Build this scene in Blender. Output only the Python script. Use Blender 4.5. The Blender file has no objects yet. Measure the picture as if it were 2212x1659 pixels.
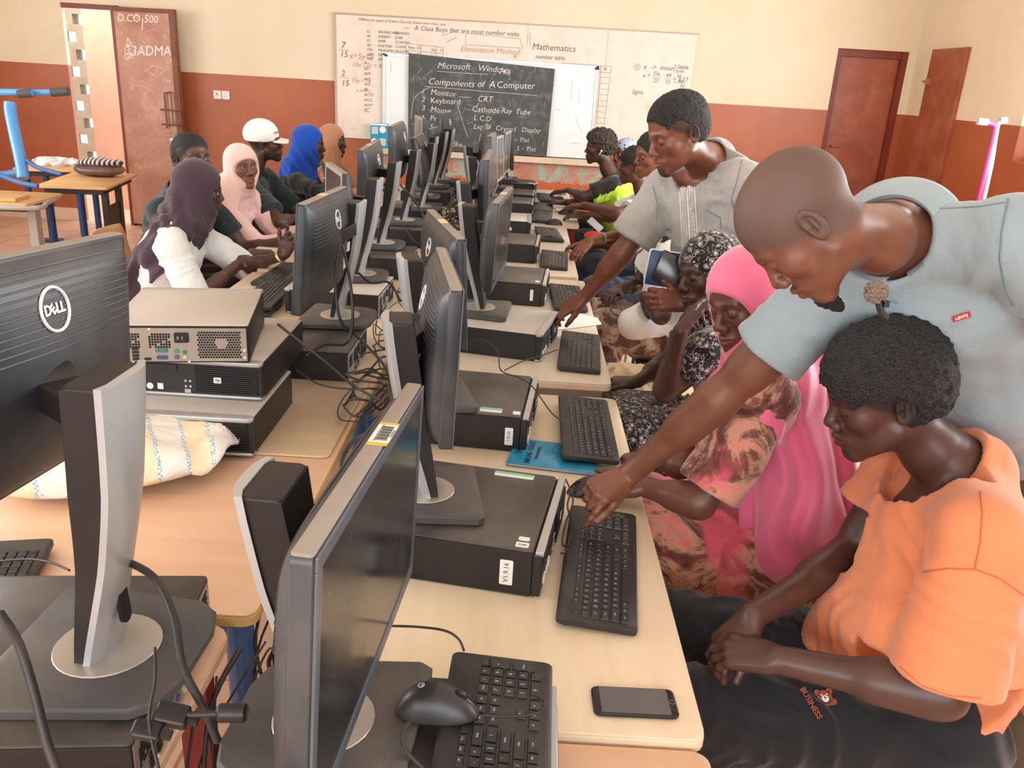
import bpy, math, random
import numpy as np
from mathutils import Vector, Matrix, Euler
random.seed(7)
S = bpy.context.scene
COL = S.collection
R = math.radians
PI = math.pi

# ---------------------------------------------------------------- camera
W, H, FPX = 2212.0, 1659.0, 1818.0
PITCH, ROLL, CAM_Z = R(20.0), R(3.4), 1.70
_f = Vector((0, math.cos(PITCH), -math.sin(PITCH)))
_r0 = Vector((1, 0, 0)); _u0 = _r0.cross(_f)
_r = _r0 * math.cos(ROLL) + _u0 * math.sin(ROLL)
_u = -_r0 * math.sin(ROLL) + _u0 * math.cos(ROLL)
CAM = Vector((0, 0, CAM_Z))
cam_data = bpy.data.cameras.new('camera')
cam_data.sensor_width = 36.0
cam_data.lens = 36.0 * FPX / W
cam_data.clip_start = 0.05
cam = bpy.data.objects.new('camera', cam_data)
COL.objects.link(cam)
_m = Matrix((( _r.x, _u.x, -_f.x, CAM.x), (_r.y, _u.y, -_f.y, CAM.y), (_r.z, _u.z, -_f.z, CAM.z), (0, 0, 0, 1)))
cam.matrix_world = _m
S.camera = cam

def ray(px, py):
    return _r * ((px - W / 2) / FPX) - _u * ((py - H / 2) / FPX) + _f
def at(px, py, s):            # real position of something seen at a photo point, s metres deep
    return CAM + ray(px, py) * s
def onz(px, py, z):
    d = ray(px, py); return CAM + d * ((z - CAM_Z) / d.z)

# ---------------------------------------------------------------- world and light
wd = bpy.data.worlds.new('world'); S.world = wd; wd.use_nodes = True
bg = wd.node_tree.nodes['Background']
bg.inputs['Color'].default_value = (0.93, 0.97, 1.0, 1)
bg.inputs['Strength'].default_value = 3.4
def daylight_area(name, loc, rot, sx, sy, power, col=(0.93, 0.97, 1.0)):
    l = bpy.data.lights.new(name, 'AREA'); l.shape = 'RECTANGLE'; l.size = sx; l.size_y = sy
    l.energy = power; l.color = col
    o = bpy.data.objects.new(name, l); COL.objects.link(o); o.location = loc; o.rotation_euler = rot
    o['label'] = 'daylight from outdoors'; o['category'] = 'daylight'
    return o
# daylight through the windows of the right wall, the left wall and the wall behind the camera
daylight_area('window_daylight', (3.72, 4.0, 1.9), (0, R(90), 0), 1.3, 5.4, 270)
daylight_area('window_daylight', (-6.05, 3.0, 1.9), (0, R(-90), 0), 1.3, 6.5, 190)
daylight_area('window_daylight', (-1.0, -2.45, 2.0), (R(90), 0, 0), 6.5, 1.4, 150)
S.view_settings.view_transform = 'Standard'
S.view_settings.look = 'None'
S.view_settings.exposure = 0.0
S.view_settings.gamma = 1.0
S.view_settings.use_curve_mapping = False
S.cycles.max_bounces = 6
S.cycles.diffuse_bounces = 4
S.cycles.glossy_bounces = 3
S.cycles.transmission_bounces = 3
S.cycles.use_denoising = True
S.cycles.sample_clamp_indirect = 6.0
S.cycles.caustics_reflective = False
S.cycles.caustics_refractive = False

# ---------------------------------------------------------------- materials
def srgb(r, g, b):
    f = lambda c: (c / 255 / 12.92) if c / 255 <= 0.04045 else ((c / 255 + 0.055) / 1.055) ** 2.4
    return (f(r), f(g), f(b), 1)
class NT:
    def __init__(s, name):
        s.m = bpy.data.materials.new(name); s.m.use_nodes = True
        s.t = s.m.node_tree; s.n = s.t.nodes; s.b = s.n['Principled BSDF']
    def node(s, typ, **kw):
        n = s.n.new(typ)
        for k, v in kw.items():
            if k.startswith('i_'):
                n.inputs[k[2:].replace('_', ' ')].default_value = v
            else: setattr(n, k, v)
        return n
    def link(s, a, b): s.t.links.new(a, b)
    def coord(s, kind='Object', scale=(1, 1, 1), rot=(0, 0, 0), loc=(0, 0, 0)):
        tc = s.node('ShaderNodeTexCoord'); mp = s.node('ShaderNodeMapping')
        mp.inputs['Scale'].default_value = scale; mp.inputs['Rotation'].default_value = rot; mp.inputs['Location'].default_value = loc
        s.link(tc.outputs[kind], mp.inputs['Vector']); return mp.outputs[0]
    def noise(s, vec, scale, detail=3, rough=0.55, dist=0.0):
        n = s.node('ShaderNodeTexNoise'); n.inputs['Scale'].default_value = scale; n.inputs['Detail'].default_value = detail
        n.inputs['Roughness'].default_value = rough; n.inputs['Distortion'].default_value = dist
        s.link(vec, n.inputs['Vector']); return n
    def ramp(s, fac, stops, interp='LINEAR'):
        r = s.node('ShaderNodeValToRGB'); r.color_ramp.interpolation = interp
        e = r.color_ramp.elements
        while len(e) < len(stops): e.new(0.5)
        for x, (p, c) in zip(e, stops): x.position = p; x.color = c if len(c) == 4 else (*c, 1)
        s.link(fac, r.inputs[0]); return r.outputs[0]
    def mix(s, fac, a, b, mode='MIX'):
        m = s.node('ShaderNodeMix', data_type='RGBA', blend_type=mode)
        for inp, v in ((m.inputs[0], fac), (m.inputs[6], a), (m.inputs[7], b)):
            if hasattr(v, 'default_value') or hasattr(v, 'links'): s.link(v, inp)
            else: inp.default_value = v
        return m.outputs[2]
    def math(s, op, a, b=0.0):
        m = s.node('ShaderNodeMath', operation=op)
        for inp, v in ((m.inputs[0], a), (m.inputs[1], b)):
            if isinstance(v, (int, float)): inp.default_value = v
            else: s.link(v, inp)
        return m.outputs[0]
    def bump(s, h, strength=0.3, dist=0.005):
        b = s.node('ShaderNodeBump'); b.inputs['Strength'].default_value = strength; b.inputs['Distance'].default_value = dist
        s.link(h, b.inputs['Height']); s.link(b.outputs[0], s.b.inputs['Normal']); return b
    def col(s, c):
        if hasattr(c, 'links'): s.link(c, s.b.inputs['Base Color'])
        else: s.b.inputs['Base Color'].default_value = c
    def rough(s, v):
        if hasattr(v, 'links'): s.link(v, s.b.inputs['Roughness'])
        else: s.b.inputs['Roughness'].default_value = v
BW = lambda v: (v, v, v, 1)
MATS = {}
def mat(name, color, rough=0.5, metal=0.0, var=0.0, vscale=8.0, bump=0.0, bscale=60.0, spec=0.5, dust=None, dusts=3.0, sheen=0.0, coat=0.0):
    if name in MATS: return MATS[name]
    t = NT(name); c = color
    if var or bump or dust:
        v = t.coord('Object')
        if var:
            n = t.noise(v, vscale, 4)
            lo = tuple(x * (1 - var) for x in color[:3]) + (1,); hi = tuple(min(1, x * (1 + var)) for x in color[:3]) + (1,)
            c = t.ramp(n.outputs[0], [(0.3, lo), (0.7, hi)])
        if dust:
            n2 = t.noise(v, dusts, 5, 0.6)
            f = t.ramp(n2.outputs[0], [(0.42, BW(0)), (0.75, BW(dust[1]))])
            c = t.mix(f, c, dust[0])
        if bump:
            nb = t.noise(v, bscale, 3); t.bump(nb.outputs[0], bump, 0.002)
    t.col(c); t.rough(rough)
    t.b.inputs['Metallic'].default_value = metal
    t.b.inputs['Specular IOR Level'].default_value = spec
    if sheen: t.b.inputs['Sheen Weight'].default_value = sheen
    if coat: t.b.inputs['Coat Weight'].default_value = coat; t.b.inputs['Coat Roughness'].default_value = 0.15
    MATS[name] = t.m
    return t.m

# ---------------------------------------------------------------- mesh builder
def T(x=0, y=0, z=0): return Matrix.Translation((x, y, z))
def RZ(a): return Matrix.Rotation(a, 4, 'Z')
def RX(a): return Matrix.Rotation(a, 4, 'X')
def RY(a): return Matrix.Rotation(a, 4, 'Y')
I4 = Matrix.Identity(4)
def rrect(w, h, r, n=4, cx=0, cy=0):
    pts = []
    for k, (sx, sy) in enumerate(((1, 1), (-1, 1), (-1, -1), (1, -1))):
        for i in range(n + 1):
            a = PI / 2 * (k + i / n)
            pts.append((cx + sx * (w / 2 - r) + r * math.cos(a), cy + sy * (h / 2 - r) + r * math.sin(a)))
    return pts
class MB:
    def __init__(s): s.v = []; s.f = []; s.m = []
    def add(s, vs, fs, mi=0, M=None):
        o = len(s.v)
        s.v += [tuple(M @ Vector(p)) for p in vs] if M is not None else [tuple(p) for p in vs]
        s.f += [tuple(i + o for i in f) for f in fs]; s.m += [mi] * len(fs)
    def box(s, x0, x1, y0, y1, z0, z1, mi=0, M=None):
        s.add([(x0, y0, z0), (x1, y0, z0), (x1, y1, z0), (x0, y1, z0), (x0, y0, z1), (x1, y0, z1), (x1, y1, z1), (x0, y1, z1)],
              [(3, 2, 1, 0), (4, 5, 6, 7), (0, 1, 5, 4), (1, 2, 6, 5), (2, 3, 7, 6), (3, 0, 4, 7)], mi, M)
    def prism(s, poly, z0, z1, ch=0.0, mi=0, M=None, chb=None, scale_top=1.0):
        n = len(poly); cx = sum(p[0] for p in poly) / n; cy = sum(p[1] for p in poly) / n
        chb = ch if chb is None else chb
        W_ = max(p[0] for p in poly) - min(p[0] for p in poly); H_ = max(p[1] for p in poly) - min(p[1] for p in poly)
        def inset(d):
            fx = 1 - 2 * d / max(W_, 1e-6); fy = 1 - 2 * d / max(H_, 1e-6)
            return [(cx + (x - cx) * fx, cy + (y - cy) * fy) for x, y in poly]
        rings = []
        if chb > 0: rings.append((inset(chb), z0)); rings.append((poly, z0 + chb))
        else: rings.append((poly, z0))
        tp = [(cx + (x - cx) * scale_top, cy + (y - cy) * scale_top) for x, y in poly]
        if ch > 0:
            rings.append((tp, z1 - ch)); rings.append((inset(ch + (1 - scale_top) * min(W_, H_) / 2), z1))
        else: rings.append((tp, z1))
        vs = [(x, y, z) for ring, z in rings for x, y in ring]; fs = []
        for k in range(len(rings) - 1):
            for i in range(n):
                j = (i + 1) % n; fs.append((k * n + i, k * n + j, (k + 1) * n + j, (k + 1) * n + i))
        fs.append(tuple(reversed(range(n)))); fs.append(tuple((len(rings) - 1) * n + i for i in range(n)))
        s.add(vs, fs, mi, M)
    def cyl(s, r, z0, z1, n=20, mi=0, M=None, r2=None, ch=0):
        s.prism([(r * math.cos(2 * PI * i / n), r * math.sin(2 * PI * i / n)) for i in range(n)], z0, z1, ch, mi, M,
                scale_top=1.0 if r2 is None else r2 / r)
    def lathe(s, prof, n=24, mi=0, M=None):
        vs = []; fs = []; k = len(prof)
        for i in range(n):
            a = 2 * PI * i / n
            for r, z in prof: vs.append((r * math.cos(a), r * math.sin(a), z))
        for i in range(n):
            j = (i + 1) % n
            for q in range(k - 1): fs.append((i * k + q, j * k + q, j * k + q + 1, i * k + q + 1))
        s.add(vs, fs, mi, M)
    def tube(s, pts, r, n=8, mi=0, M=None, sub=5, closed=False, caps=True):
        P = [Vector(p) for p in pts]
        if sub > 1 and len(P) > 2:
            Q = []
            L = len(P)
            for i in range(L if closed else L - 1):
                p0 = P[(i - 1) % L] if (closed or i > 0) else P[0]; p1 = P[i]; p2 = P[(i + 1) % L]
                p3 = P[(i + 2) % L] if (closed or i < L - 2) else P[-1]
                for k in range(sub):
                    t = k / sub
                    Q.append(0.5 * ((2 * p1) + (-p0 + p2) * t + (2 * p0 - 5 * p1 + 4 * p2 - p3) * t * t + (-p0 + 3 * p1 - 3 * p2 + p3) * t ** 3))
            if not closed: Q.append(P[-1])
            P = Q
        vs = []; fs = []; L = len(P); up = Vector((0, 0, 1)); prev = None
        for i, p in enumerate(P):
            d = (P[(i + 1) % L] - P[i - 1]) if closed else (P[min(i + 1, L - 1)] - P[max(i - 1, 0)])
            d = d.normalized() if d.length > 1e-9 else Vector((0, 0, 1))
            if prev is None:
                a = d.cross(up) if abs(d.dot(up)) < 0.95 else d.cross(Vector((1, 0, 0)))
            else: a = prev - d * prev.dot(d)
            a.normalize(); prev = a; b = d.cross(a)
            rr = r(i / max(L - 1, 1)) if callable(r) else r
            for k in range(n):
                t = 2 * PI * k / n; vs.append(p + a * (rr * math.cos(t)) + b * (rr * math.sin(t)))
        for i in range(L if closed else L - 1):
            j = (i + 1) % L
            for k in range(n): fs.append((i * n + k, i * n + (k + 1) % n, j * n + (k + 1) % n, j * n + k))
        if caps and not closed:
            fs.append(tuple(reversed(range(n)))); fs.append(tuple((L - 1) * n + k for k in range(n)))
        s.add(vs, fs, mi, M)
    def surf(s, fn, nu, nv, mi=0, M=None, wrap=False):
        vs = [fn(u / (nu - (0 if wrap else 1)), v / (nv - 1)) for v in range(nv) for u in range(nu)]; fs = []
        for v in range(nv - 1):
            for u in range(nu if wrap else nu - 1):
                w = (u + 1) % nu; fs.append((v * nu + u, v * nu + w, (v + 1) * nu + w, (v + 1) * nu + u))
        s.add(vs, fs, mi, M)
    def ball(s, rx, ry, rz, mi=0, M=None, nu=20, nv=12):
        s.surf(lambda u, v: (rx * math.sin(PI * v) * math.cos(2 * PI * u), ry * math.sin(PI * v) * math.sin(2 * PI * u), -rz * math.cos(PI * v)), nu, nv, mi, M, wrap=True)
    def text(s, string, size, mi=0, M=None, depth=0.0006, align='CENTER', bold=0.0, shear=0.0):
        vs, fs = glyphs(string, size, depth, align, bold, shear)
        s.add(vs, fs, mi, M)
    def mesh(s, name, mats):
        me = bpy.data.meshes.new(name); me.from_pydata(s.v, [], s.f)
        for m in (mats if isinstance(mats, (list, tuple)) else [mats]): me.materials.append(m)
        me.polygons.foreach_set('material_index', s.m)
        return me
    def build(s, name, mats, parent=None, smooth=40, bevel=0.0, loc=None, rot=None):
        me = s.mesh(name, mats)
        if smooth is not None:
            me.polygons.foreach_set('use_smooth', [True] * len(me.polygons))
            me.set_sharp_from_angle(angle=R(smooth))
        me.update()
        o = bpy.data.objects.new(name, me); COL.objects.link(o)
        if parent is not None: o.parent = parent
        if loc is not None: o.location = loc
        if rot is not None: o.rotation_euler = rot
        if bevel:
            b = o.modifiers.new('bevel', 'BEVEL'); b.width = bevel; b.segments = 2; b.limit_method = 'ANGLE'; b.angle_limit = R(35); b.harden_normals = False
        return o
_GC = {}
def glyphs(string, size, depth, align, bold, shear):
    key = (string, depth, align, bold, shear, size)
    if key not in _GC:
        c = bpy.data.curves.new('glyph', 'FONT'); c.body = string; c.size = size; c.extrude = depth; c.offset = bold
        c.align_x = align; c.align_y = 'CENTER'; c.shear = shear; c.resolution_u = 2
        o = bpy.data.objects.new('glyph', c); me = o.to_mesh()
        _GC[key] = ([tuple(v.co) for v in me.vertices], [tuple(p.vertices) for p in me.polygons])
        o.to_mesh_clear(); bpy.data.objects.remove(o); bpy.data.curves.remove(c)
    return _GC[key]
def empty(name, loc=(0, 0, 0), rz=0.0, rot=None):
    o = bpy.data.objects.new(name, None); COL.objects.link(o); o.location = loc
    o.rotation_euler = rot if rot is not None else (0, 0, rz); o.empty_display_size = 0.05
    return o
def tag(o, label=None, cat=None, group=None, kind=None):
    if label: o['label'] = label
    if cat: o['category'] = cat
    if group: o['group'] = group
    if kind: o['kind'] = kind
    return o
def struct(o): o['kind'] = 'structure'; return o
def copy_tree(o, parent=None):
    c = o.copy(); COL.objects.link(c); c.parent = parent
    for ch in [x for x in bpy.data.objects if x.parent == o]: copy_tree(ch, c)
    return c
# ---------------------------------------------------------------- room
YB, XR, XL, YR, ZC = 9.0, 3.8, -6.2, -2.6, 3.3
def wall_material():
    t = NT('painted wall')
    v = t.coord('Object')
    sep = t.node('ShaderNodeSeparateXYZ'); t.link(v, sep.inputs[0])
    edge = t.math('SUBTRACT', sep.outputs[2], 1.565)
    f = t.math('GREATER_THAN', edge, 0.0)
    n1 = t.noise(v, 1.3, 5, 0.6); n2 = t.noise(v, 5, 5, 0.65)
    cream = t.ramp(n1.outputs[0], [(0.25, srgb(231, 216, 190)), (0.75, srgb(221, 204, 176))])
    spots = t.ramp(n2.outputs[0], [(0.62, BW(0)), (0.75, BW(0.35))])
    cream = t.mix(spots, cream, srgb(206, 190, 165))
    n3 = t.noise(v, 2.1, 6, 0.6); n4 = t.noise(v, 23, 4, 0.7)
    brown = t.ramp(n3.outputs[0], [(0.3, srgb(174, 96, 58)), (0.7, srgb(158, 82, 48))])
    scr = t.ramp(n4.outputs[0], [(0.70, BW(0)), (0.76, BW(0.5))])
    brown = t.mix(scr, brown, srgb(190, 130, 105))
    t.col(t.mix(f, brown, cream))
    t.rough(t.mix(f, BW(0.42), BW(0.8)))
    t.bump(n2.outputs[0], 0.12, 0.01)
    return t.m
M_wall = wall_material()
def tiles_material():
    t = NT('floor tiles')
    v = t.coord('Object', rot=(0, 0, 0.0))
    br = t.node('ShaderNodeTexBrick'); br.offset = 0.0; br.inputs['Scale'].default_value = 1.0
    br.inputs['Brick Width'].default_value = 0.4; br.inputs['Row Height'].default_value = 0.4
    br.inputs['Mortar Size'].default_value = 0.006; br.inputs['Color1'].default_value = srgb(222, 186, 158)
    br.inputs['Color2'].default_value = srgb(212, 175, 147); br.inputs['Mortar'].default_value = srgb(160, 118, 92)
    t.link(v, br.inputs['Vector'])
    n = t.noise(v, 2.5, 6, 0.65)
    f = t.ramp(n.outputs[0], [(0.4, BW(0)), (0.8, BW(0.6))])
    t.col(t.mix(f, br.outputs[0], srgb(196, 152, 122))); t.rough(0.35)
    return t.m
M_floor = tiles_material()
M_reddoor = mat('brown door paint', srgb(150, 78, 50), 0.4, var=0.12, vscale=3, dust=(srgb(190, 130, 110), 0.3), dusts=6)
M_white = mat('white plaster', srgb(236, 228, 214), 0.8, var=0.04, vscale=3)
M_metal = mat('dull steel', srgb(150, 148, 145), 0.4, 0.7)
M_dark = mat('black plastic', srgb(22, 21, 23), 0.45, bump=0.15, bscale=400, dust=(srgb(96, 86, 78), 0.18), dusts=4)

m = MB(); m.box(XL, XR, YR, 13.0, -0.1, 0.0); struct(m.build('floor', M_floor, smooth=None))
m = MB(); m.box(XL, XR, YR, YB, ZC, ZC + 0.1); struct(m.build('ceiling', M_white, smooth=None))
# back wall with the doorway at the left and the door recess at the right
DX0, DX1 = -4.67, -4.10
m = MB()
m.box(XL, DX0, YB, YB + 0.06, 0, ZC); m.box(DX0, DX1, YB, YB + 0.06, 2.14, ZC); m.box(DX1, 3.02, YB, YB + 0.06, 0, ZC)
m.box(3.02, 3.72, YB, YB + 0.2, 2.15, ZC); m.box(3.72, XR + 0.2, YB, YB + 0.2, 0, ZC); m.box(3.02, 3.72, YB + 0.14, YB + 0.2, 0, 2.15)
struct(m.build('wall_back', M_wall, smooth=None))
# right wall with a window opening
m = MB()
m.box(XR, XR + 0.2, 6.86, YB, 0, ZC); m.box(XR, XR + 0.2, 1.2, 6.86, 0, 1.30); m.box(XR, XR + 0.2, 1.2, 6.86, 2.55, ZC); m.box(XR, XR + 0.2, YR, 1.2, 0, ZC)
struct(m.build('wall_right', M_wall, smooth=None))
m = MB()
m.box(XL - 0.2, XL, YR, -0.4, 0, ZC); m.box(XL - 0.2, XL, -0.4, 6.4, 0, 1.2); m.box(XL - 0.2, XL, -0.4, 6.4, 2.55, ZC); m.box(XL - 0.2, XL, 6.4, YB + 0.2, 0, ZC)
struct(m.build('wall_left', M_wall, smooth=None))
m = MB()
m.box(XL, -4.4, YR - 0.2, YR, 0, ZC); m.box(-4.4, 2.4, YR - 0.2, YR, 0, 1.2); m.box(-4.4, 2.4, YR - 0.2, YR, 2.6, ZC); m.box(2.4, XR, YR - 0.2, YR, 0, ZC)
struct(m.build('wall_front', M_wall, smooth=None))
M_sash = mat('white window bars', srgb(235, 230, 222), 0.5)
def window(name, x, y0, y1, z0, z1, axis='y'):
    m = MB(); n = int(abs(y1 - y0) / 0.9)
    for i in range(n + 1):
        c = y0 + (y1 - y0) * i / n
        if axis == 'y': m.box(x - 0.02, x + 0.02, c - 0.025, c + 0.025, z0, z1)
        else: m.box(c - 0.025, c + 0.025, x - 0.02, x + 0.02, z0, z1)
    for z in (z0 + 0.02, (z0 + z1) / 2, z1 - 0.02):
        if axis == 'y': m.box(x - 0.015, x + 0.015, y0, y1, z - 0.02, z + 0.02)
        else: m.box(y0, y1, x - 0.015, x + 0.015, z - 0.02, z + 0.02)
    return struct(m.build(name, M_sash, smooth=None))
window('window_1', XR + 0.12, 1.2, 6.86, 1.30, 2.55); window('window_2', XL - 0.12, -0.4, 6.4, 1.2, 2.55); window('window_3', YR - 0.12, -4.4, 2.4, 1.2, 2.6, 'x')
# skirting and door frames
M_skirt = mat('pale skirting tile', srgb(224, 196, 172), 0.35, var=0.05)
m = MB(); m.box(XL, DX0, YB - 0.015, YB, 0, 0.13); m.box(DX1, 3.02, YB - 0.015, YB, 0, 0.13); struct(m.build('baseboard_back', M_skirt, smooth=None))
M_frame = mat('dark red door frame', srgb(118, 44, 30), 0.45, var=0.1)
m = MB(); m.box(DX1 - 0.035, DX1 + 0.002, YB - 0.11, YB + 0.05, 0, 2.14); m.box(DX0, DX1, YB - 0.01, YB + 0.06, 2.10, 2.145)
struct(m.build('trim_1', M_frame, smooth=None))
m = MB(); m.box(3.02, 3.08, YB + 0.03, YB + 0.12, 0, 2.15); m.box(3.66, 3.72, YB - 0.0, YB + 0.12, 0, 2.15); m.box(3.02, 3.72, YB + 0.02, YB + 0.12, 2.08, 2.15)
struct(m.build('trim_2', M_frame, smooth=None))
# closed brown door in the back wall
m = MB(); m.box(3.08, 3.66, YB + 0.055, YB + 0.10, 0.01, 2.08); d1 = struct(m.build('door_1', M_reddoor, smooth=None, bevel=0.004))
m = MB(); m.tube([(3.13, YB + 0.05, 1.22), (3.13, YB + 0.0, 1.22), (3.22, YB - 0.0, 1.22)], 0.009, 8)
m.build('door_handle', mat('worn brass', srgb(176, 120, 70), 0.35, 0.8), d1)
# cupboard-like door painted on the right wall, reaching above the dado
m = MB(); m.box(XR - 0.035, XR + 0.01, 7.92, 8.60, 0.0, 2.165); d3 = struct(m.build('door_3', M_reddoor, smooth=None, bevel=0.004))
m = MB(); m.box(XR - 0.055, XR - 0.034, 8.50, 8.57, 1.85, 1.91); m.box(XR - 0.07, XR - 0.034, 8.57, 8.60, 1.87, 1.89); m.build('door_bolt', mat('pinkish hasp', srgb(170, 110, 105), 0.5), d3)
# open steel door leaf swung into the room at the left doorway
def rusty_door():
    t = NT('chalked steel door')
    v = t.coord('Object'); n = t.noise(v, 2.2, 7, 0.65, 0.6); n2 = t.noise(v, 9, 6, 0.7)
    c = t.ramp(n.outputs[0], [(0.35, srgb(166, 112, 90)), (0.55, srgb(190, 142, 120)), (0.75, srgb(216, 184, 166))])
    f = t.ramp(n2.outputs[0], [(0.60, BW(0)), (0.72, BW(0.7))])
    t.col(t.mix(f, c, srgb(224, 200, 188))); t.rough(0.5); return t.m
leaf = empty('door_2', (-4.10, 8.93, 0), R(-10)); struct(leaf)
m = MB(); m.box(0, 0.62, -0.04, 0, 0.02, 2.13); m.build('door_leaf', rusty_door(), leaf, smooth=None, bevel=0.004)
m = MB(); m.box(0.60, 0.655, -0.055, 0.0, 0.02, 2.13); m.box(0.0, 0.62, -0.05, -0.03, 2.09, 2.13); m.build('door_edge', mat('rusty edge', srgb(120, 70, 48), 0.6, var=0.2), leaf, smooth=None)
m = MB()
m.tube([(0.50, -0.07, 1.02), (0.50, -0.07, 1.36)], 0.010, 8); m.tube([(0.57, -0.07, 1.05), (0.57, -0.07, 1.38)], 0.007, 8)
for z in (1.20, 1.06): m.tube([(0.44, -0.065, z), (0.64, -0.065, z)], 0.009, 8)
m.tube([(0.50, -0.07, 1.36), (0.56, -0.07, 1.37)], 0.007, 6)
m.build('door_bolt', mat('rusty iron', srgb(132, 92, 72), 0.5, 0.4, var=0.2), leaf)
pl = empty('padlock', (-4.10 + 0.55 * math.cos(R(-10)), 8.93 - 0.10 + 0.55 * math.sin(R(-10)), 0.90), R(-10))
tag(pl, 'silver padlock hanging from the rusty bolt of the open steel door', 'padlock')
m = MB(); m.prism(rrect(0.07, 0.065, 0.012), -0.012, 0.012, 0.003, M=RX(R(90))); m.build('lock_body', mat('padlock steel', srgb(225, 222, 218), 0.25, 0.6), pl)
m = MB(); m.tube([(-0.022, 0, 0.03), (-0.022, 0, 0.075), (0, 0, 0.10), (0.022, 0, 0.075), (0.022, 0, 0.03)], 0.005, 8); m.build('shackle', M_metal, pl)
# chalk scrawls on the open door
m = MB()
def scr(s_, x, z, size, rot=0.0, sh=0.2): m.text(s_, size, M=T(x, -0.0415, z) @ RX(R(90)) @ RZ(rot), depth=0.0004, shear=sh)
M_chalk = mat('chalk', srgb(238, 232, 226), 0.9)
scr('D.CO', 0.16, 2.03, 0.10); scr('|', 0.30, 1.99, 0.12); scr('500', 0.40, 2.03, 0.10); scr('3ADMA', 0.37, 1.74, 0.13, 0.05); scr('GR7', 0.13, 1.76, 0.085, 1.2); scr('GB', 0.12, 1.68, 0.08, 0.3)
for k in range(16):
    x = random.uniform(0.06, 0.5); z = random.uniform(1.35, 1.95); a = random.uniform(-0.6, 0.9); L = random.uniform(0.05, 0.2)
    m.tube([(x, -0.041, z), (x + L * math.cos(a), -0.041, z + L * math.sin(a))], 0.0016, 4, sub=1)
m.build('chalk_marks', M_chalk, leaf, smooth=None)
# pierced block wall, pale pink pillar and path outside
M_block = mat('grey cement block', srgb(150, 134, 112), 0.9, var=0.15, vscale=6, bump=0.4, bscale=30)
m = MB(); y0, y1 = 10.9, 11.06
for r_ in range(14):
    z0 = 0.12 + r_ * 0.20
    m.box(-7.2, -4.5, y0, y1, z0, z0 + 0.085)
    x = -7.2 + (0.14 if r_ % 2 else 0.0)
    while x < -4.6: m.box(x, x + 0.12, y0, y1, z0 + 0.085, z0 + 0.20); x += 0.28
m.box(-7.2, -4.5, y0, y1, 0.0, 0.12)
struct(m.build('wall_outside', M_block, smooth=None))
M_pale = mat('pale pink plaster', srgb(240, 208, 190), 0.8, var=0.05)  # the pillar's own pale pink
m = MB(); m.box(-4.93, -4.50, 9.9, 10.15, 0, 3.0); struct(m.build('wall_pillar', M_pale, smooth=None))
daylight_area('yard_daylight', (-5.2, 10.2, 2.9), (R(10), 0, 0), 1.4, 1.2, 40)  # area lamp over the yard outside the doorway, not at a window
# sockets
M_sock = mat('white socket plastic', srgb(232, 222, 210), 0.4)
for i, x in enumerate((-3.168, -3.083)):
    e = empty('wall_socket', (x, YB - 0.001, 1.365))
    tag(e, ['left white square socket of the pair on the brown wall', 'right white square socket of the pair on the brown wall'][i], 'socket', 'sockets on the brown wall')
    m = MB(); m.prism(rrect(0.078, 0.082, 0.008), 0, 0.012, 0.002, M=RX(R(90))); m.build('face_plate', M_sock, e)
    m = MB()
    for dx, dz in ((-0.012, -0.008), (0.012, -0.008), (0, 0.014)): m.box(dx - 0.004, dx + 0.004, -0.0135, -0.011, dz - 0.003, dz + 0.003)
    if i == 0: m.tube([(0.01, -0.014, -0.002), (-0.015, -0.014, 0.018)], 0.003, 5)
    m.build('socket_holes', M_dark, e, smooth=None)
# ---------------------------------------------------------------- boards on the back wall
def board_mat(name, c1, c2, smudge, f0=0.5, sc=2.2):
    t = NT(name); v = t.coord('Object'); n = t.noise(v, sc, 6, 0.65, 0.4); n2 = t.noise(v, sc * 4, 5, 0.7)
    c = t.ramp(n.outputs[0], [(0.3, c1), (0.7, c2)])
    f = t.ramp(n2.outputs[0], [(f0, BW(0)), (f0 + 0.25, BW(0.6))])
    t.col(t.mix(f, c, smudge)); t.rough(0.5); return t.m
M_bb = board_mat('dusty white board', srgb(224, 210, 196), srgb(233, 222, 210), srgb(206, 190, 176))
M_wb = board_mat('smudged white board', srgb(236, 240, 240), srgb(224, 234, 236), srgb(200, 215, 220), 0.55)
M_cb = board_mat('chalkboard black', srgb(58, 62, 62), srgb(74, 78, 77), srgb(128, 128, 124), 0.5, 3.0)
M_ink = mat('faded black marker', srgb(112, 102, 98), 0.8); M_red = mat('faded red marker', srgb(206, 140, 122), 0.8); M_yel = mat('yellow smear', srgb(226, 200, 110), 0.8)
F = RX(R(90))
e = empty('large_whiteboard', (0, YB, 0)); tag(e, 'long dusty white wall board full of faded marker sums behind the chalkboard', 'whiteboard')
m = MB(); m.add([(-1.95, -0.02, 1.02), (1.58, -0.02, 1.02), (1.62, -0.02, 2.195), (-1.95, -0.02, 2.185), (-1.95, 0, 1.02), (1.58, 0, 1.02), (1.62, 0, 2.195), (-1.95, 0, 2.185)],
      [(0, 1, 2, 3), (7, 6, 5, 4), (0, 4, 5, 1), (1, 5, 6, 2), (2, 6, 7, 3), (3, 7, 4, 0)])
m.build('panel', M_bb, e, smooth=None)
m = MB(); m.box(-1.97, 1.63, -0.026, 0, 2.19, 2.202); m.box(-1.965, -1.945, -0.026, 0, 1.02, 2.19); m.box(1.585, 1.60, -0.026, 0, 1.02, 1.6); m.box(0.74, 0.743, -0.0215, -0.02, 1.8, 2.19); m.box(-0.05, -0.047, -0.0215, -0.02, 2.0, 2.19)
m.build('edge_strip', mat('thin wooden strip', srgb(190, 165, 140), 0.6), e, smooth=None)
m = MB(); mr = MB()
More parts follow.
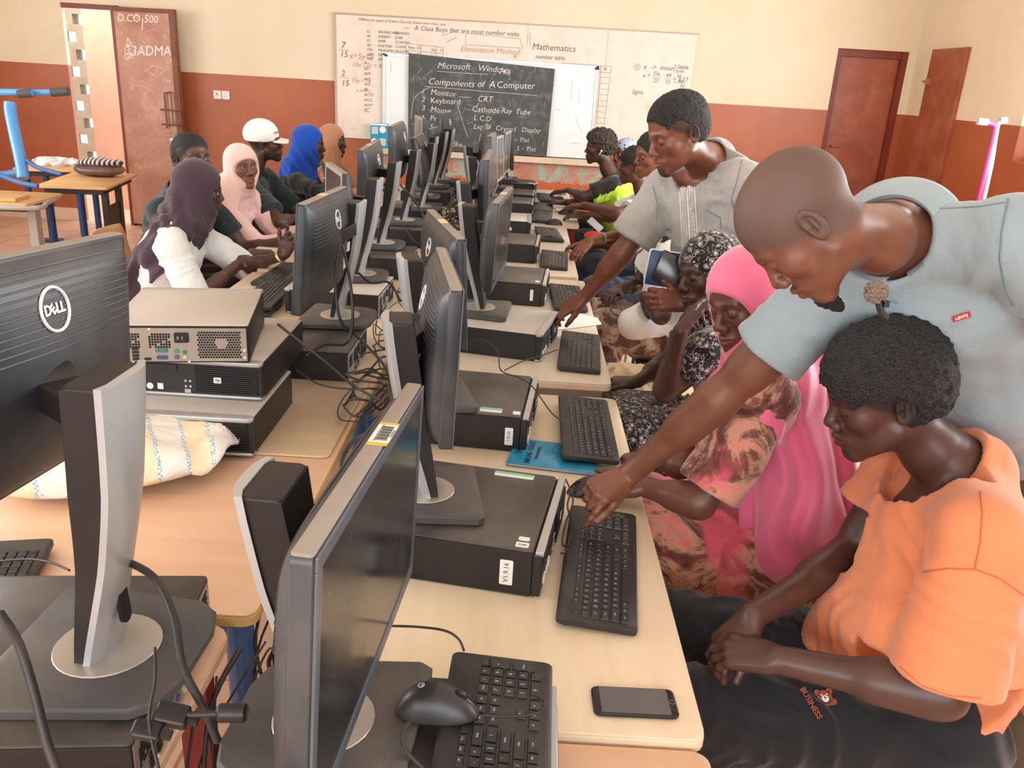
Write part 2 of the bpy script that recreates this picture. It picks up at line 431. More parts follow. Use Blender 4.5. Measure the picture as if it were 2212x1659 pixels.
def w(s_, x, z, size, mb=None, rot=0.0, al='LEFT', bold=0.0): (mb or m).text(s_, size, M=T(x, -0.0215, z) @ F @ RZ(rot), depth=0.0003, align=al, shear=0.15, bold=bold)
w('Differences types of Science Security Science and other uses', -1.72, 2.15, 0.035)
w('A Class Boys that are most number visits', -1.17, 2.10, 0.062); w('—', -1.28, 2.10, 0.06)
rows = [('LL', 'ABUBACARR', 'SANNEH'), ('AL', 'SHERIFF', 'JOBE'), ('LS', 'AMIE', 'CONTEH'), ('AS', 'KADDIJA', 'CHAM'), ('HEL', 'MARIAMA', 'JALLOW'), ('AJEC', 'FATOUMATA', 'BARRY'), ('FBC', 'AMI', '')]
for i, (a, b, c) in enumerate(rows):
    z = 2.045 - 0.042 * i; w(a, -1.64, z, 0.036); w(b, -1.53, z, 0.036); w(c, -1.36, z, 0.036)
for i, a in enumerate(['A', 'BZ', 'APP', 'ASS', 'ASS', 'BE', 'ACCI', 'ACC', 'AOY', 'IC']): w(a, -1.67, 1.75 - 0.05 * i, 0.04 if i < 9 else 0.06)
w('7', -1.90, 1.90, 0.09); w('15', -1.91, 1.82, 0.08); w('2', -1.90, 1.64, 0.08); w('15', -1.90, 1.55, 0.08)
w('x+5y=5', -1.82, 1.81, 0.08, mr); w('10x - 2y = 8', -1.79, 1.73, 0.06, mr); w('15y =14', -1.80, 1.58, 0.06, mr); w('x and y', -1.75, 1.49, 0.05, mr)
w('Elimination Method', -0.71, 1.935, 0.075, mr)
w('Mathematics', 0.0, 1.995, 0.085); w('number table', 0.04, 1.905, 0.055); w('is', -0.18, 1.90, 0.05)
w('①', 1.02, 1.86, 0.07); w('x  ->  mean', 1.12, 1.87, 0.065); w('x =', 1.12, 1.79, 0.055); w('Σfx', 1.22, 1.81, 0.05); w('Σf', 1.23, 1.745, 0.05); w('49', 1.35, 1.80, 0.055); w('15', 1.35, 1.74, 0.05); w('= 3.27', 1.42, 1.77, 0.06)
w('Sgne', 1.03, 1.63, 0.06)
for i, a in enumerate(['3.26666', '15)49', '45', '40', '30', '100', '90', '10']): w(a, 1.42 + (0.02 * i if i > 1 else 0), 1.89 - 0.045 * i + 0.0, 0.045)
def line(x0, z0, x1, z1, mb=None, r=0.0016, y=-0.0205): (mb or m).tube([(x0, y, z0), (x1, y, z1)], r, 4, sub=1)
for a in ((-1.92, 1.86, -1.82, 1.86), (-1.92, 1.60, -1.82, 1.60), (1.21, 1.775, 1.30, 1.775), (1.34, 1.77, 1.41, 1.77), (1.42, 1.74, 1.56, 1.74), (1.46, 1.875, 1.57, 1.875),
          (-0.66, 2.08, -0.12, 2.06), (-0.66, 2.08, -0.66, 1.98), (-0.66, 1.975, -0.09, 1.975), (-0.12, 2.06, -0.09, 1.975), (-0.03, 2.13, -0.02, 1.99), (-0.9, 2.045, -0.75, 2.10), (-0.85, 1.99, -0.75, 2.04),
          (-1.25, 1.955, -0.88, 1.94), (-1.25, 1.895, -0.88, 1.88), (-1.25, 1.83, -0.88, 1.82), (-1.25, 1.955, -1.25, 1.83), (-1.10, 1.95, -1.10, 1.825), (-0.95, 1.945, -0.95, 1.82), (-0.88, 1.94, -0.88, 1.815),
          (0.3, 1.86, 0.80, 1.855), (0.35, 1.80, 0.80, 1.795), (0.55, 1.855, 0.55, 1.80), (0.70, 1.855, 0.70, 1.30), (0.80, 1.855, 0.78, 1.28)): line(*a)
for k in range(9): line(0.70, 1.75 - k * 0.055, 0.79, 1.748 - k * 0.055)
w('Nov 13', -1.23, 1.92, 0.04); w('Nov 14', -1.23, 1.86, 0.04); w('Dec   G', -1.0, 1.91, 0.035); w('2    ¢', -1.0, 1.85, 0.035); w('Tally', 0.38, 1.83, 0.04); w('Frequency', 0.56, 1.83, 0.026); w('fx', 0.73, 1.83, 0.04)
m.build('marker_writing', M_ink, e, smooth=None); mr.build('marker_writing', M_red, e, smooth=None)
my = MB()
for x, z, a, b in ((-1.78, 1.12, 0.05, 0.018), (1.36, 1.60, 0.07, 0.02), (1.30, 1.49, 0.10, 0.03)): my.text('Korka' if z < 1.6 and x > 0 else '~', 0.09, M=T(x, -0.0215, z) @ F, depth=0.0003)
my.build('yellow_marks', M_yel, e, smooth=None)
# framed white board, the chalkboard hung on it and the ledge below
e = empty('framed_whiteboard', (0, YB, 0)); tag(e, 'aluminium-framed white board hung behind the chalkboard, edges showing either side', 'whiteboard')
m = MB(); m.box(-1.46, 0.66, -0.045, -0.026, 0.955, 1.84); m.build('panel', M_wb, e, smooth=None)
m = MB(); m.box(-1.475, -1.452, -0.052, -0.026, 0.945, 1.85); m.box(0.652, 0.675, -0.052, -0.026, 0.945, 1.85); m.box(-1.475, 0.675, -0.052, -0.026, 1.835, 1.852); m.build('frame', mat('aluminium', srgb(205, 205, 205), 0.35, 0.6), e, smooth=None)
m = MB(); m.box(0.64, 0.68, -0.056, -0.05, 1.815, 1.84); m.box(-1.46, -1.43, -0.056, -0.05, 1.825, 1.845)
m.build('corner_cap', M_dark, e, smooth=None)
m = MB()
for a in ((0.27, 1.42, 0.33, 1.415), (0.44, 1.10, 0.56, 1.10), (0.42, 1.72, 0.42, 1.52), (-1.40, 1.78, -1.39, 1.68), (0.48, 1.35, 0.56, 1.2), (0.50, 1.64, 0.50, 1.50)): line(*a, mb=m, r=0.0012, y=-0.0455)
m.build('marker_lines', M_ink, e, smooth=None)
e = empty('chalkboard', (0, YB - 0.008, 0)); tag(e, 'black chalkboard with white chalk notes about computer components', 'chalkboard')
m = MB(); m.add([(-1.21, -0.07, 0.955), (0.215, -0.07, 0.955), (0.24, -0.07, 1.80), (-1.215, -0.07, 1.865), (-1.21, -0.046, 0.955), (0.215, -0.046, 0.955), (0.24, -0.046, 1.80), (-1.215, -0.046, 1.865)],
      [(0, 1, 2, 3), (7, 6, 5, 4), (0, 4, 5, 1), (1, 5, 6, 2), (2, 6, 7, 3), (3, 7, 4, 0)])
m.build('panel', M_cb, e, smooth=None)
m = MB()
def ck(s_, x, z, size, rot=0.0, b=-0.0009):
    size *= 0.88
    for i, wd_ in enumerate(s_.split(' ')):
        m.text(wd_, size * random.uniform(0.94, 1.05), M=T(x, -0.0715, z + random.uniform(-0.004, 0.004)) @ F @ RZ(rot + random.uniform(-0.03, 0.03)), depth=0.0003, align='LEFT', shear=random.uniform(0.0, 0.3), bold=b)
        x += size * (0.50 * len(wd_) + 0.32)
ck('Microsoft Windows', -0.93, 1.765, 0.095); ck('_ File', -0.38, 1.745, 0.095); ck('|', -0.50, 1.70, 0.05)
ck('Components of A Computer', -1.02, 1.615, 0.105)
for i, (n_, a) in enumerate((('1', 'Monitor'), ('2', 'Keyboard'), ('3', 'Mouse'), ('4', 'Printer'), ('5', 'Scanner'), ('6', 'Speaker'), ('7', 'Headphone'))):
    ck(n_, -1.08, 1.52 - 0.083 * i, 0.08); ck(a, -0.99, 1.515 - 0.083 * i, 0.088)
ck('CRT', -0.52, 1.48, 0.09); ck('Cathode Ray Tube', -0.57, 1.375, 0.088); ck('L C D', -0.55, 1.29, 0.085); ck('Liquid Crystal Display', -0.55, 1.205, 0.078); ck('Desktop / K - Flat', -0.48, 1.10, 0.075); ck('S - Flat', -0.10, 1.02, 0.075); ck('the', -0.76, 1.04, 0.05)
def cl(*p, r=0.0018): m.tube([(x, -0.0705, z) for x, z in p], r, 4)
cl((-0.93, 1.715), (-0.70, 1.71), (-0.42, 1.712)); cl((-1.05, 1.565), (-0.6, 1.555), (0.08, 1.54)); cl((-0.70, 1.485), (-0.58, 1.485)); cl((-1.0, 1.56), (-1.15, 1.45), (-1.18, 1.25)); cl((-0.72, 1.42), (-0.66, 1.25), (-0.60, 1.10)); cl((-0.82, 1.30), (-0.90, 1.15)); cl((-0.82, 1.30), (-0.80, 1.05)); cl((-0.50, 1.44), (-0.52, 1.41))
for k in range(60):
    x = random.uniform(-1.18, 0.2); z = random.uniform(0.98, 1.78); a = random.uniform(0, 6.28); L = random.uniform(0.01, 0.07); cl((x, z), (x + L * math.cos(a), z + L * math.sin(a)), r=0.0008)
m.build('chalk_writing', M_chalk, e, smooth=None)
m = MB(); m.box(-1.62, 0.93, YB - 0.10, YB, 0.885, 0.945); m.box(0.93, 1.35, YB - 0.05, YB, 0.885, 0.945)
struct(m.build('trim_3', mat('pale dusty ledge', srgb(214, 196, 172), 0.7, var=0.08, vscale=4), smooth=None, bevel=0.006))
# flaking paint under the ledge
t = NT('flaking paint'); v = t.coord('Object'); n = t.noise(v, 3.3, 6, 0.7, 1.0); n2 = t.noise(v, 8, 6, 0.7)
sep = t.node('ShaderNodeSeparateXYZ'); t.link(v, sep.inputs[0])
c = t.ramp(n.outputs[0], [(0.36, srgb(196, 98, 56)), (0.42, srgb(178, 126, 106)), (0.50, srgb(186, 140, 122)), (0.55, srgb(150, 172, 150)), (0.62, srgb(165, 180, 160)), (0.68, srgb(226, 216, 200))])
low = t.ramp(t.math('ADD', sep.outputs[2], t.math('MULTIPLY', n2.outputs[0], 0.22)), [(0.80, BW(1)), (0.815, BW(0))])
base = t.ramp(n2.outputs[0], [(0.55, srgb(188, 92, 50)), (0.68, srgb(196, 100, 58)), (0.72, srgb(224, 190, 165))])
t.col(t.mix(low, c, base)); t.rough(0.6)
m = MB(); m.box(-1.5, 1.5, YB - 0.006, YB, 0.13, 0.885); struct(m.build('trim_4', t.m, smooth=None))
# blue and white box standing on the ledge
m = MB(); m.box(-0.09, 0.08, -0.03, 0.03, 0, 0.235)
o = m.build('carton', mat('blue carton', srgb(30, 150, 190), 0.5), smooth=None, loc=(-1.50, YB - 0.075, 0.945)); tag(o, 'small blue and white carton on the left end of the board ledge', 'carton')
m = MB()
for cx, cz in ((0.035, 0.18), (-0.05, 0.06)): m.cyl(0.033, 0, 0.002, 16, M=T(cx, -0.0302, cz) @ RX(R(90)))
for cx, cz in ((-0.045, 0.17), (0.035, 0.06)):
    for k in range(5): m.box(cx - 0.03 + k * 0.013, cx - 0.022 + k * 0.013, -0.032, -0.0302, cz - 0.035, cz + 0.035)
m.box(-0.09, 0.08, -0.031, -0.030, 0.22, 0.235)
m.build('printed_panels', mat('print white', srgb(240, 240, 238), 0.5), o, smooth=None)
# ---------------------------------------------------------------- object builders
DUST = srgb(150, 134, 118)
M_mon = mat('monitor black', srgb(44, 48, 54), 0.40, var=0.1, bump=0.12, bscale=500, dust=(srgb(116, 112, 108), 0.5), dusts=3.5)
M_montop = mat('dusty monitor edge', srgb(142, 132, 122), 0.55, var=0.10, bump=0.15, bscale=300)
M_side = mat('monitor stand black', srgb(27, 23, 24), 0.5, bump=0.1, bscale=300, dust=(srgb(70, 58, 52), 0.3), dusts=5)
M_silver = mat('silver plastic', srgb(178, 180, 182), 0.28, 0.25, var=0.06, dust=(srgb(160, 140, 120), 0.35), dusts=4)
M_disc = mat('brushed disc', srgb(190, 182, 172), 0.35, 0.6, var=0.05)
M_base = mat('monitor base', srgb(66, 64, 64), 0.55, bump=0.15, bscale=400, dust=(srgb(120, 108, 98), 0.5), dusts=4)
M_logo = mat('logo white', srgb(225, 226, 226), 0.4)
M_label = mat('paper label', srgb(228, 228, 224), 0.6)
M_print = mat('label print', srgb(70, 70, 72), 0.7)
M_bezel = mat('screen bezel grey', srgb(70, 82, 96), 0.35, var=0.15, dust=(srgb(120, 112, 104), 0.5), dusts=6)
def screen_mat():
    t = NT('dark screen'); v = t.coord('Object'); n = t.noise(v, 60, 4, 0.7); n2 = t.noise(v, 5, 5, 0.6)
    f = t.ramp(n.outputs[0], [(0.70, BW(0)), (0.76, BW(0.5))]); f2 = t.ramp(n2.outputs[0], [(0.45, BW(0)), (0.75, BW(0.25))])
    c = t.mix(f, srgb(22, 25, 30), srgb(150, 150, 148)); c = t.mix(f2, c, srgb(96, 86, 78)); t.col(c); t.rough(t.ramp(n2.outputs[0], [(0.3, BW(0.13)), (0.7, BW(0.3))]))
    t.b.inputs['Specular IOR Level'].default_value = 0.8; return t.m
M_screen = screen_mat()
M_green = mat('green sticker', srgb(120, 200, 160), 0.6)
M_yellow = mat('yellow sticker', srgb(235, 180, 60), 0.6)
M_cable = mat('black cable', srgb(34, 32, 32), 0.45, dust=(srgb(100, 90, 82), 0.4), dusts=9)
M_ivory = mat('pale lever', srgb(196, 178, 158), 0.5)

M_pale_st = mat('pale yellow sticker', srgb(206, 190, 150), 0.6)
def monitor(loc, rz, label, w=0.51, h=0.33, top=0.40, panel=None, prz=0.0, tilt=8.0, lift=0.0, big=1.0, stickers=(), silver_front=False, lean=0.06, dell=True, topsticker=None, group='monitors on the two rows of desks'):
    """origin: centre of the base on its support; the screen looks along local -y, the column leans towards +y"""
    e = empty('computer_monitor', loc, rz); tag(e, label, 'monitor', group)
    b = big
    m = MB()
    m.prism([(x * b, y * b) for x, y in [(-0.125, -0.10), (-0.115, -0.115), (0.115, -0.115), (0.125, -0.10), (0.105, 0.075), (0.085, 0.10), (0.05, 0.11), (-0.05, 0.11), (-0.085, 0.10), (-0.105, 0.075)]], 0.0, 0.020, 0.004)
    m.build('monitor_base', M_base, e)
    m = MB(); m.cyl(0.062 * b, 0.0195, 0.0225, 32, ch=0.001); m.build('base_disc', M_disc, e)
    # column: curved blade, black towards the screen, silver outer skin
    n = 14; W0 = 0.041 * b
    prof = []
    for i in range(n + 1):
        t = i / n
        y = -0.012 + lean * (t ** 1.25) + 0.012 * math.sin(t * PI)
        dth = 0.028 + 0.030 * min(1, t * 1.6) * b
        wd_ = W0 * (0.80 + 0.25 * abs(2 * t - 0.7))
        prof.append((y, 0.02 + (top - 0.02) * t, dth, wd_))
    mk = MB(); ms = MB()
    vs = []; fs = []
    for y, z, d, wd_ in prof: vs += [(-wd_, y - d * 0.5, z), (wd_, y - d * 0.5, z), (wd_, y + d * 0.4, z), (-wd_, y + d * 0.4, z)]
    for i in range(n):
        for k in range(4): fs.append((i * 4 + k, i * 4 + (k + 1) % 4, i * 4 + 4 + (k + 1) % 4, i * 4 + 4 + k))
    fs.append((0, 3, 2, 1)); fs.append(tuple(n * 4 + k for k in range(4)))
    mk.add(vs, fs)
    mk.prism(rrect(2 * prof[-1][3], prof[-1][2] * 0.92, 0.008, cx=0, cy=prof[-1][0] - 0.002), top - 0.004, top + 0.004, 0.003)
    col = mk.build('stand_column', [M_side], e, bevel=0.004)
    vs = []; fs = []
    for y, z, d, wd_ in prof:
        for k in range(7):
            a = -1 + 2 * k / 6; vs.append((a * (wd_ + 0.004), y + d * 0.40 + 0.011 * (1 - abs(a) ** 3), z + (0.006 if z > top - 0.001 else 0)))
        for k in range(7):
            a = 1 - 2 * k / 6; vs.append((a * (wd_ + 0.004), y + d * 0.40 - 0.004 - (0.006 if abs(a) == 1 else 0), z + (0.006 if z > top - 0.001 else 0)))
    for i in range(n):
        for k in range(14): fs.append((i * 14 + k, i * 14 + (k + 1) % 14, i * 14 + 14 + (k + 1) % 14, i * 14 + 14 + k))
    fs.append(tuple(n * 14 + k for k in range(14))); fs.append(tuple(reversed(range(14))))
    ms.add(vs, fs); ms.build('stand_cover', M_silver, e, smooth=50)
    mh = MB(); y3, z3 = prof[3][0] + prof[3][2] * 0.40 + 0.0095, prof[3][1]
    mh.prism(rrect(0.020 * b, 0.075 * b, 0.0095 * b, 6), -0.003, 0.003, 0, M=T(0, y3, z3) @ RX(R(94))); mh.build('cable_hole', mat('dark hole', srgb(12, 11, 12), 0.8), e)
    # head: the panel stands where it was measured; the arm reaches from the column to its back
    E_inv = (T(*loc) @ RZ(rz)).inverted()
    px_, py_, pz_, yaw, tilt, w, h, roll = panel
    P = E_inv @ T(px_, py_, pz_) @ RZ(R(yaw + 90)) @ RX(R(-tilt)) @ RY(R(-roll)) @ T(0, 0.038, 0)
    if topsticker:
        m = MB(); m.box(topsticker[0] - 0.03, topsticker[0] + 0.03, -0.037, -0.014, h / 2 + 0.001, h / 2 + 0.0022, 0, P); m.build('sticker', M_pale_st, e, smooth=None)
    zc = min(top - 0.05 * b, pz_ - loc[2] + 0.03); fr_ = max(0, min(1, (zc - 0.02) / (top - 0.02)))
    ya = prof[int(round(fr_ * n))][0]
    back = P @ Vector((0, 0.0, max(-h * 0.3, min(h * 0.3, zc - (pz_ - loc[2])))))
    m = MB(); A0 = Vector((0, ya, zc)); dv = back - A0; ln = max(dv.length, 0.01)
    fr3 = Matrix.Translation(A0) @ dv.to_track_quat('Y', 'Z').to_matrix().to_4x4()
    m.box(-0.026 * b, 0.026 * b, 0.0, ln, -0.021, 0.021, 0, fr3); m.cyl(0.030 * b, -0.03, 0.03, 20, 0, fr3 @ T(0, ln * 0.85, 0) @ RY(R(90)))
    m.box(-0.05, 0.05, -0.004, 0.012, -0.05, 0.05, 0, P @ T(0, 0, (zc - (pz_ - loc[2])) * 0.6))
    m.build('pivot_arm', M_side, e, bevel=0.003)
    # front frame
    m = MB(); Q = P @ RX(R(90))
    m.prism(rrect(w, h, 0.010), 0.012, 0.038, 0.003, 0, Q)
    # rear shell, bulged
    def sh(u, v, W_=w / 2 - 0.006, H_=h / 2 - 0.006):
        x = (2 * u - 1); z = (2 * v - 1)
        ex = 1 - abs(x) ** 6; ez = 1 - abs(z) ** 5
        return (x * W_, z * H_, 0.013 - 0.030 * (max(ex, 0) ** 0.5) * (max(ez, 0) ** 0.6) - 0.020 * math.exp(-(x * x * 3 + (z + 0.1) ** 2 * 3)))
    m.surf(lambda u, v: sh(1 - u, v), 41, 31, 0, Q)
    m.build('panel_housing', M_mon, e, smooth=45)
    m = MB(); m.prism(rrect(w - 0.004, 0.022, 0.004), h / 2 - 0.003, h / 2 + 0.0012, 0.001, 0, P @ T(0, -0.025, 0)); m.build('panel_top_edge', M_montop, e)
    m = MB(); fr = 0.017
    for x0, x1, z0, z1 in ((-w / 2 + .001, w / 2 - .001, h / 2 - fr, h / 2 - .001), (-w / 2 + .001, w / 2 - .001, -h / 2 + .001, -h / 2 + fr + 0.004), (-w / 2 + .001, -w / 2 + fr, -h / 2 + fr, h / 2 - fr), (w / 2 - fr, w / 2 - .001, -h / 2 + fr, h / 2 - fr)):
        m.box(x0, x1, -0.0405, -0.037, z0, z1, 0, P)
    m.build('screen_frame', M_silver if silver_front else M_bezel, e, smooth=None, bevel=0.0012)
    m = MB(); m.box(-w / 2 + fr, w / 2 - fr, -0.0390, -0.0370, -h / 2 + fr, h / 2 - fr, 0, P); m.build('screen', M_screen, e, smooth=None)
    # ventilation ridges across the upper back
    m = MB()
    for k in range(11):
        z = h * 0.45 - 0.011 * k * (h / 0.33)
        pts = []
        for i in range(25):
            x = -0.90 + 1.8 * i / 24; zz = z / (h / 2 - 0.006)
            q = sh((1 + x) / 2, (1 + zz) / 2); pts.append((q[0], q[1] - 0.006 * x ** 4, q[2] - 0.0004))
        m.tube(pts, 0.0018, 5, 0, Q, sub=1)
    m.build('vent_ridges', mat('vent ridge', srgb(50, 48, 50), 0.5, dust=(srgb(120, 110, 100), 0.5), dusts=5), e, smooth=60)
    if dell:
        L = Q @ T(0, h * 0.28, 0) ; q = sh(0.5, 0.78)
        m = MB(); rr = 0.026 * b
        q = sh(0.5, 0.5 + (h * 0.28 - rr) / (h - 0.012)); q2 = sh(0.5, 0.5 + (h * 0.28 + rr) / (h - 0.012))
        L = Q @ T(0, h * 0.28, (q[2] + q2[2]) / 2 - 0.0022) @ RX(-math.atan2(q2[2] - q[2], -2 * rr) - PI if False else math.atan2(q2[2] - q[2], 2 * rr)) @ RY(PI)
        m.tube([(rr * math.cos(2 * PI * i / 28), rr * math.sin(2 * PI * i / 28), 0) for i in range(28)], 0.0021 * b, 6, 0, L, sub=1, closed=True)
        m.text('D', 0.0175 * b, M=L @ T(-0.0135 * b, 0, 0), bold=0.0007); m.text('E', 0.0165 * b, M=L @ T(-0.0035 * b, 0, 0) @ RZ(R(35)), bold=0.0007); m.text('LL', 0.0175 * b, M=L @ T(0.0105 * b, 0, 0), bold=0.0007)
        m.build('round_logo', M_logo, e)
    for (sx, sz, sw, shh, kind) in stickers:
        q = sh(0.5 + sx / w, 0.5 + sz / h)
        m = MB(); Lm = Q @ T(sx, sz, q[2] - 0.0025) @ RY(PI)
        m.prism(rrect(sw, shh, 0.003), 0, 0.0025, 0, 0, Lm)
        if kind == 'code':
            for k in range(4): m.box(-sw * 0.35, sw * 0.35, shh * (0.25 - 0.13 * k), shh * (0.25 - 0.13 * k) + 0.0012, 0.0025, 0.0028, 1, Lm)
            m.box(sw * 0.1, sw * 0.35, shh * 0.2, shh * 0.42, 0.0025, 0.003, 1, Lm)
        m.build('sticker', [M_green if kind == 'green' else M_label, M_print], e, smooth=None)
    return e

# ---- desktop computer case, local +x is its front, origin at the centre of its underside
M_case = mat('pc case black', srgb(20, 19, 22), 0.42, var=0.15, bump=0.06, bscale=300, dust=(srgb(80, 70, 64), 0.18), dusts=4)
M_top_black = mat('pc top dusty black', srgb(56, 53, 52), 0.42, var=0.1, bump=0.06, bscale=300, dust=(srgb(112, 100, 90), 0.55), dusts=5)
M_top_silver = mat('pc top silver', srgb(198, 192, 184), 0.42, 0.1, var=0.05, dust=(srgb(150, 138, 124), 0.4), dusts=4)
M_steel = mat('pc rear steel', srgb(172, 164, 154), 0.4, 0.5, var=0.05, dust=(srgb(140, 124, 108), 0.5), dusts=8)
M_hole = mat('vent hole', srgb(16, 14, 14), 0.9)
M_port = {c: mat('port ' + c, col_, 0.5) for c, col_ in dict(blue=srgb(60, 80, 130), teal=srgb(70, 120, 110), green=srgb(60, 160, 100), violet=srgb(110, 90, 140), lime=srgb(190, 210, 130), black=srgb(20, 20, 22)).items()}
def pc(loc, rz, label, silver=False, front=True, rear=False, w=0.338, d=0.38, h=0.10, stickers=(), group='desktop computer cases on the desks'):
    e = empty('desktop_computer', loc, rz); tag(e, label, 'computer', group)
    m = MB(); m.prism(rrect(d - 0.02, w, 0.004, 2, cx=-0.01), 0.002, h - 0.001, 0.002); m.build('case', M_case, e)
    m = MB(); m.prism(rrect(d - 0.022, w - 0.002, 0.006, 3, cx=-0.011), h - 0.0015, h + 0.0025, 0.0015)
    m.build('top_cover', M_top_silver if silver else M_top_black, e)
    X = d / 2
    m = MB(); m.box(X - 0.020, X - 0.002, -w / 2, w / 2, 0.004, h - 0.003)
    fp = m.build('front_panel', M_dark, e, smooth=None, bevel=0.003)
    ms = MB()
    if silver:
        ms.prism(rrect(0.03, w + 0.002, 0.012, cx=X - 0.013), h - 0.008, h + 0.004, 0.002); ms.prism(rrect(0.03, w + 0.002, 0.012, cx=X - 0.013), 0.001, 0.010, 0.002)
    else:
        ms.box(X - 0.016, X, -w / 2 + 0.002, w / 2 - 0.002, h - 0.007, h + 0.003); ms.box(X - 0.014, X - 0.001, -w / 2 + 0.002, -w / 2 + 0.02, 0.0, 0.005)
    ms.build('silver_trim', M_silver, e, bevel=0.0015)
    if front:
        m = MB()      # vent slats on the right part of the front (local -y side seen from the front is +y)
        for k in range(13): m.box(X - 0.003, X + 0.003, 0.025, w / 2 - 0.01, 0.016 + k * 0.0056, 0.0188 + k * 0.0056)
        m.build('front_grille', M_case, fp, smooth=None)
        m = MB(); m.box(X - 0.003, X + 0.0015, -w / 2 + 0.015, -0.02, h - 0.030, h - 0.013); m.build('disc_drive', M_dark, fp, smooth=None, bevel=0.001)
        m = MB(); m.box(X - 0.002, X + 0.001, -0.135, -0.115, 0.015, 0.032, 0); m.cyl(0.009, 0, 0.002, 14, 0, T(X - 0.001, -0.095, 0.025) @ RY(R(90))); m.box(X - 0.002, X + 0.0015, -0.075, -0.060, 0.018, 0.034, 0)
        m.build('maker_stickers', M_label, fp, smooth=None)
        m = MB(); m.prism(rrect(0.020, 0.016, 0.003), 0, 0.001, 0, 0, T(X + 0.003, 0.085, 0.052) @ RZ(R(90)) @ RX(R(90)))
        m.text('hp', 0.013, 1, T(X + 0.0042, 0.085, 0.053) @ RZ(R(90)) @ RX(R(90)), shear=0.3)
        m.build('logo', [M_label, M_print], fp, smooth=None)
        m = MB()
        for yy, zz in ((0.0, 0.045), (0.0, 0.03), (0.012, 0.045), (0.012, 0.03)): m.cyl(0.0035, 0, 0.002, 10, 0, T(X - 0.001, yy, zz) @ RY(R(90)))
        m.box(X - 0.002, X + 0.001, -0.004, 0.012, 0.012, 0.022)
        m.build('front_sockets', M_silver, fp, smooth=None)
    Xr = -d / 2
    m = MB(); m.box(Xr - 0.001, Xr + 0.001, -w / 2 + 0.006, w / 2 - 0.006, 0.006, h - 0.006)
    rp = m.build('rear_panel', M_steel, e, smooth=None)
    mh = MB()
    B = T(Xr - 0.0012, 0, 0) @ RZ(R(-90)) @ RX(R(90))       # local plane: x = seen-from-rear right, y = up
    def hexa(x, y, r): mh.prism([(x + r * math.cos(PI / 6 + PI / 3 * k), y + r * math.sin(PI / 6 + PI / 3 * k)) for k in range(6)], 0, 0.0006, 0, 0, B)
    for iy in range(11):
        for ix in range(17):
            x = w / 2 - 0.022 - ix * 0.0066 - (0.0033 if iy % 2 else 0); y = 0.017 + iy * 0.0066
            if x < w / 2 - 0.126 or math.hypot(x - (w / 2 - 0.068), y - 0.052) < 0.0155: continue
            hexa(x, y, 0.0029)
    for gx in (-w / 2 + 0.022, -w / 2 + 0.095):
        for ix in range(8):
            for iy in range(6):
                if (ix * 7 + iy * 3) % 11 == 0: continue
                x = gx + ix * 0.0066; y = h - 0.020 - iy * 0.0066
                mh.box(x, x + 0.005, y - 0.005, y, 0, 0.0006, 0, B)
    mh.build('vent_holes', M_hole, rp, smooth=None)
    m = MB(); m.prism(rrect(0.034, 0.026, 0.003), 0, 0.006, 0.001, 0, B @ T(0.005, h - 0.03, 0)); m.box(-0.010 + 0.005, -0.006 + 0.005, -0.004, 0.004, 0.0055, 0.0062, 1, B @ T(0, h - 0.03, 0)); m.box(0.001 + 0.005, 0.004 + 0.005, -0.004, 0.004, 0.0055, 0.0062, 1, B @ T(0, h - 0.03, 0)); m.build('power_inlet', [M_dark, M_steel], rp, smooth=None)
    def port(name, x, y, ww, hh, c):
        q = MB(); q.prism(rrect(ww, hh, min(ww, hh) * 0.3), 0, 0.004, 0.0008, 0, B @ T(x, y, 0)); q.build(name, M_port[c], rp, smooth=None)
    port('serial_port', -0.045, 0.036, 0.028, 0.010, 'teal'); port('video_port', -0.045, 0.017, 0.026, 0.010, 'blue')
    port('mouse_socket', -0.010, 0.034, 0.011, 0.011, 'green'); port('keyboard_socket', -0.010, 0.018, 0.011, 0.011, 'violet')
    port('audio_socket', 0.010, 0.031, 0.009, 0.009, 'teal'); port('audio_socket', 0.010, 0.018, 0.009, 0.009, 'lime')
    if rear:
        for i, (x, y) in enumerate(((-0.138, 0.033), (-0.138, 0.023), (-0.138, 0.014), (-0.108, 0.040), (-0.108, 0.031), (-0.108, 0.022), (-0.108, 0.013), (-0.08, 0.013))):
            port('usb_socket' if i > 2 else 'network_socket', x, y, 0.016, 0.0065, 'black')
        for x, y in ((-0.115, 0.004), (0.02, 0.006), (w / 2 - 0.012, 0.016), (w / 2 - 0.012, 0.036), (-0.07, h - 0.008)):
            q = MB(); q.cyl(0.0032, 0, 0.003, 10, 0, B @ T(x, y, 0)); q.build('screw', M_label, rp, smooth=None)
    for (sx, sy, sw, shh, side, kind) in stickers:
        q = MB()
        Lm = T(sx, sy, h + 0.0025) if side == 'top' else T(sx, -w / 2 - 0.0002, sy) @ RX(R(90))
        if side == 'side_v': Lm = Lm @ RZ(R(90))
        q.prism(rrect(sw, shh, 0.003), 0, 0.0008, 0, 0, Lm)
        txt = kind if kind not in ('plain', 'green') else None
        if txt: q.text(txt, shh * 0.55, 1, Lm @ T(0, 0, 0.001), depth=0.0002)
        elif kind == 'green': q.box(-sw * 0.48, sw * 0.48, 0, shh * 0.45, 0.0008, 0.0012, 1, Lm)
        q.build('sticker', [M_label, M_green if kind == 'green' else M_print], e, smooth=None)
    return e

